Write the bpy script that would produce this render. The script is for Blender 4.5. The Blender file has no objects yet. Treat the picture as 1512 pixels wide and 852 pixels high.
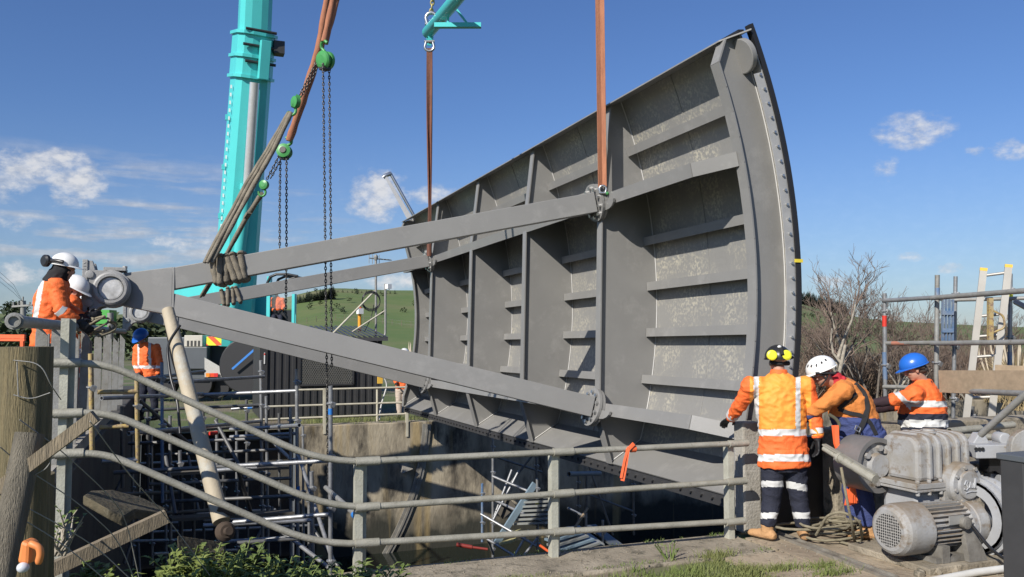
import bpy, math, random
import numpy as np
from mathutils import Vector, Matrix, noise, Euler
R = math.radians
random.seed(7)
scn = bpy.context.scene
col = scn.collection

# ------------------------------------------------------------------ camera
CAMZ = 1.93
YAW, PITCH = R(-21.21), R(3.10)
FPX = 1246.0
cam_d = bpy.data.cameras.new('camera')
cam = bpy.data.objects.new('camera', cam_d)
col.objects.link(cam)
cam.location = (0, 0, CAMZ)
cam.rotation_euler = (math.pi / 2 + PITCH, 0, YAW)
cam_d.sensor_width = 36.0
cam_d.lens = FPX / 1512 * 36
cam_d.clip_start = 0.05
cam_d.clip_end = 5000
scn.camera = cam
CM = Euler((math.pi / 2 + PITCH, 0, YAW), 'XYZ').to_matrix()
CO = Vector((0, 0, CAMZ))

def ray(px, py):
    return CM @ Vector(((px - 756) / FPX, -(py - 426) / FPX, -1.0))
def at(px, py, d):
    return CO + ray(px, py) * d
def on_z(px, py, z):
    r = ray(px, py)
    return CO + r * ((z - CAMZ) / r.z)
def on_y(px, py, y):
    r = ray(px, py)
    return CO + r * (y / r.y)
def on_x(px, py, x):
    r = ray(px, py)
    return CO + r * (x / r.x)

# ------------------------------------------------------------------ sun and sky
SUN_EL = R(33.5)
SUN_H = Vector((-0.83, -0.555)).normalized()          # horizontal direction towards the sun
SUN = Vector((SUN_H.x * math.cos(SUN_EL), SUN_H.y * math.cos(SUN_EL), math.sin(SUN_EL)))
sl = bpy.data.lights.new('sun', 'SUN')
sl.energy = 5.0
sl.angle = R(0.5)
sl.color = (1.0, 0.945, 0.86)
so = bpy.data.objects.new('sun', sl)
col.objects.link(so)
so.rotation_euler = SUN.to_track_quat('Z', 'Y').to_euler()

w = bpy.data.worlds.new('World')
scn.world = w
w.use_nodes = True
nt = w.node_tree
N, L = nt.nodes, nt.links
bg = N['Background']
sky = N.new('ShaderNodeTexSky')
sky.sky_type = 'NISHITA'
sky.sun_disc = False
sky.sun_elevation = SUN_EL
sky.sun_rotation = math.atan2(SUN_H.x, SUN_H.y)
sky.altitude = 0
sky.air_density = 1.15
sky.dust_density = 0.35
sky.ozone_density = 2.2
bg.inputs['Strength'].default_value = 0.058

def wmath(op, a, b=None, c=None):
    n = N.new('ShaderNodeMath')
    n.operation = op
    for i, v in enumerate((a, b, c)):
        if v is None: continue
        if isinstance(v, (int, float)): n.inputs[i].default_value = v
        else: L.new(v, n.inputs[i])
    return n.outputs[0]
tc = N.new('ShaderNodeTexCoord')
sx = N.new('ShaderNodeSeparateXYZ')
L.new(tc.outputs['Generated'], sx.inputs[0])
w_az = wmath('ARCTAN2', sx.outputs['X'], sx.outputs['Y'])
w_el = wmath('ARCSINE', sx.outputs['Z'])
def wnoise(scale, detail, sxy=(1, 1), rough=0.55, seed=0.0):
    cb = N.new('ShaderNodeCombineXYZ')
    L.new(wmath('MULTIPLY', w_az, sxy[0]), cb.inputs[0])
    L.new(wmath('MULTIPLY', w_el, sxy[1]), cb.inputs[1])
    cb.inputs[2].default_value = seed
    n = N.new('ShaderNodeTexNoise')
    n.inputs['Scale'].default_value = scale
    n.inputs['Detail'].default_value = detail
    n.inputs['Roughness'].default_value = rough
    L.new(cb.outputs[0], n.inputs['Vector'])
    return n.outputs['Fac']
nz_big = wnoise(26, 7, (1, 1.5), 0.6)
nz_fine = wnoise(70, 5, (1, 1.5), 0.6, 3.1)
nz_streak = wnoise(9, 6, (1, 7), 0.55, 5.7)
def azel(px, py):
    r = ray(px, py).normalized()
    return math.atan2(r.x, r.y), math.asin(r.z)
# cumulus: centre pixel, half sizes in pixels, density
CLOUDS = [(62, 240, 72, 26, 1.0), (108, 268, 42, 36, 1.05), (20, 262, 36, 34, .85), (275, 356, 55, 17, .6), (30, 404, 62, 17, .75),
          (560, 288, 52, 38, 1.1), (625, 290, 60, 16, .45), (590, 410, 60, 26, .75), (560, 440, 90, 20, .5),
          (1345, 193, 52, 24, 1.1), (1500, 220, 36, 14, .95), (1440, 223, 14, 8, .6), (1306, 250, 16, 16, .4),
          (1350, 381, 24, 8, .6), (1400, 396, 20, 8, .5), (1212, 417, 40, 10, .6), (380, 425, 80, 20, .45), (20, 330, 60, 12, .4)]
acc = None
for (px, py, hx, hy, dn) in CLOUDS:
    a0, e0 = azel(px, py)
    da = wmath('MULTIPLY', wmath('SUBTRACT', w_az, a0), FPX / hx)
    de = wmath('MULTIPLY', wmath('SUBTRACT', w_el, e0), FPX / hy)
    r2 = wmath('ADD', wmath('MULTIPLY', da, da), wmath('MULTIPLY', de, de))
    m = wmath('MULTIPLY', wmath('SUBTRACT', 1.0, r2), dn)
    acc = m if acc is None else wmath('MAXIMUM', acc, m)
nn = wmath('ADD', wmath('MULTIPLY', wmath('SUBTRACT', nz_big, .5), 4.2), wmath('MULTIPLY', wmath('SUBTRACT', nz_fine, .5), 1.1))
dens = wmath('ADD', acc, nn)
msk = N.new('ShaderNodeMapRange')
msk.interpolation_type = 'SMOOTHSTEP'
L.new(dens, msk.inputs[0])
msk.inputs[1].default_value = -0.30
msk.inputs[2].default_value = 1.55
gate = N.new('ShaderNodeMapRange')
L.new(acc, gate.inputs[0])
gate.inputs[1].default_value = -1.1
gate.inputs[2].default_value = 0.2
cum = wmath('MULTIPLY', wmath('MULTIPLY', msk.outputs[0], gate.outputs[0]), 0.9)
# thin streaked cirrus low on the left
a0, e0 = azel(150, 330)
da = wmath('MULTIPLY', wmath('SUBTRACT', w_az, a0), FPX / 420)
de = wmath('MULTIPLY', wmath('SUBTRACT', w_el, e0), FPX / 110)
r2 = wmath('ADD', wmath('MULTIPLY', da, da), wmath('MULTIPLY', de, de))
sm = N.new('ShaderNodeMapRange')
sm.interpolation_type = 'SMOOTHSTEP'
L.new(nz_streak, sm.inputs[0])
sm.inputs[1].default_value = 0.40
sm.inputs[2].default_value = 0.75
env = wmath('MAXIMUM', wmath('SUBTRACT', 1.0, r2), 0.0)
cir = wmath('MULTIPLY', wmath('MULTIPLY', sm.outputs[0], env), 1.0)
# low pale band towards the horizon
band = N.new('ShaderNodeMapRange')
band.interpolation_type = 'SMOOTHSTEP'
L.new(w_el, band.inputs[0])
band.inputs[1].default_value = 0.26
band.inputs[2].default_value = -0.02
bandv = wmath('MULTIPLY', band.outputs[0], 0.20)
shade = N.new('ShaderNodeMapRange')
L.new(wmath('ADD', nz_fine, wmath('MULTIPLY', msk.outputs[0], .35)), shade.inputs[0])
shade.inputs[1].default_value = .45
shade.inputs[2].default_value = .85
ccol = N.new('ShaderNodeMix')
ccol.data_type = 'RGBA'
L.new(shade.outputs[0], ccol.inputs['Factor'])
ccol.inputs[6].default_value = (7.0, 7.3, 8.0, 1)
ccol.inputs[7].default_value = (10.6, 10.6, 10.8, 1)
SKYMIX = N.new('ShaderNodeMix')
SKYMIX.data_type = 'RGBA'
L.new(wmath('MAXIMUM', wmath('MAXIMUM', cum, cir), bandv), SKYMIX.inputs['Factor'])
tint = N.new('ShaderNodeMix')
tint.data_type = 'RGBA'
tint.blend_type = 'MULTIPLY'
tint.inputs['Factor'].default_value = 1.0
tint.inputs[7].default_value = (.76, 1.0, 1.50, 1)
L.new(sky.outputs[0], tint.inputs[6])
L.new(tint.outputs[2], SKYMIX.inputs[6])
L.new(ccol.outputs[2], SKYMIX.inputs[7])
L.new(SKYMIX.outputs[2], bg.inputs['Color'])

vs = scn.view_settings
scn.display_settings.display_device = 'sRGB'
vs.view_transform = 'Standard'
vs.look = 'None'
vs.exposure = 0.30
vs.gamma = 1.0
vs.use_curve_mapping = False
scn.cycles.max_bounces = 6
scn.cycles.diffuse_bounces = 3

# ------------------------------------------------------------------ materials
MATS = {}
def material(name, c, rough=.6, metal=0.0, c2=None, scale=6.0, amt=.5, bump=0.0, bscale=40.0, spots=None, sscale=14.0, slo=.6, shi=.68, stretch=(1, 1, 1), spec=.5):
    """Principled surface: colour c broken up by noise towards c2, optional stains (spots) and bump."""
    if name in MATS: return MATS[name]
    m = bpy.data.materials.new(name)
    m.use_nodes = True
    t = m.node_tree
    b = t.nodes['Principled BSDF']
    b.inputs['Roughness'].default_value = rough
    b.inputs['Metallic'].default_value = metal
    b.inputs['Specular IOR Level'].default_value = spec
    co = t.nodes.new('ShaderNodeTexCoord')
    mp = t.nodes.new('ShaderNodeMapping')
    mp.inputs['Scale'].default_value = stretch
    t.links.new(co.outputs['Object'], mp.inputs[0])
    if c2 is None: c2 = tuple(x * .72 for x in c)
    nz = t.nodes.new('ShaderNodeTexNoise')
    nz.inputs['Scale'].default_value = scale
    nz.inputs['Detail'].default_value = 6
    nz.inputs['Roughness'].default_value = .62
    t.links.new(mp.outputs[0], nz.inputs['Vector'])
    rp = t.nodes.new('ShaderNodeMapRange')
    rp.inputs[1].default_value = .35
    rp.inputs[2].default_value = .7
    rp.inputs[4].default_value = amt
    t.links.new(nz.outputs['Fac'], rp.inputs[0])
    mx = t.nodes.new('ShaderNodeMix')
    mx.data_type = 'RGBA'
    mx.inputs[6].default_value = (*c, 1)
    mx.inputs[7].default_value = (*c2, 1)
    t.links.new(rp.outputs[0], mx.inputs['Factor'])
    out = mx.outputs[2]
    if spots:
        n2 = t.nodes.new('ShaderNodeTexNoise')
        n2.inputs['Scale'].default_value = sscale
        n2.inputs['Detail'].default_value = 7
        n2.inputs['Roughness'].default_value = .7
        t.links.new(mp.outputs[0], n2.inputs['Vector'])
        r2 = t.nodes.new('ShaderNodeMapRange')
        r2.inputs[1].default_value = slo
        r2.inputs[2].default_value = shi
        t.links.new(n2.outputs['Fac'], r2.inputs[0])
        m2 = t.nodes.new('ShaderNodeMix')
        m2.data_type = 'RGBA'
        m2.inputs[7].default_value = (*spots, 1)
        t.links.new(out, m2.inputs[6])
        t.links.new(r2.outputs[0], m2.inputs['Factor'])
        out = m2.outputs[2]
    t.links.new(out, b.inputs['Base Color'])
    if bump:
        n3 = t.nodes.new('ShaderNodeTexNoise')
        n3.inputs['Scale'].default_value = bscale
        n3.inputs['Detail'].default_value = 5
        t.links.new(mp.outputs[0], n3.inputs['Vector'])
        bp = t.nodes.new('ShaderNodeBump')
        bp.inputs['Strength'].default_value = bump
        bp.inputs['Distance'].default_value = .02
        t.links.new(n3.outputs['Fac'], bp.inputs['Height'])
        t.links.new(bp.outputs[0], b.inputs['Normal'])
    MATS[name] = m
    return m

def sets(m, fn):
    """extra nodes: fn(tree, principled, link) """
    t = m.node_tree
    fn(t, t.nodes['Principled BSDF'])
    return m

GATE = material('gate paint', (.228, .224, .213), .42, 0, (.198, .194, .185), 1.6, .8, .05, 60, spots=(.29, .283, .268), sscale=2.6, slo=.54, shi=.8)
GATE_EDGE = material('gate bare edge', (.55, .54, .52), .5, 0)
GALV = material('galvanised pipe', (.30, .30, .285), .55, .25, (.20, .19, .165), 9, .8, .15, 60, spots=(.14, .12, .09), sscale=18, slo=.62, shi=.74)
OLDRAIL = material('weathered rail', (.36, .345, .29), .6, .1, (.23, .22, .18), 7, .9, .2, 70, spots=(.11, .10, .075), sscale=22, slo=.6, shi=.72)
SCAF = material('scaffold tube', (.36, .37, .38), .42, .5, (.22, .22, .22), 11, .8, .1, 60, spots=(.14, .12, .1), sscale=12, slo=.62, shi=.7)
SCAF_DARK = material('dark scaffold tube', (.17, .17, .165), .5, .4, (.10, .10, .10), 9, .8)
YELLOW = material('worn yellow paint', (.42, .30, .09), .6, 0, (.30, .26, .20), 14, .8, spots=(.2, .13, .09), sscale=24, slo=.52, shi=.6)
BLUE_T = material('blue tape', (.03, .19, .55), .5)
BLUE_S = material("blue painted steel", (.09, .17, .31), .5, .1, (.22, .25, .29), 10, 1)
CONC = material('old concrete', (.33, .285, .215), .9, 0, (.17, .145, .105), 2.6, 1, .6, 34, spots=(.08, .072, .05), sscale=6.5, slo=.52, shi=.66)
CONC_L = material('pale concrete', (.36, .34, .30), .9, 0, (.25, .23, .19), 3, .9, .5, 40, spots=(.13, .12, .095), sscale=9, slo=.58, shi=.72)
WALLC = material('stained pit wall', (.42, .365, .265), .92, 0, (.15, .125, .09), 1.4, 1, .6, 16, spots=(.05, .043, .033), sscale=1.9, slo=.48, shi=.66, stretch=(1, 1, .34))
SHADEC = material('shade-toned concrete', (.07, .065, .055), .85, 0, (.035, .033, .03), 2, 1, .4, 20)  # the pit's shadow is painted into this dark base colour
SOIL = material('damp soil', (.075, .06, .042), .95, 0, (.04, .033, .024), 4, 1, .8, 24)
WOOD = material('weathered timber', (.26, .21, .14), .85, 0, (.14, .115, .08), 9, 1, .6, 60, spots=(.08, .065, .045), sscale=16, slo=.6, shi=.7, stretch=(3, 3, .35))
POSTW = material('mossy post wood', (.20, .16, .085), .9, 0, (.105, .092, .05), 8, 1, .8, 50, spots=(.055, .048, .034), sscale=10, slo=.58, shi=.7, stretch=(4, 4, .3))
PLANK = material('scaffold board', (.36, .27, .18), .8, 0, (.25, .19, .125), 6, .9, .3, 50, stretch=(.5, 3, 3))
TURQ = material('crane turquoise', (.085, .56, .55), .32, 0, (.075, .51, .505), 1.2, .7)
CRDARK = material('carrier grey', (.085, .095, .105), .45, 0, (.065, .072, .08), 2, .7)
BLACK = material('black rubber', (.015, .015, .017), .55)
BLACKP = material('black plastic', (.02, .02, .022), .35)
STEEL = material('bright steel', (.55, .55, .54), .3, .9)
CHROME = material('ram chrome', (.72, .72, .73), .28, .55)
DARKST = material('dark steel', (.06, .058, .055), .5, .5)
WHITE = material('white shell', (.74, .74, .72), .35, 0, (.62, .61, .58), 8, .5)
WHITEP = material('machine grey enamel', (.36, .37, .385), .42, 0, (.29, .29, .29), 3, .8, .08, 40, spots=(.22, .17, .115), sscale=11, slo=.60, shi=.72)
WHITEP_D = material('dusty machine enamel', (.32, .325, .33), .6, 0, (.25, .23, .195), 4, 1, .15, 50, spots=(.15, .105, .06), sscale=9, slo=.53, shi=.70)
SLING_C = material('copper webbing', (.40, .165, .085), .8, 0, (.26, .10, .055), 7, .9, .4, 90, stretch=(4, 4, .5))
SLING_B = material('brown webbing', (.19, .075, .045), .8, 0, (.11, .045, .03), 7, .9, .4, 90, stretch=(4, 4, .5))
SLING_G = material('dirty webbing', (.235, .205, .155), .9, 0, (.13, .112, .085), 8, 1, .5, 80)
GREEN = material('hoist green', (.06, .30, .08), .4, 0, (.05, .2, .06), 8, .7, spots=(.06, .06, .05), sscale=18, slo=.6, shi=.66)
CHAIN = material('chain steel', (.10, .095, .09), .4, .7)
ORANGE = material('hi-vis orange', (.83, .155, .030), .75, 0, (.72, .12, .025), 7, .6, .3, 60)
ORANGE_V = material('hi-vis vest', (.93, .34, .045), .7, 0, (.82, .24, .04), 5, .6, .2, 50)
ORANGE_K = material('orange knit', (.62, .21, .045), .85, 0, (.52, .165, .035), 9, .6, .4, 160)
ORANGE_S = material('orange strap', (.85, .14, .04), .6)
REFL = material('reflective tape', (.62, .62, .60), .4, 0, (.54, .54, .53), 9, .6)
NAVY = material('navy cloth', (.013, .016, .032), .85, 0, (.02, .022, .036), 9, .7, .4, 60)
BLUEO = material('blue overall cloth', (.035, .055, .18), .85, 0, (.055, .07, .17), 6, .8, .4, 60, spots=(.10, .10, .14), sscale=13, slo=.62, shi=.74)
MAROON = material('dark maroon knit', (.028, .013, .018), .85)
SKIN = material('skin', (.46, .26, .18), .55, 0, (.38, .19, .13), 14, .7)
HAIR = material('grey brown hair', (.06, .045, .035), .8)
BLACKC = material('black cloth', (.012, .012, .014), .9, 0, (.02, .02, .022), 8, .7)
GLOVE = material('black glove', (.014, .014, .016), .6)
BOOT = material('tan boot leather', (.48, .27, .12), .8, 0, (.34, .19, .09), 8, .9, .3, 60)
BOOTS = material('boot sole', (.16, .10, .055), .85)
BLUEH = material('blue helmet shell', (.02, .13, .52), .3)
YMUFF = material('yellow ear cup', (.78, .76, .04), .4)
SHED = material('charcoal cladding', (.040, .040, .041), .5, .1, (.03, .03, .031), 3, .7)
SHEDR = material('charcoal roofing', (.075, .075, .078), .45, .15)
GRASSM = material('grass blade', (.075, .125, .022), .7, 0, (.13, .15, .045), 1.3, 1)
LEAFM = material('weed leaf', (.105, .16, .036), .6, 0, (.17, .20, .06), 5, 1)
CREAM = material('cream fence paint', (.50, .47, .37), .6, 0, (.36, .33, .25), 6, .8)
ROPE = material('hemp rope', (.25, .22, .15), .9, 0, (.15, .13, .085), 20, .9, .5, 120)
RED = material('red plastic', (.62, .045, .03), .45)
BARK = material('pale bark', (.42, .38, .31), .9, 0, (.19, .165, .13), 8, .9, .5, 40)
TWIG = material('twig brown', (.16, .115, .09), .9, 0, (.22, .17, .135), 3, .9)

def dusty_top(t, b, dust=(.20, .155, .105), lo=.35, hi=.95, amt=.85):
    """dirt that has settled on the upward faces of a casting"""
    src = b.inputs['Base Color'].links[0].from_socket
    g = t.nodes.new('ShaderNodeNewGeometry')
    s = t.nodes.new('ShaderNodeSeparateXYZ')
    t.links.new(g.outputs['True Normal'], s.inputs[0])
    n = t.nodes.new('ShaderNodeTexNoise')
    n.inputs['Scale'].default_value = 16
    n.inputs['Detail'].default_value = 6
    co = [q for q in t.nodes if q.type == 'MAPPING'][0].outputs[0]
    t.links.new(co, n.inputs['Vector'])
    a = t.nodes.new('ShaderNodeMath')
    a.operation = 'MULTIPLY_ADD'
    a.inputs[1].default_value = .9
    a.inputs[2].default_value = -.45
    t.links.new(n.outputs['Fac'], a.inputs[0])
    c = t.nodes.new('ShaderNodeMath')
    t.links.new(a.outputs[0], c.inputs[0])
    t.links.new(s.outputs[2], c.inputs[1])
    r = t.nodes.new('ShaderNodeMapRange')
    r.inputs[1].default_value, r.inputs[2].default_value, r.inputs[4].default_value = lo, hi, amt
    t.links.new(c.outputs[0], r.inputs[0])
    x = t.nodes.new('ShaderNodeMix')
    x.data_type = 'RGBA'
    x.inputs[7].default_value = (*dust, 1)
    t.links.new(src, x.inputs[6])
    t.links.new(r.outputs[0], x.inputs['Factor'])
    t.links.new(x.outputs[2], b.inputs['Base Color'])
sets(WHITEP_D, dusty_top)
sets(OLDRAIL, lambda t, b: dusty_top(t, b, (.21, .20, .145), .3, 1.1, .5))

# ------------------------------------------------------------------ mesh helpers
def basis(d, up=Vector((0, 0, 1))):
    d = d.normalized()
    s = d.cross(up)
    if s.length < 1e-4: s = d.cross(Vector((1, 0, 0)))
    s.normalize()
    return s, s.cross(d).normalized(), d

class MB:
    """collects faces and links them as ONE mesh object"""
    def __init__(self):
        self.v, self.f, self.s = [], [], []
    def add(self, vs, fs, smooth=False):
        o = len(self.v)
        self.v += [Vector(x) for x in vs]
        for f in fs:
            self.f.append([o + i for i in f])
            self.s.append(smooth)
        return self
    def box(self, c, size, rot=None):
        hx, hy, hz = (x / 2 for x in size)
        vs = [Vector((x, y, z)) for x in (-hx, hx) for y in (-hy, hy) for z in (-hz, hz)]
        if rot is not None:
            m = rot if isinstance(rot, Matrix) else Euler(rot).to_matrix()
            vs = [m @ q for q in vs]
        c = Vector(c)
        return self.add([q + c for q in vs], [(0, 1, 3, 2), (4, 6, 7, 5), (0, 4, 5, 1), (2, 3, 7, 6), (0, 2, 6, 4), (1, 5, 7, 3)])
    def beam(self, p, q, wd, ht, up=Vector((0, 0, 1)), w2=None, h2=None):
        p, q = Vector(p), Vector(q)
        s, u, d = basis(q - p, Vector(up))
        w2 = wd if w2 is None else w2
        h2 = ht if h2 is None else h2
        vs = []
        for (c, a, b) in ((p, wd / 2, ht / 2), (q, w2 / 2, h2 / 2)):
            vs += [c - s * a - u * b, c + s * a - u * b, c + s * a + u * b, c - s * a + u * b]
        return self.add(vs, [(3, 2, 1, 0), (4, 5, 6, 7), (0, 1, 5, 4), (1, 2, 6, 5), (2, 3, 7, 6), (3, 0, 4, 7)])
    def tube(self, pts, r, n=10, cap=True, r2=None, flat=None):
        pts = [Vector(p) for p in pts]
        k = len(pts)
        if not isinstance(r, (list, tuple)):
            r = [r + ((r2 if r2 is not None else r) - r) * i / max(1, k - 1) for i in range(k)]
        vs, fs = [], []
        ref = None
        for i, p in enumerate(pts):
            d = (pts[min(i + 1, k - 1)] - pts[max(i - 1, 0)]).normalized()
            if ref is None: ref = basis(d)[0]
            ref = (ref - d * ref.dot(d))
            if ref.length < 1e-5: ref = basis(d)[0]
            ref.normalize()
            b = d.cross(ref)
            for j in range(n):
                a = 2 * math.pi * j / n
                fx = flat if flat else 1
                vs.append(p + (ref * math.cos(a) * fx + b * math.sin(a)) * r[i])
        for i in range(k - 1):
            for j in range(n):
                fs.append((i * n + j, i * n + (j + 1) % n, (i + 1) * n + (j + 1) % n, (i + 1) * n + j))
        self.add(vs, fs, True)
        if cap:
            self.add(vs[:n], [tuple(reversed(range(n)))])
            self.add(vs[-n:], [tuple(range(n))])
        return self
    def pipe(self, p, q, r, n=10, wall=.25):
        """open-ended tube with a dark bore"""
        p, q = Vector(p), Vector(q)
        s, u, d = basis(q - p)
        ring = lambda c, rr: [c + (s * math.cos(2 * math.pi * j / n) + u * math.sin(2 * math.pi * j / n)) * rr for j in range(n)]
        ri = r * (1 - wall)
        dep = min((q - p).length * .45, .12)
        rings = [ring(p + d * dep, ri), ring(p, ri), ring(p, r), ring(q, r), ring(q, ri), ring(q - d * dep, ri)]
        for i in range(5):
            vs = rings[i] + rings[i + 1]
            self.add(vs, [(j, (j + 1) % n, n + (j + 1) % n, n + j) for j in range(n)], i in (0, 2, 4))
        self.add(rings[0], [tuple(range(n))])
        self.add(rings[5], [tuple(reversed(range(n)))])
        return self
    def lathe(self, p, axis, prof, n=24, smooth=True):
        """prof: (distance along axis, radius) rows"""
        p = Vector(p)
        s, u, d = basis(Vector(axis))
        for (a0, r0), (a1, r1) in zip(prof[:-1], prof[1:]):
            vs = []
            for (a, r) in ((a0, r0), (a1, r1)):
                for j in range(n):
                    t = 2 * math.pi * j / n
                    vs.append(p + d * a + (s * math.cos(t) + u * math.sin(t)) * r)
            self.add(vs, [(j, (j + 1) % n, n + (j + 1) % n, n + j) for j in range(n)], smooth)
        for (a, r), rev in ((prof[0], True), (prof[-1], False)):
            if r > 1e-4:
                vs = [p + d * a + (s * math.cos(2 * math.pi * j / n) + u * math.sin(2 * math.pi * j / n)) * r for j in range(n)]
                self.add(vs, [tuple(reversed(range(n))) if rev else tuple(range(n))])
        return self
    def prism(self, poly, off):
        """poly: 3D outline, swept by vector off"""
        poly = [Vector(p) for p in poly]
        off = Vector(off)
        n = len(poly)
        vs = poly + [p + off for p in poly]
        fs = [tuple(reversed(range(n))), tuple(range(n, 2 * n))]
        fs += [(i, (i + 1) % n, n + (i + 1) % n, n + i) for i in range(n)]
        return self.add(vs, fs)
    def ell(self, c, rad, rot=None, nu=16, nv=10, fn=None):
        c = Vector(c)
        vs, fs = [], []
        m = None
        if rot is not None: m = rot if isinstance(rot, Matrix) else Euler(rot).to_matrix()
        for i in range(nv + 1):
            ph = math.pi * i / nv
            for j in range(nu):
                th = 2 * math.pi * j / nu
                q = Vector((math.sin(ph) * math.cos(th), math.sin(ph) * math.sin(th), math.cos(ph)))
                k = fn(q) if fn else 1
                q = Vector((q.x * rad[0] * k, q.y * rad[1] * k, q.z * rad[2] * k))
                if m is not None: q = m @ q
                vs.append(c + q)
        for i in range(nv):
            for j in range(nu):
                fs.append((i * nu + j, (i + 1) * nu + j, (i + 1) * nu + (j + 1) % nu, i * nu + (j + 1) % nu))
        return self.add(vs, fs, True)
    def loft(self, rings, ref=(1, 0, 0), n=14, cap=True):
        """rings: (centre, rx, ry); section oriented across the path, rx along ref"""
        ref = Vector(ref)
        vs, fs = [], []
        cs = [Vector(r[0]) for r in rings]
        k = len(rings)
        for i, (c, rx, ry) in enumerate(rings):
            c = cs[i]
            d = (cs[min(i + 1, k - 1)] - cs[max(i - 1, 0)]).normalized()
            s = ref - d * ref.dot(d)
            if s.length < 1e-4: s = basis(d)[0]
            s.normalize()
            b = d.cross(s)
            for j in range(n):
                a = 2 * math.pi * j / n
                vs.append(c + s * math.cos(a) * rx + b * math.sin(a) * ry)
        for i in range(k - 1):
            for j in range(n):
                fs.append((i * n + j, i * n + (j + 1) % n, (i + 1) * n + (j + 1) % n, (i + 1) * n + j))
        if cap:
            fs.append(tuple(reversed(range(n))))
            fs.append(tuple((k - 1) * n + j for j in range(n)))
        return self.add(vs, fs, True)
    def bolt(self, p, axis, r=.018, h=.02):
        return self.lathe(p, axis, [(0, r), (h, r), (h, r * .2)], 6, False)
    def chain(self, pts, pitch=.034, r=.006, wdt=.012):
        """links of round bar along a polyline"""
        pts = [Vector(p) for p in pts]
        i, acc = 0, 0.0
        tot = sum((b - a).length for a, b in zip(pts[:-1], pts[1:]))
        n = int(tot / pitch)
        for k in range(n):
            t = k * pitch
            a = 0.0
            for p, q in zip(pts[:-1], pts[1:]):
                l = (q - p).length
                if a + l >= t:
                    c = p + (q - p) * ((t - a) / l)
                    d = (q - p).normalized()
                    break
                a += l
            s, u, d = basis(d, Vector((.3, .9, .1)))
            if k % 2: s, u = u, s
            hl = pitch * .68
            loop = []
            for j in range(8):
                an = 2 * math.pi * j / 8
                ca, sa = math.cos(an), math.sin(an)
                loop.append(c + s * wdt * ca + d * hl * (sa if abs(sa) < .8 else math.copysign(1, sa)))
            m = 5
            vs, fs = [], []
            for j in range(8):
                tg = (loop[(j + 1) % 8] - loop[j - 1]).normalized()
                bb = u
                aa = tg.cross(bb)
                for e in range(m):
                    an = 2 * math.pi * e / m
                    vs.append(loop[j] + (aa * math.cos(an) + bb * math.sin(an)) * r)
            for j in range(8):
                for e in range(m):
                    fs.append((j * m + e, j * m + (e + 1) % m, ((j + 1) % 8) * m + (e + 1) % m, ((j + 1) % 8) * m + e))
            self.add(vs, fs, True)
        return self
    def mesh(self, name, M=None):
        me = bpy.data.meshes.new(name)
        vs = self.v if M is None else [M @ q for q in self.v]
        me.from_pydata([tuple(q) for q in vs], [], self.f)
        me.polygons.foreach_set('use_smooth', self.s)
        me.validate()
        me.update()
        return me
    def build(self, name, mat, parent=None, local=False, bevel=0, weld=False, origin=None):
        """vertices are in world space (or the parent's space with local=True)"""
        M = None
        if parent is not None and not local: M = world_of(parent).inverted()
        if parent is None and origin is not None: M = Matrix.Translation(-Vector(origin))
        me = self.mesh(name, M)
        for m in (mat if isinstance(mat, (list, tuple)) else [mat]): me.materials.append(m)
        o = bpy.data.objects.new(name, me)
        col.objects.link(o)
        if parent is not None: o.parent = parent
        elif origin is not None: o.location = origin
        if bevel:
            b = o.modifiers.new('bevel', 'BEVEL')
            b.width = bevel
            b.segments = 2
            b.limit_method = 'ANGLE'
            b.angle_limit = R(50)
            o.modifiers.new('weld', 'WELD').merge_threshold = .0004
            o.modifiers.move(1, 0)
        return o

def world_of(o):
    m = o.matrix_basis.copy() if False else Matrix.LocRotScale(o.location, o.rotation_euler, o.scale)
    return (world_of(o.parent) @ m) if o.parent else m

def tag(o, label, cat, group=None, kind=None):
    if label: o['label'] = label
    if cat: o['category'] = cat
    if group: o['group'] = group
    if kind: o['kind'] = kind
    return o
def struct(o):
    o['kind'] = 'structure'
    return o
def thing(name, label, cat, loc=(0, 0, 0), rz=0.0, group=None):
    o = bpy.data.objects.new(name, None)
    col.objects.link(o)
    o.location = loc
    o.rotation_euler = (0, 0, rz)
    o.empty_display_size = .2
    return tag(o, label, cat, group)
def copy_tree(o, parent=None):
    c = o.copy()
    col.objects.link(c)
    c.parent = parent
    for ch in [x for x in bpy.data.objects if x.parent == o]:
        copy_tree(ch, c)
    return c
def lerp(a, b, t): return a + (b - a) * t

# ------------------------------------------------------------------ ground, pit, water, hills
def ground_mat(name, g1, g2, soil, sc=.35, bump=.6, lo=.46, hi=.6):
    m = material(name, g1, .95, 0, g2, sc * 5, 1, bump, 9)
    t = m.node_tree
    b = t.nodes['Principled BSDF']
    src = b.inputs['Base Color'].links[0].from_socket
    co = [n for n in t.nodes if n.type == 'MAPPING'][0].outputs[0]
    n = t.nodes.new('ShaderNodeTexNoise')
    n.inputs['Scale'].default_value = sc
    n.inputs['Detail'].default_value = 8
    n.inputs['Roughness'].default_value = .65
    t.links.new(co, n.inputs['Vector'])
    r = t.nodes.new('ShaderNodeMapRange')
    r.inputs[1].default_value = lo
    r.inputs[2].default_value = hi
    t.links.new(n.outputs['Fac'], r.inputs[0])
    x = t.nodes.new('ShaderNodeMix')
    x.data_type = 'RGBA'
    t.links.new(r.outputs[0], x.inputs['Factor'])
    t.links.new(src, x.inputs[6])
    x.inputs[7].default_value = (*soil, 1)
    t.links.new(x.outputs[2], b.inputs['Base Color'])
    return m
GROUND = ground_mat('turf and dirt', (.075, .105, .028), (.10, .12, .04), (.17, .14, .10), .5)
HILL = ground_mat('hill pasture', (.078, .128, .028), (.115, .145, .04), (.16, .148, .065), .02, .5, .46, .66)

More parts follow.
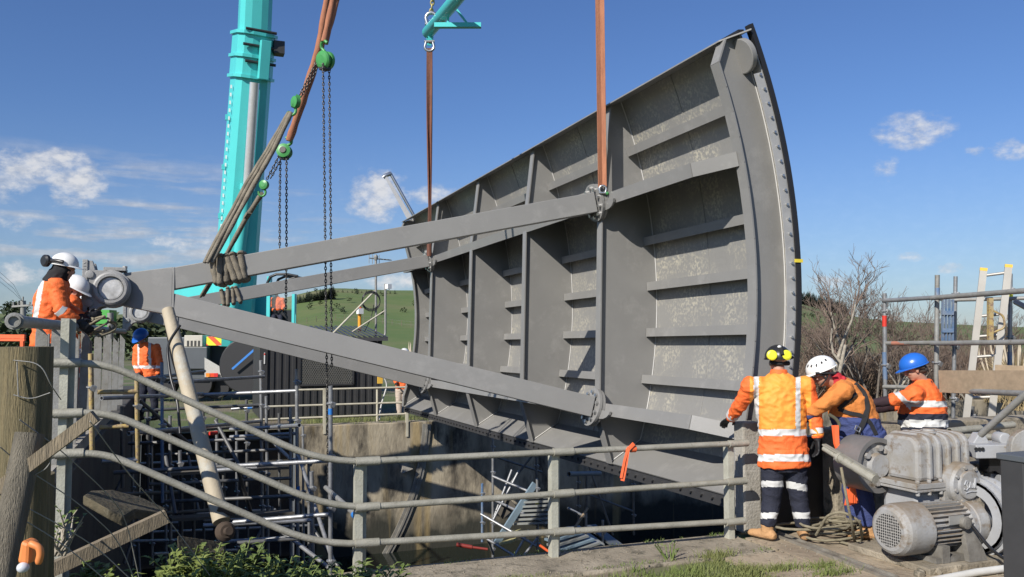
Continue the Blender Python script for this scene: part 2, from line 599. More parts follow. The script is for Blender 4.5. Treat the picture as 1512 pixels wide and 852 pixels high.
def sstep(a, b, x):
    t = min(1, max(0, (x - a) / (b - a)))
    return t * t * (3 - 2 * t)
def gz(x, y):
    left = sstep(-.6, -1.4, x)
    raised = left * .85 * (1 - sstep(13, 19, y) * .8) * sstep(5.5, 6.8, y)
    far = -.36 * sstep(13, 21, y) if left < .5 else -.36 * sstep(19, 27, y)
    z = raised + far - .03
    if y > 24: z += .10 * (noise.noise(Vector((x * .15, y * .15, 0))) )
    return z
PIT = [(-.9, 90, 7.0, 21.4), (-3.2, 1.1, 5.25, 7.0)]
xs = sorted(set([-90, -70, -50, -36, -26, -20, -16, -13, -11, -9, -7.5, -6, -5, -4, -3.2, -2.4, -1.8, -1.4, -1.2, -.9, -.4, .2, .7, 1.1, 1.6, 2.2, 3, 4, 5, 6, 7.5, 9, 11, 13, 16, 20, 26, 34, 44, 56, 70, 90]))
ys = sorted(set([-60, -40, -24, -14, -8, -4, -1, 1, 2, 3, 4, 4.7, 5.25, 5.8, 6.4, 7.0, 8, 9, 10, 11, 12, 13, 14, 15.5, 17, 19, 21.4, 22.5, 24, 26, 28, 31, 35, 40, 46, 54, 64, 78, 95]))
mb = MB()
idx = {}
for i, x in enumerate(xs):
    for j, y in enumerate(ys):
        idx[i, j] = len(mb.v)
        mb.v.append(Vector((x, y, gz(x, y))))
for i in range(len(xs) - 1):
    for j in range(len(ys) - 1):
        cx, cy = (xs[i] + xs[i + 1]) / 2, (ys[j] + ys[j + 1]) / 2
        if any(a < cx < b and c < cy < d for a, b, c, d in PIT): continue
        mb.f.append([idx[i, j], idx[i + 1, j], idx[i + 1, j + 1], idx[i, j + 1]])
        mb.s.append(True)
struct(mb.build('ground', GROUND))

# hills: one polar sheet to the horizon, ridge heights set by compass bearing
SKY = [(-900, 478), (-300, 470), (0, 463), (120, 466), (250, 462), (330, 452), (420, 441), (455, 432), (490, 427), (530, 429), (575, 431), (612, 432), (700, 434), (900, 436), (1100, 440), (1180, 449), (1235, 464), (1300, 474), (1420, 480), (1600, 486), (2300, 490)]
def ridge(az):
    px = 756 + FPX * math.tan(max(-1.2, min(1.2, az + YAW)))
    if abs(az + YAW) > 1.25: return 3.0
    for (a, ya), (b, yb) in zip(SKY[:-1], SKY[1:]):
        if a <= px <= b:
            y = lerp(ya, yb, (px - a) / (b - a))
            break
    else: y = SKY[0][1] if px < SKY[0][0] else SKY[-1][1]
    r = ray(px, y)
    return CAMZ + 330 * r.z / math.hypot(r.x, r.y)
mb = MB()
rr = [52, 70, 90, 110, 130, 150, 170, 190, 210, 230, 250, 270, 290, 310, 330, 360, 420, 600, 1200, 2500]
na = 360
for r_ in rr:
    for k in range(na):
        az = 2 * math.pi * k / na
        a = (az + math.pi) % (2 * math.pi) - math.pi
        H = ridge(a)
        x, y = math.sin(a) * r_, math.cos(a) * r_
        t = sstep(95, 335, r_) if r_ <= 335 else 1 - .9 * sstep(335, 800, r_)
        z = lerp(-.75, H, t)
        if 95 < r_ < 600:
            k1 = math.sin(math.pi * min(1, max(0, (r_ - 95) / 235)))
            z += k1 * 2.2 * noise.noise(Vector((x * .016, y * .016, 1.3))) + k1 * .7 * noise.noise(Vector((x * .05, y * .05, 4)))
        mb.v.append(Vector((x, y, z)))
for i in range(len(rr) - 1):
    for k in range(na):
        mb.f.append([i * na + k, (i + 1) * na + k, (i + 1) * na + (k + 1) % na, i * na + (k + 1) % na])
        mb.s.append(True)
struct(mb.build('hills', HILL))

# pit: water, walls, slabs
WATER = material('dark canal water', (.012, .016, .012), .06, 0, (.018, .02, .014), 1.2, .6, .35, 3.2)
mb = MB()
mb.add([(-3.2, 5.0, -3.6), (90, 5.0, -3.6), (90, 22, -3.6), (-3.2, 22, -3.6)], [(0, 1, 2, 3)])
struct(mb.build('water', WATER))

def concrete_wall(name, label, boxes, mat, bevel=.02):
    mb = MB()
    for (x0, x1, y0, y1, z0, z1) in boxes:
        mb.box(((x0 + x1) / 2, (y0 + y1) / 2, (z0 + z1) / 2), (x1 - x0, y1 - y0, z1 - z0))
    o = mb.build(name, mat, bevel=bevel)
    return tag(o, label, 'wall')
def _wall(t, b):
    src = b.inputs['Base Color'].links[0].from_socket
    co = [q for q in t.nodes if q.type == 'TEX_COORD'][0]
    geo = t.nodes.new('ShaderNodeSeparateXYZ')
    t.links.new(co.outputs['Object'], geo.inputs[0])
    nz = t.nodes.new('ShaderNodeTexNoise')
    nz.inputs['Scale'].default_value = 1.1
    nz.inputs['Detail'].default_value = 6
    t.links.new(co.outputs['Object'], nz.inputs['Vector'])
    ad = t.nodes.new('ShaderNodeMath')
    ad.operation = 'MULTIPLY_ADD'
    ad.inputs[1].default_value = 1.5
    t.links.new(nz.outputs['Fac'], ad.inputs[0])
    t.links.new(geo.outputs[2], ad.inputs[2])
    mr = t.nodes.new('ShaderNodeMapRange')          # algae band above the waterline
    mr.inputs[1].default_value, mr.inputs[2].default_value = -1.7, -2.3
    t.links.new(ad.outputs[0], mr.inputs[0])
    mx = t.nodes.new('ShaderNodeMix')
    mx.data_type = 'RGBA'
    mx.inputs[7].default_value = (.03, .03, .022, 1)
    t.links.new(src, mx.inputs[6])
    t.links.new(mr.outputs[0], mx.inputs['Factor'])
    n2 = t.nodes.new('ShaderNodeTexNoise')          # ochre run-off streaks
    n2.inputs['Scale'].default_value = 1.3
    n2.inputs['Detail'].default_value = 3
    mp = t.nodes.new('ShaderNodeMapping')
    mp.inputs['Scale'].default_value = (1.6, 1, .12)
    t.links.new(co.outputs['Object'], mp.inputs[0])
    t.links.new(mp.outputs[0], n2.inputs['Vector'])
    m2 = t.nodes.new('ShaderNodeMapRange')
    m2.inputs[1].default_value, m2.inputs[2].default_value, m2.inputs[4].default_value = .57, .66, .6
    t.links.new(n2.outputs['Fac'], m2.inputs[0])
    x2 = t.nodes.new('ShaderNodeMix')
    x2.data_type = 'RGBA'
    x2.inputs[7].default_value = (.34, .25, .11, 1)
    t.links.new(mx.outputs[2], x2.inputs[6])
    t.links.new(m2.outputs[0], x2.inputs['Factor'])
    t.links.new(x2.outputs[2], b.inputs['Base Color'])
sets(WALLC, _wall)
far_wall = concrete_wall('pit_wall', 'stained concrete wall across the pit below the charcoal shed', [(2.67, 90, 21.4, 21.95, -5, -.34)], WALLC)
concrete_wall('pit_wall', 'dark concrete wall in shadow behind the scaffold on the left', [(-.9, 2.64, 22.1, 22.6, -5, -.36)], SHADEC)
concrete_wall('pit_wall', 'concrete side wall of the pit under the picket fence', [(-1.6, -.9, 7.1, 21.9, -5, .72)], SHADEC)
concrete_wall('canal_wall', 'low worn concrete ledge carrying the pipe railing in front', [(1.12, 4.98, 6.28, 7.0, -5, 0.0)], CONC)
concrete_wall('parapet_pier', 'narrow pale concrete pier beside the man in the orange vest', [(5.09, 5.30, 6.90, 7.06, 0, 1.07)], CONC_L)
pw = concrete_wall('parapet_wall', 'waist high concrete parapet behind the workers and the gearbox', [(6.05, 6.42, 6.72, 7.06, 0, .98), (6.56, 6.95, 6.75, 7.06, 0, 1.0), (6.95, 14, 6.78, 7.06, 0, 1.0)], CONC)
mb = MB()
for x in (6.47, 6.53): mb.box((x, 6.80, .5), (.03, .1, .98))
mb.box((5.70, 6.95, .45), (.7, .10, .9))
mb.build('guide_channel', DARKST, pw)
mb = MB()
mb.box((9.5, 4.0, -.03), (9.0, 5.53, .068))
mb.box((4.70, 4.2, -.03), (.598, 4.1, .06))
struct(mb.build('slab', material('dusty slab concrete', (.37, .305, .215), .92, 0, (.21, .165, .115), 2.2, 1, .5, 26, spots=(.12, .095, .065), sscale=6, slo=.52, shi=.7)))
mb = MB()
mb.box((-5.0, 10.0, .40), (8.1, 6.4, .9))
struct(mb.build('platform', CONC_L))
mb = MB()
mb.add([(-3.2, 5.25, -1.2), (1.1, 5.25, -1.2), (1.1, 7.4, -1.9), (-3.2, 7.4, -1.9)], [(0, 1, 2, 3)])
mb.add([(-3.2, 5.25, -.03), (-3.2, 5.25, -1.3), (1.1, 5.25, -1.3), (1.1, 5.25, -.03)], [(0, 1, 2, 3)])
mb.add([(-3.2, 5.25, .0), (-3.2, 7.0, .8), (-3.2, 7.0, -2), (-3.2, 5.25, -2)], [(0, 1, 2, 3)])
mb.add([(-3.2, 6.95, .8), (-.9, 6.95, .8), (-.9, 6.95, -2), (-3.2, 6.95, -2)], [(0, 1, 2, 3)])
struct(mb.build('gully', SOIL))

# curved steel seal track cast into the far wall, following the gate's radius
T0 = Vector((-.803, 9.75, CAMZ + .544))
mb = MB()
pts = []
for k in range(41):
    a = lerp(R(-3), R(-42), k / 40)
    pts.append(Vector((-.72 + 6.65 * math.cos(a), 0, -.05 + 6.65 * math.sin(a))))
for y0, wd, th in ((21.37, .22, .05), (21.335, .05, .03)):
    for p, q in zip(pts[:-1], pts[1:]):
        d = (q - p).normalized()
        nrm = Vector((d.z, 0, -d.x))
        a, b = p - nrm * wd / 2, p + nrm * wd / 2
        c, e = q + nrm * wd / 2, q - nrm * wd / 2
        mb.prism([Vector((v.x, y0 - th / 2, v.z)) for v in (a, b, c, e)], (0, th, 0))
mb.build('seal_track', material('worn track steel', (.30, .29, .26), .45, .35, (.17, .15, .12), 4, 1), far_wall)
mb = MB()
c = on_y(598, 691, 21.4)
mb.prism([c + Vector((-.12, 0, .10)), c + Vector((.16, 0, 0)), c + Vector((-.12, 0, -.10))], (0, -.22, 0))
mb.build('anchor_bracket', CONC_L, far_wall)

# ------------------------------------------------------------------ the radial gate
K = .88
gR, gW, gRs, gRe, gRt = 6.768 * K, 9.128 * K, 7.56 * K, 7.106 * K, 7.354 * K
pu, pl, tt, tb = R(11.42), R(-14.54), R(22.35), R(-20.28)
tbi = R(-16.8)                     # where the sloped bottom plate meets the skin
RLIP = (7.56 - .383) * K
E0, E1 = -2.917 * K, gW + 3.35 * K
RIBS = [0.0, .325 * gW, .661 * gW, gW]
gate = thing('radial_gate', 'huge grey steel radial sluice gate hanging over the pit from slings', 'sluice gate', T0)
gate.rotation_euler = (R(-.76), 0, 0)
def gp(rad, ang, off):
    return Vector((rad * math.cos(ang), off, rad * math.sin(ang)))
def arc_strip(mb, r0, r1, a0, a1, o0, o1, n=24):
    """solid curved slab between two radii, angles and offsets"""
    for k in range(n):
        b0, b1 = lerp(a0, a1, k / n), lerp(a0, a1, (k + 1) / n)
        vs = [gp(r, a, o) for a in (b0, b1) for r in (r0, r1) for o in (o0, o1)]
        fs = [(0, 4, 5, 1), (2, 3, 7, 6), (0, 2, 6, 4), (1, 5, 7, 3)]
        if k == 0: fs.append((0, 1, 3, 2))
        if k == n - 1: fs.append((4, 6, 7, 5))
        mb.add(vs, fs, False)
    return mb
def gbuild(mb, name, mat=GATE, parent=gate, bevel=0):
    return mb.build(name, mat, parent, local=True, bevel=bevel)

# mud splashes live on the inner face of the skin
SKINM = material('gate skin paint', (.230, .226, .214), .45, 0, (.204, .20, .19), 1.4, .8, .05, 60, spots=(.45, .42, .335), sscale=1.8, slo=.42, shi=.66)
def _skin(t, b):
    src = b.inputs['Base Color'].links[0].from_socket      # dried-mud flecks broken up by a finer noise
    n = t.nodes.new('ShaderNodeTexNoise')
    n.inputs['Scale'].default_value = 26
    n.inputs['Detail'].default_value = 6
    co = [q for q in t.nodes if q.type == 'MAPPING'][0].outputs[0]
    t.links.new(co, n.inputs['Vector'])
    r = t.nodes.new('ShaderNodeMapRange')
    r.inputs[1].default_value, r.inputs[2].default_value = .46, .6
    t.links.new(n.outputs['Fac'], r.inputs[0])
    x = t.nodes.new('ShaderNodeMix')
    x.data_type = 'RGBA'
    x.inputs[6].default_value = (.230, .226, .214, 1)
    t.links.new(r.outputs[0], x.inputs['Factor'])
    t.links.new(src, x.inputs[7])
    t.links.new(x.outputs[2], b.inputs['Base Color'])
sets(SKINM, _skin)
gbuild(arc_strip(MB(), gRs, gRs + .016, tbi, tt, E0 - .02, E1, 40), 'skin_plate', SKINM)

sk = bpy.data.objects['skin_plate']
for off in (-1.22, 1.35, 4.05):
    wm = MB()
    for k in range(30):
        wm.tube([gp(gRs - .003, lerp(tbi, tt, k / 30), off), gp(gRs - .003, lerp(tbi, tt, (k + 1) / 30), off)], .006, 5, False)
    gbuild(wm, 'weld_seam', GATE, sk)
# sloped bottom plate and sill seal below it
mb = MB()
A, B = gp(gRs, tbi, 0), gp(RLIP, tb, 0)
nv = Vector((B.z - A.z, 0, A.x - B.x)).normalized()
if nv.z > 0: nv = -nv
mb.prism([A + Vector((0, E0, 0)), B + Vector((0, E0, 0)), B + Vector((0, E0, 0)) + nv * .016, A + Vector((0, E0, 0)) + nv * .016], (0, E1 - E0, 0))
gbuild(mb, 'bottom_plate', GATE)
mb = MB()
mb.box((B.x + .05, (E0 + E1) / 2, B.z - .075), (.05, E1 - E0 + .1, .13))
y = E0 + .15
while y < E1:
    mb.bolt(Vector((B.x + .025, y, B.z - .07)), (-1, 0, 0), .022, .03)
    y += .2
gbuild(mb, 'sill_seal', material('sill steel', (.055, .055, .057), .5, .2))
# top plate
mb = MB()
A, B = gp(gRs, tt, 0), gp(gRt - .11, tt + R(.1), 0)
mb.prism([A + Vector((0, E0 - .2, .016)), B + Vector((0, E0 - .02, .016)), B + Vector((0, E0 - .02, 0)), A + Vector((0, E0 - .2, 0))], (0, E1 - E0 + .1, 0))
gbuild(mb, 'top_plate')
mb = MB()
for s0, s1 in ((E0 - .05, E0 + 1.0), (1.2, 2.6), (4.4, 6.2)):
    mb.prism([gp(gRs, tt, 0) + Vector((-.05, s0, .02)), gp(gRs, tt, 0) + Vector((.02, s0, .02)), gp(gRs, tt, 0) + Vector((.02, s0, .06)), gp(gRs, tt, 0) + Vector((-.05, s0, .05))], (0, s1 - s0, 0))
gbuild(mb, 'top_seal', BLACK)

def rib(off, inner, flange=.13, name='vertical_rib'):
    """web plate in the cross-section plane with a flange along its inner edge"""
    arc = [gp(gRs - .002, lerp(tbi, tt, k / 24), off - .008) for k in range(25)]
    inn = [Vector((p.x, off - .008, p.z)) for p in inner]
    mb = MB()
    # build as quads between the arc and the inner line to keep faces convex
    full = [gp(RLIP + .01, tb + .001, off - .008)] + arc
    L_ = [0]
    for p, q in zip(inn[:-1], inn[1:]): L_.append(L_[-1] + (q - p).length)
    M_ = [0]
    for p, q in zip(full[:-1], full[1:]): M_.append(M_[-1] + (q - p).length)
    def samp(P, S, t):
        t *= S[-1]
        for i in range(len(P) - 1):
            if t <= S[i + 1] + 1e-9:
                return P[i].lerp(P[i + 1], (t - S[i]) / max(1e-9, S[i + 1] - S[i]))
        return P[-1].copy()
    ts = sorted(set([x / L_[-1] for x in L_] + [x / M_[-1] for x in M_]))
    for a, b in zip(ts[:-1], ts[1:]):
        if b - a < 1e-6: continue
        mb.prism([samp(inn, L_, a), samp(full, M_, a), samp(full, M_, b), samp(inn, L_, b)], (0, .016, 0))
    o = gbuild(mb, name)
    fm = MB()
    for p, q in zip(inn[:-1], inn[1:]):
        d = (q - p).normalized()
        nr = Vector((-d.z, 0, d.x))
        if nr.x > 0: nr = -nr
        yy = off - flange / 2
        fm.prism([Vector((p.x, yy, p.z)) - d * .004, Vector((q.x, yy, q.z)) + d * .004, Vector((q.x, yy, q.z)) + nr * .018 + d * .004, Vector((p.x, yy, p.z)) + nr * .018 - d * .004], (0, flange, 0))
    gbuild(fm, 'rib_flange', GATE, o, 0)
    wm = MB()      # pale weld bead where the web meets the skin
    for k in range(24):
        wm.tube([arc[k] + Vector((-.006, -.004, 0)), arc[k + 1] + Vector((-.006, -.004, 0))], .007, 5, False)
    wm.tube([full[0] + Vector((-.012, -.004, .012)), arc[0] + Vector((-.008, -.004, .008))], .008, 5, False)
    gbuild(wm, 'weld_bead', GATE_EDGE, o)
    return o
std_inner = [gp(RLIP, tb, 0), gp(gR + .02, pl - R(.9), 0), gp(gR + .02, pu + R(.9), 0), gp(gRt, tt, 0)]
for off in RIBS: rib(off, std_inner)
end_inner = [gp(RLIP, tb, 0)] + [gp(gRe, lerp(tb + R(2.2), R(20.6), k / 16), 0) for k in range(17)] + [gp(gRt - .05, tt, 0)]
rib(E0, end_inner, .14, 'end_web')
rib(E1, end_inner, .14, 'end_web')

def girder(ang, name):
    mb = MB()
    o0, o1 = E0 + .42, E1 - .42
    prof = [(E0 + .02, gRe), (o0, gR), (o1, gR), (E1 - .02, gRe)]
    tg = Vector((-math.sin(ang), 0, math.cos(ang)))
    for (a, ra), (b, rb) in zip(prof[:-1], prof[1:]):
        mb.prism([gp(ra, ang, a), gp(gRs - .004, ang, a), gp(gRs - .004, ang, b), gp(rb, ang, b)], tg * .018)
    o = gbuild(mb, name)
    fl = MB()
    for (a, ra), (b, rb) in zip(prof[:-1], prof[1:]):
        p, q = gp(ra - .014, ang, a), gp(rb - .014, ang, b)
        d = (q - p).normalized()
        nr = d.cross(tg).normalized()
        if nr.x > 0: nr = -nr
        fl.prism([p - tg * .075, q - tg * .075, q - tg * .075 + nr * .018, p - tg * .075 + nr * .018], tg * .15)
    gbuild(fl, 'girder_flange', GATE, o)
    return o
girder(pu, 'horizontal_girder')
girder(pl, 'horizontal_girder')

# angle-bar stiffeners across each cell
cells = list(zip([E0] + RIBS, RIBS + [E1]))
for ci, (a, b) in enumerate(cells):
    for ang in [R(x) for x in (-10.0, -4.6, .75, 6.0, 16.6)]:
        tg = Vector((-math.sin(ang), 0, math.cos(ang)))
        rad = Vector((math.cos(ang), 0, math.sin(ang)))
        mb = MB()
        g0 = .02
        p = gp(gRs - .002, ang, a + g0)
        dp = .15
        ln = Vector((0, b - a - 2 * g0, 0))
        mb.prism([p + tg * .006, p + tg * .006 - rad * dp, p - tg * .006 - rad * dp, p - tg * .006], ln)
        mb.prism([p - rad * (dp - .002) + tg * .055, p - rad * (dp + .010) + tg * .055, p - rad * (dp + .010) - tg * .055, p - rad * (dp - .002) - tg * .055], ln)
        o = gbuild(mb, 'stiffener')

# side seal: bright bolted strip and black rubber, on the near end; roller near its top
mb = MB()
arc_strip(mb, gRs + .002, gRs + .016, tbi, R(20.2), E0 - .15, E0 - .021, 40)
arc_strip(mb, gRs - .10, gRs + .002, tbi, R(18.6), E0 - .155, E0 - .145, 40)
o = gbuild(mb, 'seal_strip', material('seal strip steel', (.42, .415, .40), .5, .2, (.31, .305, .295), 5, .8))
for k in range(27):
    mb = MB()
    mb.bolt(gp(gRs - .035, lerp(tbi + R(1), R(18.4), k / 26), E0 - .155), (0, -1, 0), .014, .02)
    gbuild(mb, 'seal_bolt', STEEL, o)
mb = MB()
arc_strip(mb, gRs + .018, gRs + .075, tbi - R(.5), R(22.9), E0 - .17, E0 - .10, 40)
gbuild(mb, 'side_seal', BLACK)
mb = MB()
arc_strip(mb, gRs + .018, gRs + .10, tbi, R(22.6), E1 - .02, E1 + .08, 40)
gbuild(mb, 'side_seal', BLACK)
mb = MB()
mb.lathe(gp(gRs - .085, R(20.5), E0 - .06), -gp(1, R(20), 0), [(-.03, .05), (-.03, .175), (-.02, .182), (.03, .182), (.035, .172), (.035, .0)], 36)
gbuild(mb, 'side_roller', GATE)
mb = MB()
p = gp(gRs + .04, R(1.5), E0 - .178)
mb.box(p, (.10, .008, .035))
gbuild(mb, 'paint_mark', material('yellow mark', (.75, .6, .05), .6))

# arms: two splayed pairs meeting at the trunnions
S1 = 1.54 * K
def arm_pair(o_hub, o_tr, side):
    for ang in (pu, pl):
        p = gp(.42, ang, o_tr + (o_hub - o_tr) * .07)
        q = gp(gR - .11, ang, o_hub)
        mb = MB()
        tg = Vector((-math.sin(ang), 0, math.cos(ang)))
        mb.beam(p, q, .26, .255, tg)
        o = gbuild(mb, 'arm', GATE, gate, .006)
    # apex gusset: box with a joint seam
    mb = MB()
    d = (gp(.9, 0, o_tr + (o_hub - o_tr) * .14) - gp(0, 0, o_tr)).normalized()
    def gpt(r, a): return gp(r / math.cos(a), a, o_tr + (o_hub - o_tr) * r / gR)
    poly = [gpt(.12, R(58)), gpt(.66, R(22.3)), gpt(.66, R(-24.8)), gpt(.12, R(-58))]
    mb.prism([v + Vector((0, -.142, 0)) for v in poly], (0, .284, 0))
    mb.prism([v + Vector((0, -.147, 0)) for v in (gpt(.662, R(22.0)), gpt(.685, R(21.6)), gpt(.685, R(-24.2)), gpt(.662, R(-24.5)))], (0, .01, 0))
    gbuild(mb, 'arm_gusset', GATE, gate, .005)
    # bolted hub discs at each girder
    for ang in (pu, pl):
        ax = gp(1, ang, 0)
        mb = MB()
        c = gp(gR - .115, ang, o_hub)
        mb.lathe(c, ax, [(0, .235), (.0, .245), (.035, .245), (.04, .235), (.04, .1)], 32, False)
        mb.lathe(c + ax * .046, ax, [(0, .1), (0, .24), (.034, .24), (.034, .1)], 32, False)
        o = gbuild(mb, 'hub_plate', GATE)
        s, u, _ = basis(ax)
        for k in range(10):
            t = 2 * math.pi * k / 10 + .3
            bm = MB()
            bm.bolt(c + (s * math.cos(t) + u * math.sin(t)) * .19, -ax, .024, .035)
            gbuild(bm, 'hub_bolt', STEEL, o)
        # lifting / drain lug curling under the hub on the near side
        lm = MB()
        tg = Vector((-math.sin(ang), 0, math.cos(ang)))
        ay = Vector((0, -1, 0))
        cc = c + ax * .04 + ay * .24 + tg * -.02
        poly = [cc + ay * (.22 * math.cos(t)) * 1.0 + tg * (.11 * math.sin(t)) for t in [math.pi + math.pi * k / 8 for k in range(9)]]
        lm.prism(poly, ax * .03)
        gbuild(lm, 'lifting_lug', GATE, o)
    # trunnion: pillow-block bracket with a capped pin
    mb = MB()
    c = gp(0, 0, o_tr)
    y0, y1 = -.34, .20
    mb.lathe(c + Vector((0, y0, 0)), (0, 1, 0), [(.05, 0), (.05, .138), (.0, .142), (0, .17), (.012, .19), (.05, .195), (.06, .215), (.42, .215), (.43, .18), (.54, .18), (.54, .02)], 36)
    br = gbuild(mb, 'trunnion_hub', material('cast grey', (.33, .325, .312), .5, 0, (.26, .257, .247), 6, .8, .2, 60))
    cm = MB()
    cm.lathe(c + Vector((0, y0 + .04, 0)), (0, -1, 0), [(-.008, .132), (.004, .128), (.008, .115), (.008, 0)], 30)
    gbuild(cm, 'pin_cap', material('scuffed pin cap', (.62, .62, .61), .5, 0, (.30, .30, .29), 7, 1, .1, 40), br)
    pm = MB()
    # back plate and its webs
    def web(yc, th):
        o_ = [(-.30, .32), (-.20, .32), (-.17, .21), (-.06, .21), (.10, .17), (.10, -.17), (-.05, -.20), (-.12, -.22), (-.19, -.30), (-.22, -.36), (-.30, -.36)]
        pm.prism([c + Vector((x, yc - th / 2, z)) for x, z in o_], (0, th, 0))
    web(-.235, .12)
    web(.12, .09)
    pm.box(c + Vector((-.275, -.04, -.02)), (.055, .54, .70))
    pm.box(c + Vector((.03, -.06, .235)), (.24, .34, .04))
    for z in (.16, -.17):
        pm.lathe(c + Vector((-.225, -.295, z)), (0, -1, 0), [(0, .05), (.02, .045), (.02, 0)], 16)
    for k, z in enumerate((.29, .255, .22, .03, -.02, -.27, -.30)):
        pm.box(c + Vector((-.278, -.312, z)), (.03, .008, .008), (0, R(25 * (k % 3 - 1)), 0))
    pm.bolt(c + Vector((.13, -.06, .255)), (0, 0, 1), .03, .03)
    gbuild(pm, 'trunnion_bracket', MATS['cast grey'], gate, .008)
arm_pair(0, S1, 1)
S2 = -.40 * K
arm_pair(gW, gW - S2, -1)
GM = world_of(gate)
def gw(rad, ang, off): return GM @ gp(rad, ang, off)
# long strut showing behind the far top corner
far_top = gw(gRs, tt, E1)

# ------------------------------------------------------------------ spreader beam, slings, hoists
def web_strap(mb, pts, wd=.055, th=.012, twist=0.0, face=None):
    """flat webbing along points, face turned to 'face' and twisting along its length"""
    pts = [Vector(p) for p in pts]
    k = len(pts)
    rows = []
    for i, p in enumerate(pts):
        d = (pts[min(i + 1, k - 1)] - pts[max(i - 1, 0)]).normalized()
        n = Vector(face if face is not None else (-.36, -.93, 0))
        s = d.cross(n).normalized()
        n = s.cross(d).normalized()
        a = twist * i / max(1, k - 1)
        s2 = s * math.cos(a) + n * math.sin(a)
        n2 = n * math.cos(a) - s * math.sin(a)
        rows.append([p + s2 * wd / 2 + n2 * th / 2, p - s2 * wd / 2 + n2 * th / 2, p - s2 * wd / 2 - n2 * th / 2, p + s2 * wd / 2 - n2 * th / 2])
    vs = [q for r in rows for q in r]
    fs = []
    for i in range(k - 1):
        for j in range(4):
            fs.append((i * 4 + j, i * 4 + (j + 1) % 4, (i + 1) * 4 + (j + 1) % 4, (i + 1) * 4 + j))
    fs += [(3, 2, 1, 0), tuple((k - 1) * 4 + j for j in range(4))]
    return mb.add(vs, fs, False)
def seg(p, q, n): return [Vector(p).lerp(Vector(q), i / n) for i in range(n + 1)]
def shackle(mb, c, d, r=.06, t=.014, face=Vector((.36, .93, 0))):
    """bow and pin; d points from pin to bow"""
    d = Vector(d).normalized()
    s = d.cross(face).normalized()
    pts = [c - s * r * .7] + [c + d * (r * 1.1 + r * math.sin(a)) - s * r * math.cos(a) for a in [math.pi * k / 8 for k in range(9)]] + [c + s * r * .7]
    mb.tube(pts, t, 8)
    mb.tube([c - s * r * 1.1, c + s * r * 1.1], t * 1.1, 8)
    return mb

hubN = gw(gR - .06, pu, -.24)
hubF = gw(gR - .06, pu, gW - .24)
lugN = at(889, 283, (CM.transposed() @ (hubN - CO)).z * -1)
lugF = at(633, 378, (CM.transposed() @ (hubF - CO)).z * -1)
dF = (CM.transposed() @ (hubF - CO)).z * -1
BF = at(634, 46, dF)
BN = Vector((lugN.x, lugN.y, BF.z + .05))
bd = (BN - BF).normalized()
sb = thing('spreader_beam', 'turquoise tubular spreader beam high above the gate, shackled to a brown sling', 'spreader beam', BF)
mb = MB()
mb.tube([BF - bd * .14, BF - bd * .1, BN + bd * .1, BN + bd * .14], [.09, .135, .135, .09], 18)
for c in (BF + bd * .02, BN - bd * .02):
    for dy in (-.06, .06):
        mb.prism([c + Vector((-.05, dy, -.13)), c + Vector((.07, dy, -.13)), c + Vector((.05, dy, -.30)), c + Vector((-.03, dy, -.30))], (0, .02, 0))
mb.build('beam_tube', TURQ, sb)
mb = MB()
c = BF + bd * 1.15
rt = bd.cross(Vector((0, 0, 1))).normalized()
hd = Vector((bd.x, bd.y, 0)).normalized()
cr = CM @ Vector((1, 0, 0))
mb.box(c + cr * .25 + Vector((0, 0, -.28)), (.95, .12, .09), (0, 0, YAW))
for s in (.05, .45): mb.beam(c + cr * s + Vector((0, 0, -.25)), c + cr * (s * .3 + .05) + Vector((0, 0, .1)), .06, .04)
mb.build('rest_bracket', TURQ, sb)
mb = MB()
shackle(mb, BF + Vector((-.03, -.12, -.27)), (0, 0, -1), .10, .03)
shackle(mb, BF + Vector((0, -.15, .10)), (0, 0, 1), .12, .04)
shackle(mb, BN + Vector((0, 0, -.27)), (0, 0, -1), .06, .02)
mb.build('shackle', STEEL, sb)
mb = MB()
hook = Vector(((BF.x + BN.x) / 2, (BF.y + BN.y) / 2, BF.z + 9))
mb.chain(seg(BF + Vector((0, -.15, .38)), BF.lerp(hook, .5), 1), .09, .018, .035)
mb.build('top_chain', material('yellow chain', (.50, .42, .16), .5, .3), sb)

mb = MB()
cr = CM @ Vector((1, 0, 0))
tn = BN + Vector((0, 0, -.4))
web_strap(mb, seg(tn - cr * .06, lugN - cr * .022 + Vector((0, 0, .06)), 24), .060, .014, .5)
web_strap(mb, seg(tn + cr * .0, lugN + cr * .034 + Vector((0, 0, .06)), 24), .056, .014, -.4)
s_ = mb.build('lifting_sling', SLING_C)
tag(s_, 'copper coloured double webbing sling holding the near upper arm end', 'sling')
mb = MB()
shackle(mb, lugN + Vector((0, -.02, -.02)), (0, 0, 1), .045, .015)
mb.build('shackle', STEEL, s_)
mb = MB()
mb.tube([lugN + cr * .03 + Vector((0, -.05, -.03)), lugN + cr * .055 + Vector((0, -.05, -.03))], .022, 10)
mb.build('shackle_pin', GREEN, s_)
mb = MB()
tf = BF + Vector((-.03, -.12, -.42))
web_strap(mb, seg(tf, lugF, 30), .125, .03, 2.2)
web_strap(mb, seg(tf + cr * .02, lugF + cr * .04, 30), .09, .03, -1.8)
tag(mb.build('lifting_sling', SLING_B), 'dark brown twisted webbing sling holding the far upper arm end', 'sling')

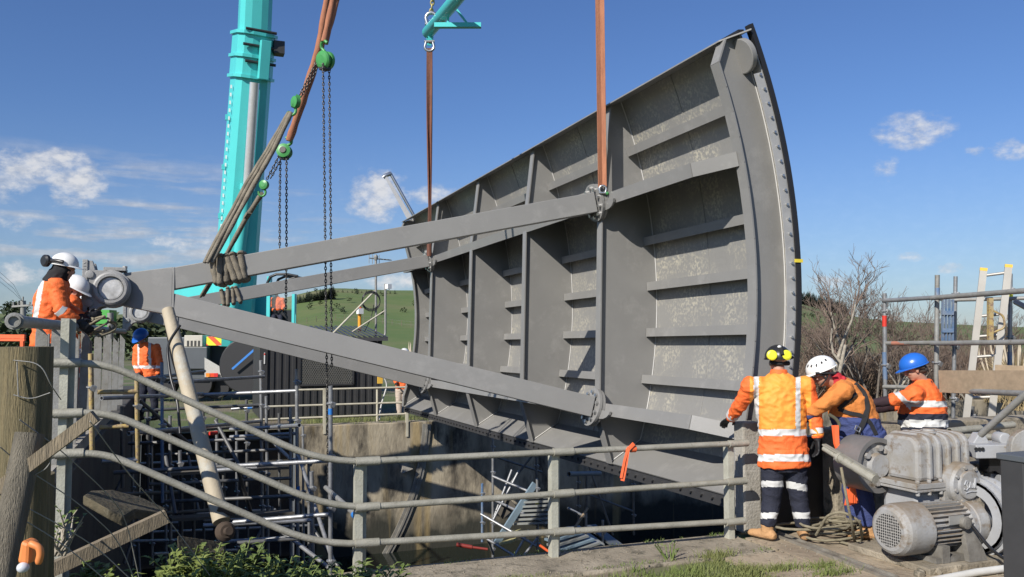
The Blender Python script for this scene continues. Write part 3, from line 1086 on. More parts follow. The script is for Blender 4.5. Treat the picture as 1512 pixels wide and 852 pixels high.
# bundle of slings by the trunnion end
D0 = 10.35
def P(x, y, d=D0): return at(x, y, d)
mb = MB()
def soft(mb, pts, r, n=10, flat=None):
    pp = []
    pts = [Vector(p) for p in pts]
    for a, b in zip(pts[:-1], pts[1:]): pp += seg(a, b, 6)[:-1]
    pp.append(pts[-1])
    rr_ = [r * (1 + .10 * math.sin(i * 1.7) + .06 * math.sin(i * 3.1)) for i in range(len(pp))]
    return mb.tube(pp, rr_, n, flat=flat)
soft(mb, [P(520, -130, 11.2), P(482, 0, 11), P(469, 74, 10.9), P(448, 140, 10.85), P(426, 208, 10.8)], .038)
soft(mb, [P(526, -130, 11.25), P(488, 0, 11.05), P(473, 78, 10.95), P(452, 140, 10.9), P(429, 206, 10.85)], .036)
tag(mb.build('round_sling', SLING_C), 'long copper round sling running down to the lower green chain hoist', 'sling')
mb = MB()
soft(mb, [P(535, -130, 10.95), P(497, 0, 10.8), P(480, 64, 10.7)], .040)
soft(mb, [P(529, -130, 10.9), P(491, 0, 10.75), P(478, 62, 10.65)], .036)
tag(mb.build('round_sling', SLING_C), 'short copper round sling ending at the topmost green chain hoist', 'sling')
mb = MB()
for dx, dd in ((0, 0), (7, .05), (-5, .06)):
    soft(mb, [P(428 + dx * .3, 166, 10.6), P(398 + dx * .8, 222, 10.5), P(368 + dx, 272, 10.4), P(306 + dx * .9, 388, 9.95 + dd)], .024 if dx < 5 else .030, 8)
tag(mb.build('lifting_strap', SLING_G), 'dirty grey straps from the middle green hook down to the near arm', 'sling')
mb = MB()
soft(mb, [P(387, 286, 10.9), P(366, 318, 11.2), P(330, 384, 11.9), P(300, 436, 12.6)], .030, 8)
soft(mb, [P(384, 288, 10.95), P(362, 322, 11.25), P(327, 388, 11.95), P(296, 438, 12.6)], .024, 8)
mb.beam(P(368, 314, 11.1), P(363, 322, 11.15), .07, .03)
tag(mb.build('lifting_strap', SLING_G), 'grey strap from the lowest green hook passing behind the near arm', 'sling')
# wraps round the arms
def wrap(label, hub_off, tr_off, ang, r0, r1, n, extra):
    mb = MB()
    for k in range(n):
        r = lerp(r0, r1, k / (n - 1))
        o = tr_off + (hub_off - tr_off) * r / gR
        c = GM @ gp(r, ang, o)
        d = (GM.to_3x3() @ (gp(2, ang, tr_off + (hub_off - tr_off) * 2 / gR) - gp(1, ang, tr_off + (hub_off - tr_off) / gR))).normalized()
        tg = (GM.to_3x3() @ Vector((-math.sin(ang), 0, math.cos(ang)))).normalized()
        s = d.cross(tg).normalized()
        h = .145 + extra + .012 * math.sin(k * 2.3)
        ht = h + .01 * (k % 3)
        tilt = d * (.03 * math.sin(k * 1.3))
        ring = [c + s * h * a + tg * ht * b + tilt * b for a, b in ((1, .9), (.9, 1), (-.9, 1), (-1, .9), (-1, -.9), (-.9, -1), (.9, -1), (1, -.9), (1, .9))]
        soft(mb, ring, .040, 8)
    return tag(mb.build('sling_wrap', SLING_G), label, 'sling')
wrap('dirty grey webbing wrapped in thick turns around the near upper arm', 0, S1, pu, 1.18, 1.50, 6, .0)
wrap('grey webbing wrapped around the far upper arm, lower bundle', gW, gW - S2, pu, 1.55, 1.85, 4, .0)

def chain_hoist(label, c, ax, hook_dir, r, chains, load=None, body=True):
    """ax: wheel axis; chains: list of polylines"""
    h = thing('chain_hoist', label, 'chain hoist', c, 0, 'green chain hoists on the sling bundle')
    ax = Vector(ax).normalized()
    mb = MB()
    mb.lathe(Vector(c) - ax * .075, ax, [(0, r * .5), (.01, r * .86), (.03, r), (.055, r), (.06, r * .72), (.095, r * .72), (.10, r * .95), (.14, r * .95), (.15, r * .6), (.16, 0)], 24)
    mb.build('hoist_body', GREEN, h)
    mb = MB()
    mb.lathe(Vector(c) + ax * .088, ax, [(0, r * .45), (.004, r * .42), (.004, 0)], 16)
    mb.box(Vector(c) - Vector((0, 0, r * .9)), (r * .9, r * .9, r * .35), (0, 0, .6))
    mb.build('chain_guide', DARKST, h)
    mb = MB()
    up = Vector(hook_dir).normalized()
    s = up.cross(ax).normalized()
    pts = [Vector(c) + up * r * .9] + [Vector(c) + up * (r * 1.5 + .5 * r * math.sin(t)) + s * (.5 * r * math.cos(t)) for t in [-.8 * math.pi / 2 + k * .42 for k in range(10)]]
    mb.tube(pts, .02, 8)
    mb.build('top_hook', GREEN, h)
    for ch in chains:
        mb = MB()
        mb.chain(ch, .040, .0062, .0115)
        mb.build('hand_chain', CHAIN, h)
    return h
ca = P(480, 89, 10.7)
chain_hoist('topmost green chain hoist with long black chains hanging to the pit', ca, (.75, .5, .15), (P(479, 66, 10.65) - ca), .118,
    [[P(477, 96, 10.62), P(481, 420, 10.62), P(485, 742, 10.62)], [P(486, 96, 10.8), P(488, 300, 10.8), P(490, 548, 10.8)],
     [P(466, 94, 10.7), P(440, 145, 10.62)], [P(470, 98, 10.72), P(443, 146, 10.64)]])
hb = thing('hook_block', 'middle green hook block on chains below the topmost hoist', 'hook block', P(436, 151, 10.6))
mb = MB()
mb.lathe(P(437, 151, 10.6) - Vector((.04, .02, 0)), (.9, .4, 0), [(0, .03), (.01, .075), (.07, .075), (.08, .03)], 18)
mb.box(P(437, 150, 10.6), (.06, .05, .17), (0, .35, 0))
mb.build('block_body', GREEN, hb)
mb = MB()
c = P(431, 163, 10.6)
mb.tube([c + cr * .05 * math.cos(t) + Vector((0, 0, .06 * math.sin(t))) for t in [1.6 - k * .5 for k in range(10)]], .02, 8)
mb.build('hook', GREEN, hb)
cb = P(420, 224, 10.85)
chain_hoist('lower green chain hoist with a chain hanging in front of the crane', cb, (-.35, -.9, .1), (P(426, 206, 10.82) - cb), .095,
    [[P(423, 232, 10.8), P(423, 360, 10.8), P(422, 470, 10.8)], [P(414, 232, 10.9), P(413, 300, 10.9), P(413, 372, 10.9)],
     [P(412, 230, 10.85), P(393, 267, 10.88)], [P(416, 233, 10.85), P(397, 268, 10.88)]])
hb = thing('hook_block', 'lowest green hook block beside the crane boom', 'hook block', P(391, 273, 10.9))
mb = MB()
mb.lathe(P(391, 273, 10.9) - Vector((.03, .03, 0)), (.6, .8, 0), [(0, .03), (.01, .06), (.06, .06), (.07, .03)], 16)
mb.build('block_body', GREEN, hb)
mb = MB()
c = P(387, 284, 10.9)
mb.tube([c + cr * .045 * math.cos(t) + Vector((0, 0, .05 * math.sin(t))) for t in [1.6 - k * .5 for k in range(11)]], .016, 8)
mb.build('hook', GREEN, hb)

# ------------------------------------------------------------------ mobile crane
cg = on_z(330, 590, -.36)
crane = thing('mobile_crane', 'turquoise mobile crane with raised boom and dark grey carrier behind the gate arms', 'crane', Vector((cg.x, cg.y, -.36)))
def section(mb, p, q, w0, h0, w1, h1):
    """telescopic boom section with rounded belly"""
    p, q = Vector(p), Vector(q)
    s, u, d = basis(q - p)
    prof = [(-1, .72), (-.82, 1), (.82, 1), (1, .72), (1, -.55), (.72, -.9), (.3, -1), (-.3, -1), (-.72, -.9), (-1, -.55)]
    vs = []
    for c, a, b in ((p, w0, h0), (q, w1, h1)):
        vs += [c + s * x * a / 2 - u * (-y) * b / 2 for x, y in prof]
    n = len(prof)
    return mb.add(vs, [tuple(reversed(range(n))), tuple(range(n, 2 * n))] + [(i, (i + 1) % n, n + (i + 1) % n, n + i) for i in range(n)])
b0, b1 = at(341, 505, 30), at(371, 112, 28.6)
b1b = at(375, 62, 28.4)
b2, b3 = at(376, 40, 28.3), at(392, -330, 27.0)
mb = MB()
section(mb, b0, b1, 1.30, 1.40, 1.16, 1.25)
o = mb.build('boom', TURQ, crane, bevel=.02)
mb = MB()
section(mb, b1b, b3, 1.02, 1.10, .95, 1.0)
mb.build('boom_section', TURQ, crane, bevel=.02)
mb = MB()
bdv = (b1 - b0).normalized()
s_b, u_b, _ = basis(bdv)
CMX = CM @ Vector((1, 0, 0))
if s_b.dot(CMX) < 0: s_b = -s_b
section(mb, b1 - bdv * .1, b1 + bdv * 1.35, 1.24, 1.34, 1.22, 1.32)
for t in (-.12, .55, 1.3):
    c = b1 + bdv * t
    section(mb, c, c + bdv * .10, 1.36, 1.48, 1.36, 1.48)
mb.build('boom_collar', TURQ, crane)
mb = MB()
cf = -u_b if u_b.y > 0 else u_b
for t, xx in ((.42, -.15), (.95, -.25), (1.45, -.2)):
    c = b1 + bdv * t + cf * .70
    mb.tube([c + s_b * (xx - .25), c + s_b * (xx + .75)], .05, 8)
mb.box(b1 + bdv * .9 + CMX * .86, (.35, .4, .42))
mb.build('collar_pin', DARKST, crane)
mb = MB()
c = b1 + bdv * -.1 + cf * .72
mb.prism([c + s_b * .02, c + s_b * .34, c + s_b * .34 + bdv * 1.25, c + s_b * .02 + bdv * 1.25], cf * .25)
for k in range(5):
    c = b0.lerp(b1, .12 + .18 * k)
    m2 = MB()
    m2.box(c - s_b * .70, (.10, .12, .18))
    m2.build('boom_tab', TURQ, crane)
mb.build('ram_bracket', TURQ, crane, bevel=.01)
r0, r1, r2 = at(342, 470, 29.25), at(366, 272, 28.4), at(376, 122, 27.75)
mb = MB()
mb.tube([r0, r1], .19, 18)
mb.tube([r1 - (r1 - r0).normalized() * .2, r1], .25, 18)
mb.build('ram_barrel', TURQ, crane)
mb = MB()
mb.tube([r1, r2], .155, 18)
mb.build('ram_rod', CHROME, crane)
mb = MB()
for k in range(26):
    c = b0.lerp(b1, .25 + .028 * k) - s_b * .66 + cf * .15
    mb.box(c, (.05, .05, .12))
mb.build('boom_cable_clip', WHITE, crane)
# superstructure and cab
def bx(mb, x0, y0, x1, y1, d, dep, skew=0):
    """box whose front face spans the given picture rectangle at depth d, dep metres deep, aligned with the crane"""
    p = at(x0, y0, d)
    q = at(x1, y1, d)
    cx = CM @ Vector((1, 0, 0))
    wd = (q - p).dot(cx)
    f = Vector((math.sin(-YAW), math.cos(-YAW), 0))
    z1, z0 = p.z, q.z
    a = Vector((p.x, p.y, 0))
    vs = []
    for zz in (z0, z1):
        for e in ((0, 0), (wd, 0), (wd, dep), (0, dep)):
            v = a + cx * e[0] + f * e[1]
            vs.append(Vector((v.x, v.y, zz)))
    return mb.add(vs, [(3, 2, 1, 0), (4, 5, 6, 7), (0, 1, 5, 4), (1, 2, 6, 5), (2, 3, 7, 6), (3, 0, 4, 7)])
mb = MB()
bx(mb, 248, 415, 335, 470, 30.2, 2.2)
bx(mb, 362, 430, 396, 486, 30.5, 1.2)
mb.build('crane_house', TURQ, crane, bevel=.04)
mb = MB()
for (x0, y0, x1, y1, dep) in ((394, 408, 399, 486, .12), (431, 434, 435, 488, .12), (394, 482, 436, 488, 1.5)):
    bx(mb, x0, y0, x1, y1, 29.3, dep)
for (x0, y0, x1, y1) in ((394, 408, 398, 486), (430, 434, 434, 488)):
    bx(mb, x0 + 3, y0, x1 + 3, y1, 30.7, .1)
o = mb.build('cab_frame', TURQ, crane)
mb = MB()
bx(mb, 398, 458, 432, 484, 29.42, .12)
bx(mb, 403, 440, 418, 458, 30.6, .2)
mb.build('cab_console', BLACKP, crane)
mb = MB()
p, q = at(393, 424, 29.3), at(440, 406, 29.3)
pts = [at(394, 420, 29.3), at(399, 409, 29.3), at(408, 405, 29.3), at(424, 405, 29.3), at(440, 408, 29.3)]
mb.tube(pts, .05, 6)
mb.tube([q_ + Vector((.4, 1.2, 0)) for q_ in pts], .05, 6)
mb.tube([at(408, 418, 29.3), at(440, 408, 29.3)], .03, 6)
mb.build('cab_visor', BLACKP, crane)
GLASS = bpy.data.materials.new('cab glass')
GLASS.use_nodes = True
g_ = GLASS.node_tree
bb = g_.nodes['Principled BSDF']
bb.inputs['Base Color'].default_value = (.6, .75, .75, 1)
bb.inputs['Roughness'].default_value = .03
bb.inputs['Alpha'].default_value = .06
mb = MB()
bx(mb, 399, 424, 431, 456, 29.34, .02)
mb.build('cab_window', GLASS, crane)
# carrier
mb = MB()
bx(mb, 218, 498, 304, 560, 29.2, 2.5)
bx(mb, 304, 478, 412, 566, 29.8, 2.0)
bx(mb, 262, 512, 306, 545, 28.9, .3)
mb.build('carrier_body', CRDARK, crane, bevel=.03)
mb = MB()
bx(mb, 272, 495, 299, 512, 28.9, .6)
mb.build('engine_box', material('beige box', (.5, .47, .4), .6), crane, bevel=.02)
mb = MB()
for k in range(4): bx(mb, 276 + k * 5.4, 503, 279 + k * 5.4, 511, 28.88, .02)
mb.build('engine_grille', DARKST, crane)
CHEV = material('chevron board', (.75, .78, .05), .5)
def _chev(t, b):
    co = [q for q in t.nodes if q.type == 'MAPPING'][0].outputs[0]
    s = t.nodes.new('ShaderNodeSeparateXYZ')
    t.links.new(co, s.inputs[0])
    a = t.nodes.new('ShaderNodeMath')
    a.operation = 'ADD'
    t.links.new(s.outputs[0], a.inputs[0])
    t.links.new(s.outputs[2], a.inputs[1])
    m_ = t.nodes.new('ShaderNodeMath')
    m_.operation = 'MULTIPLY'
    m_.inputs[1].default_value = 2.2
    t.links.new(a.outputs[0], m_.inputs[0])
    fr = t.nodes.new('ShaderNodeMath')
    fr.operation = 'FRACT'
    t.links.new(m_.outputs[0], fr.inputs[0])
    gt = t.nodes.new('ShaderNodeMath')
    gt.operation = 'GREATER_THAN'
    gt.inputs[1].default_value = .55
    t.links.new(fr.outputs[0], gt.inputs[0])
    x = t.nodes.new('ShaderNodeMix')
    x.data_type = 'RGBA'
    x.inputs[6].default_value = (.72, .78, .03, 1)
    x.inputs[7].default_value = (.8, .10, .03, 1)
    t.links.new(gt.outputs[0], x.inputs['Factor'])
    t.links.new(x.outputs[2], b.inputs['Base Color'])
sets(CHEV, _chev)
mb = MB()
bx(mb, 305, 497, 327, 510, 28.7, .02)
mb.build('chevron_plate', CHEV, crane)
mb = MB()
f = Vector((math.sin(-YAW), math.cos(-YAW), 0))
mb.prism([at(302, 528, 28.8), at(338, 549, 28.8), at(338, 557, 28.8), at(302, 557, 28.8)], f * .03)
mb.build('mud_guard', material('tread plate', (.55, .54, .50), .45, .3, (.42, .41, .38), 30, .8), crane)
for x, c_ in ((304, (.8, .25, .02)), (310.5, (.75, .07, .02)), (316, (.6, .03, .03))):
    mb = MB()
    bx(mb, x, 551, x + 5.5, 556.5, 28.7, .05)
    mb.build('tail_light', material('lens %d' % int(x), c_, .3), crane)
for (x, y, r, d) in ((365, 540, .95, 28.5), (290, 566, .55, 29.3), (318, 566, .55, 29.6), (236, 566, .55, 29.3)):
    c = at(x, y, d)
    mb = MB()
    mb.lathe(c, -f, [(-.35, r), (-.02, r), (.0, r * .96), (.0, r * .62)], 28)
    o = mb.build('wheel' if r < .9 else 'cable_drum', BLACK, crane)
    m2 = MB()
    m2.lathe(c, -f, [(-.05, r * .62), (-.03, r * .6), (-.03, 0)], 24)
    m2.build('wheel_rim' if r < .9 else 'drum_flange', CRDARK, o)
mb = MB()
mb.beam(at(343, 545, 28.3), at(377, 515, 28.3), .03, .07)
tag(mb.build('ratchet_strap', BLUE_T), 'blue ratchet strap across the dark drum by the shed', 'strap')

# ------------------------------------------------------------------ pipe railing in front
YR = 6.75
rail = thing('guard_rail', 'weathered three-pipe railing with bends running down beside the pit', 'railing', on_y(825, 668, YR) * Vector((1, 1, 0)) if False else Vector((3.0, YR, 0)))
def rpath(pxs): return [on_y(x, y, YR) for x, y in pxs]
def bend(pts, rad=.35, n=6):
    """round the corners of a polyline"""
    out = [pts[0]]
    for a, b, c in zip(pts[:-2], pts[1:-1], pts[2:]):
        r_ = min(rad, (a - b).length * .45, (c - b).length * .45)
        p, q = b + (a - b).normalized() * r_, b + (c - b).normalized() * r_
        for k in range(n + 1):
            t = k / n
            out.append(p * (1 - t) ** 2 + b * 2 * t * (1 - t) + q * t * t)
    out.append(pts[-1])
    return out
top = rpath([(73, 536), (158, 537), (478, 684), (1102, 654)])
mid = rpath([(75, 611), (160, 609), (492, 752), (1100, 710)])
low = rpath([(77, 671), (155, 669), (470, 806), (1098, 769)])
for pts in (top, mid, low):
    mb = MB()
    mb.tube(bend(pts), .0265, 14)
    mb.tube([pts[-1] - Vector((.20, 0, 0)), pts[-1] + Vector((.01, 0, 0))], .034, 14)
    mb.tube([pts[0] + Vector((.02, 0, 0)), pts[0] + Vector((.2, 0, 0))], .034, 14)
    mb.tube([pts[0] + Vector((-.05, 0, 0)), pts[0] + Vector((-.03, 0, 0)), pts[0] + Vector((.02, 0, 0))], [.026, .034, .03], 14)
    for px in (535, 825):
        i = [k for k in range(len(pts) - 1)][-1]
        a, b = pts[-2], pts[-1]
        x = on_y(px + 3, 750, YR).x
        t = (x - a.x) / (b.x - a.x)
        if 0 < t < 1:
            c = a.lerp(b, t)
            mb.tube([c - (b - a).normalized() * .07, c + (b - a).normalized() * .12], .035, 14)
    mb.build('rail_pipe', OLDRAIL, rail)
def hpost(x, z0, z1, name='post', parent=rail, y=YR + .07, wdt=.105, dep=.08, mat=material('pale post steel', (.46, .455, .38), .6, .1, (.32, .31, .25), 6, .9, .2, 60)):
    """channel-section post"""
    mb = MB()
    h = (z1 - z0)
    c = (z0 + z1) / 2
    mb.box((x - wdt * .20, y - dep / 2 + .006, c), (wdt * .60, .012, h))
    mb.box((x - wdt * .5 + .006, y + .006, c), (.012, dep - .012, h - .002))
    mb.box((x + wdt * .30, y + dep / 2 - .01, c), (wdt * .40, .012, h - .004))
    mb.box((x + wdt * .10 - .006, y + .004, c), (.012, dep - .022, h - .006))
    return mb.build(name, mat, parent)
for px in (535, 825, 1086):
    x = on_y(px, 750, YR).x
    a, b = top[-2], top[-1]
    zt = a.lerp(b, (x - a.x) / (b.x - a.x)).z
    hpost(x, -.12 if px > 600 else -.3, zt - .01)
x = on_y(96, 600, YR).x
hpost(x, .15, on_y(96, 470, YR).z, wdt=.09)
# orange tape tied on the top rail
mb = MB()
c = on_y(930, 660, YR)
web_strap(mb, [on_y(936, 655, YR - .03), on_y(927, 664, YR - .035), on_y(924, 684, YR - .035), on_y(919, 710, YR - .04)], .034, .006)
web_strap(mb, [on_y(928, 660, YR - .033), on_y(922, 680, YR - .04), on_y(917, 706, YR - .045)], .022, .006)
mb.tube([on_y(931, 663, YR), on_y(938, 662.6, YR)], .031, 12)
tag(mb.build('orange_strap', ORANGE_S), 'orange webbing strap tied over the top rail, hanging loose', 'strap')

# picket fence along the platform edge
XF = -1.02
pf = thing('picket_fence', 'fence of flat galvanised pickets beside the two workers', 'fence', (XF, 7.1, .85))
mb = MB()
mb.pipe(on_x(20, 474, XF), Vector((XF, 17.0, 1.98)), .042, 14)
mb.lathe(on_x(20, 474, XF) + Vector((0, .02, 0)), (0, 1, 0), [(0, .045), (0, .055), (.05, .055), (.05, .045)], 16)
mb.build('top_pipe', GALV, pf)
y = 7.30
for k in range(11):
    mb = MB()
    tl = .03 * math.sin(k * 2.1)
    zt = 1.97 - .012 * k + .03 * math.sin(k * 3.3)
    mb.prism([(XF - .03, y, .3), (XF + .05, y, .3), (XF + .05 + tl, y, zt - .05), (XF - .03 + tl, y, zt + .05)], (0, .022, 0))
    mb.box((XF - .03, y + .04, (.3 + zt) / 2), (.012, .05, zt - .34))
    mb.build('picket', GALV, pf)
    y += .62 + .055 * k
# rope and hose lumps hanging on the pickets
mb = MB()
random.seed(3)
for k in range(6):
    c = at(118 + k * 8, 472 + (k % 3) * 3, 9.4)
    pts = []
    for t in range(14):
        a = t * .7
        pts.append(c + Vector((.09 * math.cos(a + k), .08 * math.sin(a), -.05 - .09 * math.sin(a * .6 + k))))
    mb.tube(pts, .013, 6)
mb.tube([at(124, 470, 9.3), at(121, 500, 9.2), at(125, 560, 9.2), at(120, 615, 9.2)], .014, 6)
tag(mb.build('rope', ROPE), 'pale rope looped over the picket fence by the trunnion', 'rope')

# wooden posts, timber rails, wire
def log(name, label, p, q, r, mat=POSTW):
    p, q = Vector(p), Vector(q)
    mb = MB()
    n = 26
    rows, k = [], 9
    s, u, d = basis(q - p)
    vs = []
    for i in range(k):
        c = p.lerp(q, i / (k - 1))
        for j in range(n):
            a = 2 * math.pi * j / n
            rr_ = r * (1 + .03 * noise.noise(Vector((math.cos(a) * 2, math.sin(a) * 2, i * .5))) + .02 * noise.noise(Vector((a * 5, i * .15, r * 50))))
            vs.append(c + (s * math.cos(a) + u * math.sin(a)) * rr_)
    fs = []
    for i in range(k - 1):
        for j in range(n):
            fs.append((i * n + j, i * n + (j + 1) % n, (i + 1) * n + (j + 1) % n, (i + 1) * n + j))
    mb.add(vs, fs, True)
    mb.add(vs[:n], [tuple(reversed(range(n)))])
    mb.add(vs[-n:], [tuple(range(n))])
    return tag(mb.build(name, mat), label, 'post')
ptop = at(39, 512, 4.2)
log('wooden_post', 'thick round wooden fence post in the left foreground', (ptop.x, ptop.y, -.4), ptop, .122)
log('wooden_post', 'thin weathered log leaning against the thick post', at(-6, 880, 3.7), at(44, 640, 3.9), .062, material('grey log', (.17, .15, .115), .9, 0, (.095, .085, .065), 8, 1, .8, 50, stretch=(4, 4, .3)))
log('wooden_post', 'short stump post in shade behind the thick post', at(52, 870, 4.7), at(54, 700, 4.7), .09)
mb = MB()
mb.beam(at(-25, 738, 3.8), at(141, 614, 3.9), .045, .056)
tag(mb.build('timber_rail', WOOD), 'sloping square timber rail nailed across the leaning log', 'timber')
mb = MB()
mb.beam(at(74, 842, 5.3), at(246, 762, 5.7), .06, .085)
tag(mb.build('timber_rail', WOOD), 'fallen square timber lying low in the dark gully', 'timber')
def wires(label, sets_, r=.0028):
    mb = MB()
    for s in sets_: mb.tube(bend([at(*q) for q in s], .2, 5), r, 5)
    return tag(mb.build('fence_wire', STEEL if False else GALV), label, 'wire')
wires('loose fence wires sagging from the wooden posts across the dark gully', [
    [(29, 620, 3.86), (84, 660, 4.0), (150, 720, 4.4), (185, 760, 4.7), (205, 852, 4.8)],
    [(133, 622, 3.85), (190, 700, 4.2), (245, 762, 4.8), (310, 850, 5)],
    [(0, 660, 3.8), (35, 690, 3.9), (120, 745, 4.2), (175, 797, 4.5), (200, 860, 4.6)],
    [(0, 730, 3.8), (60, 760, 3.9), (140, 805, 4.2), (200, 862, 4.4)],
    [(0, 748, 3.8), (90, 800, 4), (160, 860, 4.2)],
    [(20, 532, 4.05), (60, 536, 4.07), (76, 570, 4.1), (90, 590, 4.3)],
    [(20, 583, 4.05), (45, 590, 4.07), (74, 580, 4.1)], [(25, 532, 4.06), (27, 584, 4.05)],
    [(80, 662, 3.85), (72, 690, 3.85), (50, 702, 3.85)]])
# broken slab and rubble in the gully
mb = MB()
pl_ = [at(123, 731, 6.0), at(134, 724, 6.3), at(165, 722, 6.6), at(205, 733, 6.9), at(246, 751, 6.9), at(238, 757, 6.5), at(200, 753, 6.2), at(182, 764, 5.95), at(160, 751, 5.9)]
mb.prism(pl_, (0, 0, -.07))
mb.prism([at(262, 790, 6.4), at(330, 800, 6.9), at(338, 850, 6.4), at(262, 850, 6.0)], (0, .3, -.2))
tag(mb.build('concrete_slab', material('mossy slab', (.11, .09, .055), .95, 0, (.055, .05, .03), 5, 1, .9, 22, spots=(.17, .15, .11), sscale=12, slo=.6, shi=.72), bevel=.012), 'broken tilted concrete slab below the sloping railing', 'slab')
mb = MB()
a = at(248, 458, 7.6)
b = at(327, 770, 6.55)
mb.tube([a, a.lerp(b, .3), a.lerp(b, .7), b], [.054, .058, .064, .066], 20)
lp = tag(mb.build('leaning_pole', material('sunbleached pole', (.42, .36, .26), .7, 0, (.31, .26, .18), 3, .9, .2, 40, spots=(.4, .39, .34), sscale=3, slo=.5, shi=.62)), 'thick pale pole leaning from the pit up against the gate arm', 'pole')
mb = MB()
mb.tube(bend([at(266, 480, 7.3), at(246, 510, 7.3), at(252, 560, 7.2), at(262, 590, 7.1), at(266, 640, 7.0)], .2), .012, 6)
mb.tube(bend([at(250, 486, 7.6), at(258, 530, 7.8), at(268, 560, 8)], .2), .035, 8)
mb.build('cable', BLACKP, lp)
mb = MB()
c = at(330, 785, 6.5)
mb.lathe(c, (.3, -.9, .2), [(0, .05), (.02, .075), (.05, .075), (.07, .05), (.07, .03), (.12, .03)], 18)
mb.box(c + Vector((.02, .05, .14)), (.14, .04, .03), (0, .4, 0))
tag(mb.build('pipe_flange', material('rusty flange', (.085, .06, .042), .9, .1, (.045, .032, .024), 14, 1)), 'rusty pipe flange at the foot of the pale leaning pole', 'flange')

# ------------------------------------------------------------------ scaffolds
def clamp(mb, c, d=Vector((0, 0, 1)), r=.045):
    mb.lathe(Vector(c) - Vector(d).normalized() * .02, d, [(0, .026), (0, r), (.012, r), (.012, .026)], 10, False)
    mb.box(Vector(c) + Vector((.02, -.025, 0)), (.05, .035, .05), (.3, .4, .2))
    return mb
def scaffold(name, label, items, extra=None):
    p0 = at(*items[0][1])
    s = thing(name, label, 'scaffold', p0)
    for it in items:
        kind, a, b = it[:3]
        mat = it[3] if len(it) > 3 else SCAF
        r = it[4] if len(it) > 4 else .0242
        mb = MB()
        p, q = at(*a), at(*b)
        if kind in ('standard', 'ledger', 'brace', 'tube'):
            mb.pipe(p, q, r, 10, .2)
            if kind == 'standard':
                n = max(1, int((p - q).length / .5))
                cps = [p.lerp(q, (k + .35) / n) for k in range(n)][:5]
        elif kind == 'board':
            mb.beam(p, q, .225, .038)
        elif kind == 'plank':
            mb.beam(p, q, .04, .22)
        elif kind == 'beam':
            mb.beam(p, q, .05, r * 2)
        elif kind == 'tape':
            mb.tube([p, q], r, 10)
        o = mb.build(kind, mat, s)
        if kind == 'standard':
            for c in cps: clamp(MB(), c, q - p).build('coupler', SCAF, o)
    return s
Sd, Y_ = SCAF_DARK, YELLOW
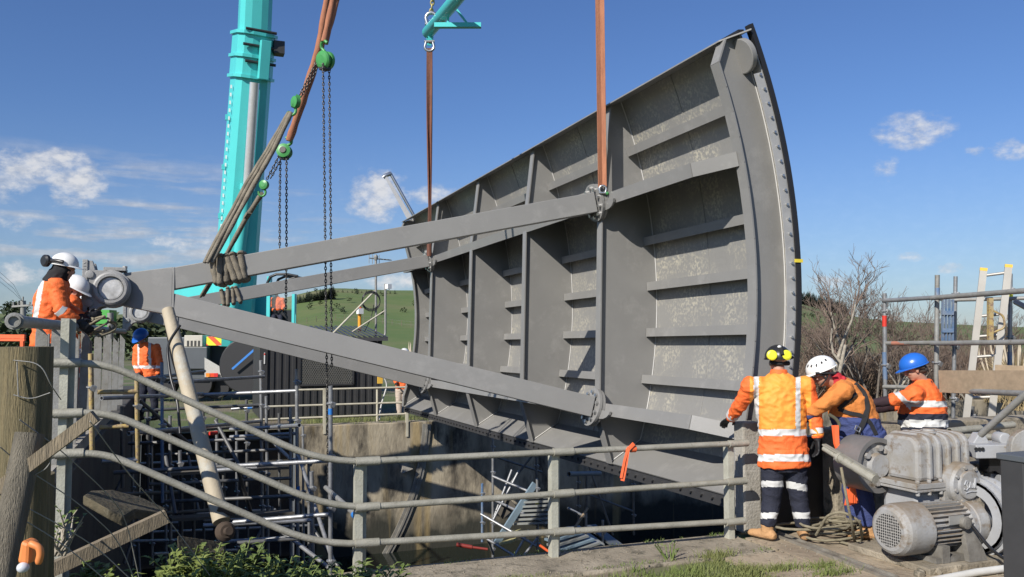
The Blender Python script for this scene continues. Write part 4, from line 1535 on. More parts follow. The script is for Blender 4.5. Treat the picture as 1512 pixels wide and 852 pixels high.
it = [('standard', (488, 570, 9.2), (488, 880, 9.2)), ('standard', (438, 545, 11), (440, 830, 11)), ('standard', (385, 532, 13), (388, 830, 13)),
      ('standard', (393, 585, 13.4), (396, 830, 13.4)), ('standard', (429, 602, 12), (430, 830, 12)), ('standard', (460, 696, 10), (462, 840, 10)),
      ('standard', (202, 552, 8.8), (203, 690, 8.8), Y_), ('standard', (134, 522, 8.2), (136, 668, 8.2), Y_), ('standard', (239, 535, 10.4), (240, 742, 10.4), BLUE_S, .02),
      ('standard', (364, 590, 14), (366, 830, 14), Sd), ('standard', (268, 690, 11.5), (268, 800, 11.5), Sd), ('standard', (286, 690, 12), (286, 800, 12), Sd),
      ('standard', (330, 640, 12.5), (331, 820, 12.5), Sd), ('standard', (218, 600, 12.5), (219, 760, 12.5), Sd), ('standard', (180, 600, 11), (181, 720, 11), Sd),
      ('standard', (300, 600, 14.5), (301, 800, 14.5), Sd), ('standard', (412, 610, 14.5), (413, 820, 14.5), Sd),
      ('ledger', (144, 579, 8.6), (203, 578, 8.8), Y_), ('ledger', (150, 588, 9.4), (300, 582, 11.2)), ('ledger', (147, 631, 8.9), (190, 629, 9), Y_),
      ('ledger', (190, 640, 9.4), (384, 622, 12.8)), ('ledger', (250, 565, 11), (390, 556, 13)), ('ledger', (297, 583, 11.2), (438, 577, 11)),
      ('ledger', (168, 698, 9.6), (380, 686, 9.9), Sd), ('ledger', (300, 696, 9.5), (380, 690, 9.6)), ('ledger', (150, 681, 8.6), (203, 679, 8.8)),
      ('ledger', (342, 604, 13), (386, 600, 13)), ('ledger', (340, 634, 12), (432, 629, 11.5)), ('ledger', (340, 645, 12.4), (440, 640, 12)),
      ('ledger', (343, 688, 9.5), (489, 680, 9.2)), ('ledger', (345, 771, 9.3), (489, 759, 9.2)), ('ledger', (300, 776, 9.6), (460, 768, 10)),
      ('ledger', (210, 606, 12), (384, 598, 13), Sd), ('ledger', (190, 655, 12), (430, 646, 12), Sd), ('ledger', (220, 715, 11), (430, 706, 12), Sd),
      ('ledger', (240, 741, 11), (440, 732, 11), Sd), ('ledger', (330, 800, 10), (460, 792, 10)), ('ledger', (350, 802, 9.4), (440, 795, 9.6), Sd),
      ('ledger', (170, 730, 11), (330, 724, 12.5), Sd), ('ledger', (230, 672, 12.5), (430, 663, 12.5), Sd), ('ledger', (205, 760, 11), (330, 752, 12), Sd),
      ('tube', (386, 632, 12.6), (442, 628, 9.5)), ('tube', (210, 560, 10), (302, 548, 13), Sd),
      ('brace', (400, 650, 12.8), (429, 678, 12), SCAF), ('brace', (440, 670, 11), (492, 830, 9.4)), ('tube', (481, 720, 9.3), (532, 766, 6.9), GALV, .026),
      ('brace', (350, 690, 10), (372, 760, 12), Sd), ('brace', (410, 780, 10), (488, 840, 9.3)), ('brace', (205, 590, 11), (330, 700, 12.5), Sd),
      ('board', (200, 640, 11.5), (330, 632, 13.5), material('grey board', (.14, .125, .10), .9)), ('board', (230, 700, 11), (420, 690, 13), MATS['grey board']), ('board', (250, 766, 11), (430, 756, 12), MATS['grey board']),
      ('tape', (488, 603, 9.2), (488, 612, 9.2), BLUE_T, .026), ('tape', (440, 718, 11), (440, 726, 11), BLUE_T, .026), ('tape', (366, 602, 13), (373, 601.5, 13), BLUE_T, .026), ('tape', (523, 760, 7.1), (527, 763, 7.0), BLUE_T, .03),
      ('tape', (310, 640, 11.3), (320, 639, 11.4), RED, .027), ('tape', (438, 567, 11), (438, 560, 11), BLUE_S, .027)]
random.seed(21)
for k in range(26):
    x, dd = random.uniform(175, 470), random.uniform(11, 16)
    y = random.uniform(655, 815)
    if k % 3 == 0: it.append(('standard', (x, random.uniform(600, 680), dd), (x + 1, 835, dd), SCAF))
    elif k % 3 == 1: it.append(('ledger', (x - random.uniform(50, 130), y + 4, dd), (min(478, x + random.uniform(40, 110)), y - 2, dd + 1), SCAF))
    else: it.append(('brace', (x, y - 40, dd), (x + random.uniform(-50, 60), y + 45, dd - .6), Sd))
sc1 = scaffold('scaffold', 'dense tube scaffold filling the left end of the pit behind the sloping railing', it)
BT = material('blue grey tread', (.22, .30, .36), .5, .2)
it = [('standard', (727.6, 647, 17), (727.6, 835, 17)), ('standard', (712, 714, 16), (712, 800, 16), BLUE_S), ('standard', (793, 707, 16), (794, 830, 16)), ('standard', (814, 722, 15.5), (815, 830, 15.5)),
      ('standard', (865, 758, 16), (866, 820, 16)), ('standard', (890, 768, 16), (890, 820, 16)), ('standard', (792, 676, 18), (792, 710, 18), Sd), ('standard', (854, 700, 18.5), (854, 770, 18.5), Sd), ('standard', (866, 700, 19), (866, 765, 19), Sd), ('standard', (935, 700, 19), (936, 790, 19), Sd),
      ('ledger', (727, 703, 17), (784, 727, 16.5)), ('ledger', (729, 738, 17), (806, 774, 15.8)), ('ledger', (710, 759, 16), (792, 806, 15.5)), ('ledger', (713, 792, 16), (760, 821, 15.5)),
      ('ledger', (838, 750, 16), (866, 764, 16)), ('ledger', (735, 676, 18), (800, 697, 18.5), Sd), ('ledger', (868, 730, 19), (935, 755, 19), Sd), ('ledger', (840, 700, 17), (886, 699, 18), material('grey beam', (.2, .21, .21), .6), .05),
      ('brace', (756, 693, 17.2), (729, 764, 17)), ('brace', (766, 695, 17), (727, 770, 16.8)), ('brace', (781, 783, 15.8), (760, 820, 15.6)), ('brace', (718, 790, 16), (728, 818, 16.5)), ('brace', (868, 750, 16), (838, 795, 15.6), PLANK), ('brace', (793, 795, 15.6), (772, 822, 15.4)), ('brace', (788, 670, 18), (755, 712, 18), Sd), ('brace', (860, 660, 19), (905, 790, 19), Sd), ('brace', (797, 805, 15.4), (815, 818, 15.4), ORANGE_S),
      ('beam', (790, 714, 16.2), (733, 802, 15.8), BT, .06)]
for k in range(7):
    y = 733 + k * 6.3
    it.append(('board', (779 - k * 2.5, y + 2, 16.2), (818 - k, y, 15.4), material('alloy tread', (.34, .35, .33), .5, .4)))
for k in range(5):
    it.append(('board', (806 + k * 3, 790 + k * 8, 15.2), (846 + k * 9, 780 + k * 5, 15.6), BT if k % 2 else MATS['alloy tread']))
it += [('board', (733, 790, 16.2), (766, 784, 16), material('yellow plank', (.50, .45, .22), .8)), ('board', (740, 801, 15.9), (760, 797, 15.8), MATS['yellow plank']), ('board', (848, 778, 16.5), (885, 806, 15.6), MATS['alloy tread']), ('board', (872, 776, 16.8), (912, 806, 15.8), CRDARK), ('plank', (737, 760, 17), (757, 742, 17), material('dark ply', (.09, .08, .065), .9)),
       ('tape', (793, 738, 16), (793, 747, 16), YMUFF, .03), ('tape', (814, 745, 15.5), (814, 752, 15.5), YMUFF, .03)]
sc2 = scaffold('scaffold', 'scaffold stair tower standing deep in the pit below the gate', it)
mb = MB()
mb.tube([at(674, 804, 16.5), at(697, 808, 16.5)], .04, 10)
mb.tube([at(697, 808, 16.5), at(720, 811, 16.5)], .025, 8)
tag(mb.build('hand_tool', material('faded tool red', (.22, .03, .022), .5)), 'red handled tool lying at the foot of the stained pit wall', 'tool')
it = [('standard', (1306, 433, 9.6), (1307, 592, 9.6)), ('standard', (1384, 406, 8.9), (1382, 600, 8.9), GALV), ('standard', (1411, 408, 10.6), (1407, 640, 10.6)), ('standard', (1492, 404, 10.2), (1491, 545, 10.2)), ('standard', (1436, 600, 10.8), (1433, 642, 10.8), Sd),
      ('ledger', (1304, 444, 9.6), (1386, 439, 8.9)), ('ledger', (1376, 440, 8.85), (1530, 428, 7.4), GALV, .026), ('ledger', (1308, 507, 9.6), (1384, 506, 8.9), GALV), ('ledger', (1376, 507, 8.85), (1530, 505, 7.4), GALV, .026),
      ('ledger', (1305, 571, 9.6), (1400, 573, 8.9), GALV), ('ledger', (1392, 576, 8.7), (1530, 582, 6.9), GALV, .027), ('ledger', (1405, 443, 10.6), (1525, 440, 10), GALV), ('brace', (1532, 566, 6.5), (1448, 642, 7.0), GALV, .028), ('ledger', (1402, 637, 8.2), (1496, 627, 8.6), OLDRAIL, .035),
      ('brace', (1500, 446, 9), (1530, 462, 8.4), BLACKP, .03),
      ('plank', (1389, 563, 8.5), (1535, 566, 7.2), PLANK), ('plank', (1470, 553, 9.5), (1535, 556, 9.2), PLANK),
      ('tape', (1306, 466, 9.6), (1306, 482, 9.6), RED, .026), ('tape', (1306, 520, 9.6), (1307, 560, 9.6), BLUE_S, .0255), ('tape', (1384, 425, 8.9), (1384, 437, 8.9), BLUE_S, .026), ('tape', (1326, 442.6, 9.45), (1340, 441.8, 9.3), BLUE_S, .026), ('tape', (1318, 507, 9.5), (1345, 506.8, 9.25), material('faded red', (.38, .16, .11), .7), .0255), ('tape', (1492, 432, 10.2), (1492, 440, 10.2), YMUFF, .027), ('tape', (1491, 520, 10.2), (1491, 545, 10.2), BLUE_S, .027), ('tape', (1402, 576.5, 8.6), (1416, 577, 8.4), material('pale blue tape', (.4, .6, .7), .5), .0285)]
sc3 = scaffold('scaffold', 'scaffold frame with timber boards at the right behind the blue helmeted worker', it)
def blueframe():
    mb = MB()
    for x in (1392, 1397, 1402, 1407): mb.beam(at(x, 442, 10.4), at(x - .5, 506, 10.4), .018, .03)
    mb.beam(at(1391, 462, 10.38), at(1408, 462, 10.38), .02, .05)
    mb.beam(at(1391, 488, 10.38), at(1408, 488, 10.38), .02, .05)
    return mb
tag(blueframe().build('scaffold_gate', BLUE_S), 'small blue painted steel frame hooked inside the right scaffold', 'frame')
mb = MB()
mb.lathe(at(1490, 550, 9.8), (0, 0, 1), [(-.04, .02), (0, .07), (.02, .07), (.02, .03)], 12)
tag(mb.build('base_jack', BLUEH), 'bright blue jack plate at the right scaffold board', 'jack')
# ladder standing in the right scaffold
lad = thing('ladder', 'aluminium ladder with yellow tipped rails rising above the right scaffold', 'ladder', at(1425, 640, 10.0))
mb = MB()
LADM = material('ladder alloy', (.44, .42, .38), .45, .4, (.33, .31, .28))
La, Lb, Lc, Ld = at(1452, 400, 9.9), at(1424, 640, 9.9), at(1489, 395, 9.75), at(1461, 640, 9.75)
for a, b in ((La, Lb), (Lc, Ld)):
    m1 = MB()
    m1.beam(a, b, .055, .075)
    o = m1.build('ladder_rail', LADM, lad)
    m2 = MB()
    m2.beam(a, a + (a - b).normalized() * .035, .058, .078)
    m2.build('end_cap', material('cap yellow', (.75, .48, .06), .5), o)
for k in range(8):
    m1 = MB()
    m1.tube([La.lerp(Lb, .03 + k * .125), Lc.lerp(Ld, .03 + k * .125)], .017, 8)
    m1.build('rung', LADM, lad)
mb = MB()
mb.beam(at(1462, 440, 9.6), at(1462, 505, 9.6), .05, .05)
mb.tube(bend([at(1464, 458, 9.6), at(1482, 466, 9.6), at(1484, 484, 9.6), at(1464, 492, 9.6)], .05), .012, 6)
tag(mb.build('gate_handle', YELLOW), 'yellow upright with bent wire handle between the ladder rails', 'handle')

# ------------------------------------------------------------------ shed with masts, far railing
shed = thing('shed', 'charcoal corrugated shed with mesh window beyond the pit', 'shed', on_y(475, 640, 23.6) * Vector((1, 1, 0)) + Vector((0, 0, -.36)))
YS = 23.6
xa, xb = on_y(383, 560, YS).x, on_y(563, 560, YS).x
zt = on_y(520, 498, YS).z
def corrug(mb, p, q, z0, z1, pitch=.19, dep=.032):
    p, q = Vector(p), Vector(q)
    d = (q - p)
    l = d.length
    d.normalize()
    nr = Vector((d.y, -d.x, 0))
    xs_ = []
    t = 0
    while t < l:
        for a, o in ((0, 0), (.42, 0), (.5, 1), (.92, 1)): xs_.append((t + a * pitch, o * dep))
        t += pitch
    pts = [p + d * min(l, a) + nr * o for a, o in xs_] + [q]
    vs = []
    for v in pts:
        vs += [Vector((v.x, v.y, z0)), Vector((v.x, v.y, z1))]
    mb.add(vs, [(2 * i, 2 * i + 2, 2 * i + 3, 2 * i + 1) for i in range(len(pts) - 1)])
    return mb
mb = MB()
mb.box(((xa + xb) / 2, YS + 1.3, (zt - .36) / 2), (xb - xa - .04, 2.5, zt + .30))
corrug(mb, (xa + .2, YS + .03, 0), (xb, YS + .03, 0), -.36, zt - .02)
mb.box((xa + .1, YS + .02, (zt - .36) / 2), (.2, .1, zt + .33))
mb.box((xb - .03, YS + .01, (zt - .36) / 2), (.07, .1, zt + .33))
wall = mb.build('wall', SHED, shed)
mb = MB()
zr = zt + .30
n = 24
for k in range(n):
    x0 = lerp(xa - .15, xb + .15, k / n)
    x1 = lerp(xa - .15, xb + .15, (k + .5) / n)
    x2 = lerp(xa - .15, xb + .15, (k + 1) / n)
    for a, b, h in ((x0, x1, .035), (x1, x2, 0)):
        mb.prism([(a, YS - .15, zt + h), (b, YS - .15, zt + h), (b, YS + 2.7, zr + h), (a, YS + 2.7, zr + h)], (0, 0, .012))
mb.box(((xa + xb) / 2, YS - .13, zt - .05), (xb - xa + .3, .03, .10))
mb.build('roof', SHEDR, shed)
mb = MB()
x0, x1 = on_y(442, 550, YS).x, on_y(521, 550, YS).x
z0, z1 = on_y(480, 568, YS).z, on_y(480, 522, YS).z
mb.box(((x0 + x1) / 2, YS - .02, (z0 + z1) / 2), (x1 - x0, .02, z1 - z0))
o = mb.build('window', material('dark mesh backing', (.06, .06, .058), .6), shed)
mb = MB()
for k in range(-12, 34):
    for sg in (1, -1):
        a = Vector((x0 + k * .062, YS - .04, z0))
        b = a + Vector((sg * (z1 - z0) * .62, 0, z1 - z0))
        lo_, hi_ = 0.0, 1.0
        for lim, side in ((x0, 1), (x1, -1)):
            da, db = (a.x - lim) * side, (b.x - lim) * side
            if da < 0 and db < 0: hi_ = -1
            elif da < 0: lo_ = max(lo_, da / (da - db))
            elif db < 0: hi_ = min(hi_, da / (da - db))
        if hi_ > lo_ + .02: mb.beam(a.lerp(b, lo_), a.lerp(b, hi_), .008, .012)
mb.build('window_mesh', material('mesh steel', (.22, .215, .19), .5, .4), o)
mb = MB()
for a, b in (((x0, z0), (x1, z0)), ((x0, z1), (x1, z1)), ((x0, z0), (x0, z1)), ((x1, z0), (x1, z1))):
    mb.beam((a[0], YS - .045, a[1]), (b[0], YS - .045, b[1]), .06, .05)
mb.build('window_frame', SHED, o)
mb = MB()
p = on_y(390.5, 529, YS - .05)
mb.box(p, (.03, .006, .30))
o = mb.build('notice_strip', material('notice white', (.7, .7, .68), .5), shed)
mb = MB()
mb.box(p + Vector((0, -.004, .11)), (.026, .004, .05))
mb.build('notice_mark', RED, o)
mb = MB()
mb.box(on_y(540, 503, YS - .02), (.2, .05, .16))
mb.build('vent', material('vent brown', (.22, .12, .09), .7), shed)
mast = thing('antenna_mast', 'thin mast with a small yagi aerial braced off the shed roof', 'antenna', at(555, 505, 25))
mb = MB()
mb.tube([at(555, 506, 25), at(555, 376, 25)], .035, 8)
mb.build('pole', GALV, mast)
mb = MB()
mb.tube([at(545, 381, 25), at(577, 384, 25.4)], .02, 6)
for k in range(7):
    c = at(545 + k * 5, 381 + k * .45, 25 + .06 * k)
    mb.tube([c + Vector((0, 0, -.16)), c + Vector((0, 0, .12))] if k < 4 else [c - Vector((.1, .12, 0)), c + Vector((.1, .12, 0))], .010, 5)
mb.lathe(at(555, 384, 25), (0, 0, 1), [(0, .05), (.1, .07), (.14, .05)], 10)
mb.build('aerial', GALV, mast)
mb = MB()
mb.tube([at(487, 497, 24), at(553, 430, 25)], .03, 8)
mb.tube([at(520, 490, 24.5), at(568, 459, 25)], .022, 8)
mb.build('stay', CREAM, mast)
mb = MB()
for k in range(3):
    mb.tube([at(548, 446, 24.9) + Vector((.27 * math.cos(t), 0, .27 * math.sin(t) + .03 * k)) for t in [i * .45 for i in range(15)]], .012, 5)
mb.tube(bend([at(552, 450, 24.9), at(548, 470, 24.9), at(538, 490, 24.6)], .3), .012, 5)
mb.build('cable', BLACKP, mast)
mast = thing('antenna_mast', 'pale pole with a white box at its top beside the shed', 'antenna', at(569, 505, 25))
mb = MB()
mb.tube(bend([at(569, 419, 25), at(569, 495, 25), at(563, 503, 24.8)], .2), .035, 8)
mb.build('pole', GALV, mast)
mb = MB()
mb.box(at(573.5, 423, 24.9), (.14, .14, .14), (0, 0, .4))
mb.build('white_box', WHITE, mast)
bc = thing('warning_beacon', 'orange beacon post with a white control box behind the shed roof', 'beacon', at(531, 490, 26))
mb = MB()
mb.tube([at(531, 490, 26), at(531, 462, 26)], .055, 10)
mb.build('post', material('beacon orange', (.75, .33, .03), .5), bc)
mb = MB()
mb.box(at(531.5, 459.5, 25.9), (.17, .15, .17), (0, 0, .3))
mb.build('control_box', WHITE, bc)
mb = MB()
mb.lathe(at(531, 456, 26), (0, 0, 1), [(0, .06), (.08, .05), (.10, .02)], 10)
mb.build('lamp', ORANGE_S, bc)
YF = 21.5
fr = thing('guard_rail', 'cream pipe railing on top of the far pit wall before the shed', 'railing', on_y(540, 626, YF))
for a, b in (((436, 576), (604, 571.5)), ((393, 600.5), (604, 594)), ((376, 620), (602, 611))):
    mb = MB()
    mb.tube([on_y(a[0], a[1], YF), on_y(b[0], b[1], YF)], .026, 10)
    mb.build('rail_pipe', CREAM, fr)
for px, y0, y1 in ((478, 573, 640), (599.5, 569, 644), (557, 575, 622)):
    p, q = on_y(px, y0, YF), on_y(px, y1, YF)
    mb = MB()
    if px != 557: mb.beam(q - Vector((0, .09, 0)), p - Vector((0, .09, 0)), .09, .06)
    else: mb.tube([q, p], .03, 8)
    mb.build('post', CREAM, fr)
mb = MB()
mb.box(on_y(561, 561, YF), (.12, .1, .18))
tag(mb.build('work_light', material('lamp amber', (.7, .42, .06), .5)), 'small amber lamp fixed to the far railing', 'lamp')
mb = MB()
mb.tube(bend([on_y(566, 555, YF + .3), on_y(572, 568, YF + .3), on_y(562, 600, YF + .2), on_y(560, 620, YF)], .3), .02, 6)
tag(mb.build('hose', material('hose white', (.55, .55, .53), .5)), 'pale hose hanging at the corner of the shed', 'hose')

# left background clutter
mb = MB()
mb.beam(at(-30, 496.5, 11), at(37, 497, 11), .04, .05)
mb.beam(at(-30, 501.5, 11), at(37, 502, 11), .04, .03)
for x in (-10, 33): mb.beam(at(x, 494, 11), at(x, 560, 11), .04, .04)
tag(mb.build('barrier', ORANGE_S), 'orange site barrier rail behind the thick wooden post', 'barrier')
bar = thing('barrier_board', 'red and yellow barrier board at the left edge', 'barrier', at(0, 600, 9.5))
for y0, y1, m in ((540, 563, material('barrier yellow', (.72, .50, .06), .6)), (569, 582, RED), (584, 592, RED)):
    mb = MB()
    mb.beam(at(-40, (y0 + y1) / 2, 9.5), at(6, (y0 + y1) / 2, 9.5), .05, (y1 - y0) / FPX * 9.5)
    mb.build('panel', m, bar)
mb = MB()
mb.beam(at(-12, 535, 9.6), at(-12, 610, 9.6), .05, .05)
mb.build('leg', BLACKP, bar)
bo = thing('lane_marker', 'red and white lane marker post between the pickets', 'marker post', at(113, 580, 10.5))
mb = MB()
mb.tube([at(113, 575, 10.5), at(113, 541, 10.5)], .045, 12)
mb.build('tube', RED, bo)
mb = MB()
mb.tube([at(113, 551, 10.5), at(113, 557, 10.5)], .047, 12)
mb.build('white_band', WHITE, bo)
mb = MB()
mb.box(at(82, 572, 8.6), (.13, .02, .26), (0, 0, YAW))
tag(mb.build('white_sheet', material('panel white', (.62, .63, .70), .6)), 'white sheet panel standing behind the pickets', 'panel')
pp = thing('power_pole', 'power pole with a crossarm far off behind the workers', 'power pole', at(35, 500, 70))
mb = MB()
mb.tube([at(35, 500, 70), at(34, 444, 70)], .22, 8)
mb.build('pole', GALV, pp)
mb = MB()
mb.beam(at(18, 452.5, 69.8), at(48, 450.5, 69.8), .15, .15)
for x in (20, 27, 34, 44): mb.tube([at(x, 452, 69.8), at(x, 446 if x != 34 else 438, 69.8)], .07, 6)
mb.build('crossarm', GALV, pp)
mb = MB()
for k in range(3):
    mb.tube([at(-60, 340 + 10 * k, 60), at(-20, 384 + 8 * k, 62), at(20, 420 + 6 * k, 66), at(34, 446, 70)], .012, 4)
tag(mb.build('power_line', BLACKP), 'thin power lines slanting down to the far pole', 'wire')
mb = MB()
for x0, x1 in ((160, 162), ):
    mb.box(at(157, 468, 16), (.25, .3, .26), (0, 0, YAW))
    mb.box(at(157, 485, 16), (.25, .3, .12), (0, 0, YAW))
tag(mb.build('machine_cover', material('loader green', (.06, .35, .05), .5)), 'bright green machine cover under the near trunnion', 'machine')
mb = MB()
mb.tube([at(163, 462, 14), at(163, 500, 14)], .05, 10)

tag(mb.build('site_post', GALV), 'grey site post standing just under the near trunnion bracket', 'post')

# stock fence along the foot of the hill
hf = thing('stock_fence', 'long thin post and wire stock fence crossing the green hillside', 'fence', at(540, 478, 170))
prev = None
for k in range(46):
    px = 425 + k * 14
    az = math.atan2(ray(px, 480).x, ray(px, 480).y)
    r_ = 172 + 8 * math.sin(k * .3)
    p = Vector((math.sin(az) * r_, math.cos(az) * r_, lerp(-.75, ridge(az), sstep(95, 335, r_)) + 1.2 * noise.noise(Vector((k * .2, 0, 0))) * 0))
    mb = MB()
    mb.tube([p - Vector((0, 0, .6)), p + Vector((0, 0, 1.15))], .045, 5)
    mb.build('post', TWIG, hf)
    if prev is not None:
        mb = MB()
        for z in (.5, 1.1): mb.tube([prev + Vector((0, 0, z)), p + Vector((0, 0, z))], .015, 3)
        mb.build('wire', GALV, hf)
    prev = p

# ------------------------------------------------------------------ people
DG = None
def remesh(mb, voxel, it=4, fold=0.0, fscale=9.0, seed=0.0):
    """closed shapes fused into one continuous skin"""
    me = mb.mesh('tmp')
    o = bpy.data.objects.new('tmp', me)
    col.objects.link(o)
    m = o.modifiers.new('r', 'REMESH')
    m.mode = 'VOXEL'
    m.voxel_size = voxel
    m = o.modifiers.new('s', 'SMOOTH')
    m.factor = .5
    m.iterations = it
    dg = bpy.context.evaluated_depsgraph_get()
    dg.update()
    out = bpy.data.meshes.new_from_object(o.evaluated_get(dg))
    bpy.data.objects.remove(o)
    bpy.data.meshes.remove(me)
    if fold:
        nrm = [v.normal.copy() for v in out.vertices]
        for v, n in zip(out.vertices, nrm):
            q = v.co * fscale + Vector((seed, seed * 2, 0))
            q.z *= 1.5
            d = 1 - abs(noise.noise(q)) * 2.2
            d2 = noise.noise(q * 2.3)
            v.co += n * fold * (d * .8 + d2 * .35)
    out.polygons.foreach_set('use_smooth', [True] * len(out.polygons))
    out.update()
    return out
def link_mesh(name, me, mats, origin, parent=None, pick=None):
    me.transform(Matrix.Translation(-Vector(origin)))
    me.materials.clear()
    for m in mats: me.materials.append(m)
    if pick:
        o_ = Vector(origin)
        me.polygons.foreach_set('material_index', [pick(p.center + o_) for p in me.polygons])
    o = bpy.data.objects.new(name, me)
    col.objects.link(o)
    if parent is None: o.location = origin
    else: o.parent = parent
    return o

def hand(mb, wrist, d, nrm, side, s=1.0, curl=.5):
    """palm, four unequal bent fingers and a thumb; d points along the hand, nrm out of the back of the hand"""
    d = Vector(d).normalized()
    n = (Vector(nrm) - d * d.dot(Vector(nrm))).normalized()
    a = d.cross(n).normalized() * side            # towards the thumb
    w_ = Vector(wrist)
    mb.loft([(w_ - d * .02 * s, .028 * s, .020 * s), (w_ + d * .02 * s, .034 * s, .018 * s), (w_ + d * .06 * s, .042 * s, .016 * s), (w_ + d * .092 * s, .040 * s, .014 * s), (w_ + d * .10 * s, .03 * s, .008 * s)], a, 10)
    for k, (off, ln) in enumerate(((.031, .070), (.0105, .080), (-.0105, .074), (-.031, .058))):
        b = w_ + d * .088 * s + a * off * s
        p = [b]
        ang = curl * .45
        for j, f in enumerate((.45, .32, .23)):
            dd = (d * math.cos(ang) - n * math.sin(ang)).normalized()
            p.append(p[-1] + dd * ln * f * s)
            ang += curl * .75
        mb.tube(p, [.0105 * s, .010 * s, .009 * s, .0075 * s], 8)
    b = w_ + d * .022 * s + a * .026 * s
    t1 = b + (d * .55 + a * .7 - n * .3).normalized() * .040 * s
    t2 = t1 + (d * .85 + a * .25 - n * .5 * curl).normalized() * .032 * s
    t3 = t2 + (d * .9 - n * .6 * curl).normalized() * .022 * s
    mb.tube([b, t1, t2, t3], [.015 * s, .0125 * s, .011 * s, .008 * s], 8)

def head(mb, c, fwd, up, s=1.0):
    f = Vector(fwd).normalized()
    u = (Vector(up) - f * f.dot(Vector(up))).normalized()
    r = f.cross(u)
    M = Matrix((r, f, u)).transposed()
    def E(x, y, z, rx, ry, rz): mb.ell(Vector(c) + M @ Vector((x, y, z)) * s, (rx * s, ry * s, rz * s), M, 14, 10)
    E(0, -.012, .03, .075, .095, .088)
    E(0, .018, -.035, .060, .070, .078)
    E(0, .045, -.085, .035, .034, .026)
    E(0, .085, .022, .045, .016, .012)
    E(0, .095, -.012, .012, .020, .024)
    E(0, .100, -.022, .015, .012, .010)
    E(0, .078, -.052, .024, .012, .012)
    for x in (-1, 1):
        E(x * .076, -.012, -.012, .010, .018, .030)
        E(x * .038, .062, -.022, .022, .016, .018)
    return M
def helmet(parent, c, fwd, up, mat, s=1.0, peak=.055, vents=False, name='helmet'):
    f = Vector(fwd).normalized()
    u = (Vector(up) - f * f.dot(Vector(up))).normalized()
    r = f.cross(u)
    M = Matrix((r, f, u)).transposed()
    c = Vector(c)
    mb = MB()
    nu, nv = 28, 9
    def pt(ph, th, k):
        x, y = math.sin(ph) * math.cos(th), math.sin(ph) * math.sin(th)
        z = math.cos(ph)
        ridge_ = 1 + .02 * math.exp(-(x / .18) ** 2) * (z > 0)
        return c + M @ (Vector((x * .115 * k, y * .140 * k - .005, z * .118 * k * ridge_ + .035)) * s)
    vs, fs = [], []
    for k in (1.0, .94):
        for i in range(nv + 1):
            for j in range(nu): vs.append(pt(R(100) * i / nv + .001, 2 * math.pi * j / nu, k))
    o2 = (nv + 1) * nu
    for i in range(nv):
        for j in range(nu):
            a, b, c2, d = i * nu + j, (i + 1) * nu + j, (i + 1) * nu + (j + 1) % nu, i * nu + (j + 1) % nu
            fs.append((a, b, c2, d))
            fs.append((o2 + d, o2 + c2, o2 + b, o2 + a))
    for j in range(nu):
        a, b = nv * nu + j, nv * nu + (j + 1) % nu
        fs.append((a, o2 + a, o2 + b, b))
    mb.add(vs, fs, True)
    # rim and peak
    rim = []
    for j in range(nu):
        th = 2 * math.pi * j / nu
        fr = max(0, math.sin(th)) ** 3
        a = pt(R(96), th, 1.0)
        b = a + M @ Vector((math.cos(th) * .006, math.sin(th) * (.006 + peak * fr), -.004 - .012 * fr)) * s
        rim.append((a, b))
    for j in range(nu):
        (a, b), (d, e) = rim[j], rim[(j + 1) % nu]
        t = u * .005 * s
        mb.add([a + t, b + t * .5, e + t * .5, d + t, a - t, b - t * .5, e - t * .5, d - t], [(0, 1, 2, 3), (7, 6, 5, 4), (1, 5, 6, 2)], False)
    o = mb.build(name, mat, parent)
    if vents:
        for sd in (-1, 1):
            for k in range(5):
                th = math.pi / 2 + sd * (.45 + .42 * k)
                q = pt(R(62 - 4 * abs(k - 2)), th, 1.0)
                vm = MB()
                vm.ell(q, (.010 * s, .016 * s, .006 * s), (q - c).to_track_quat('Z', 'Y').to_matrix(), 8, 6)
                vm.build('helmet_vent', BLACKP, o)
    return o, M

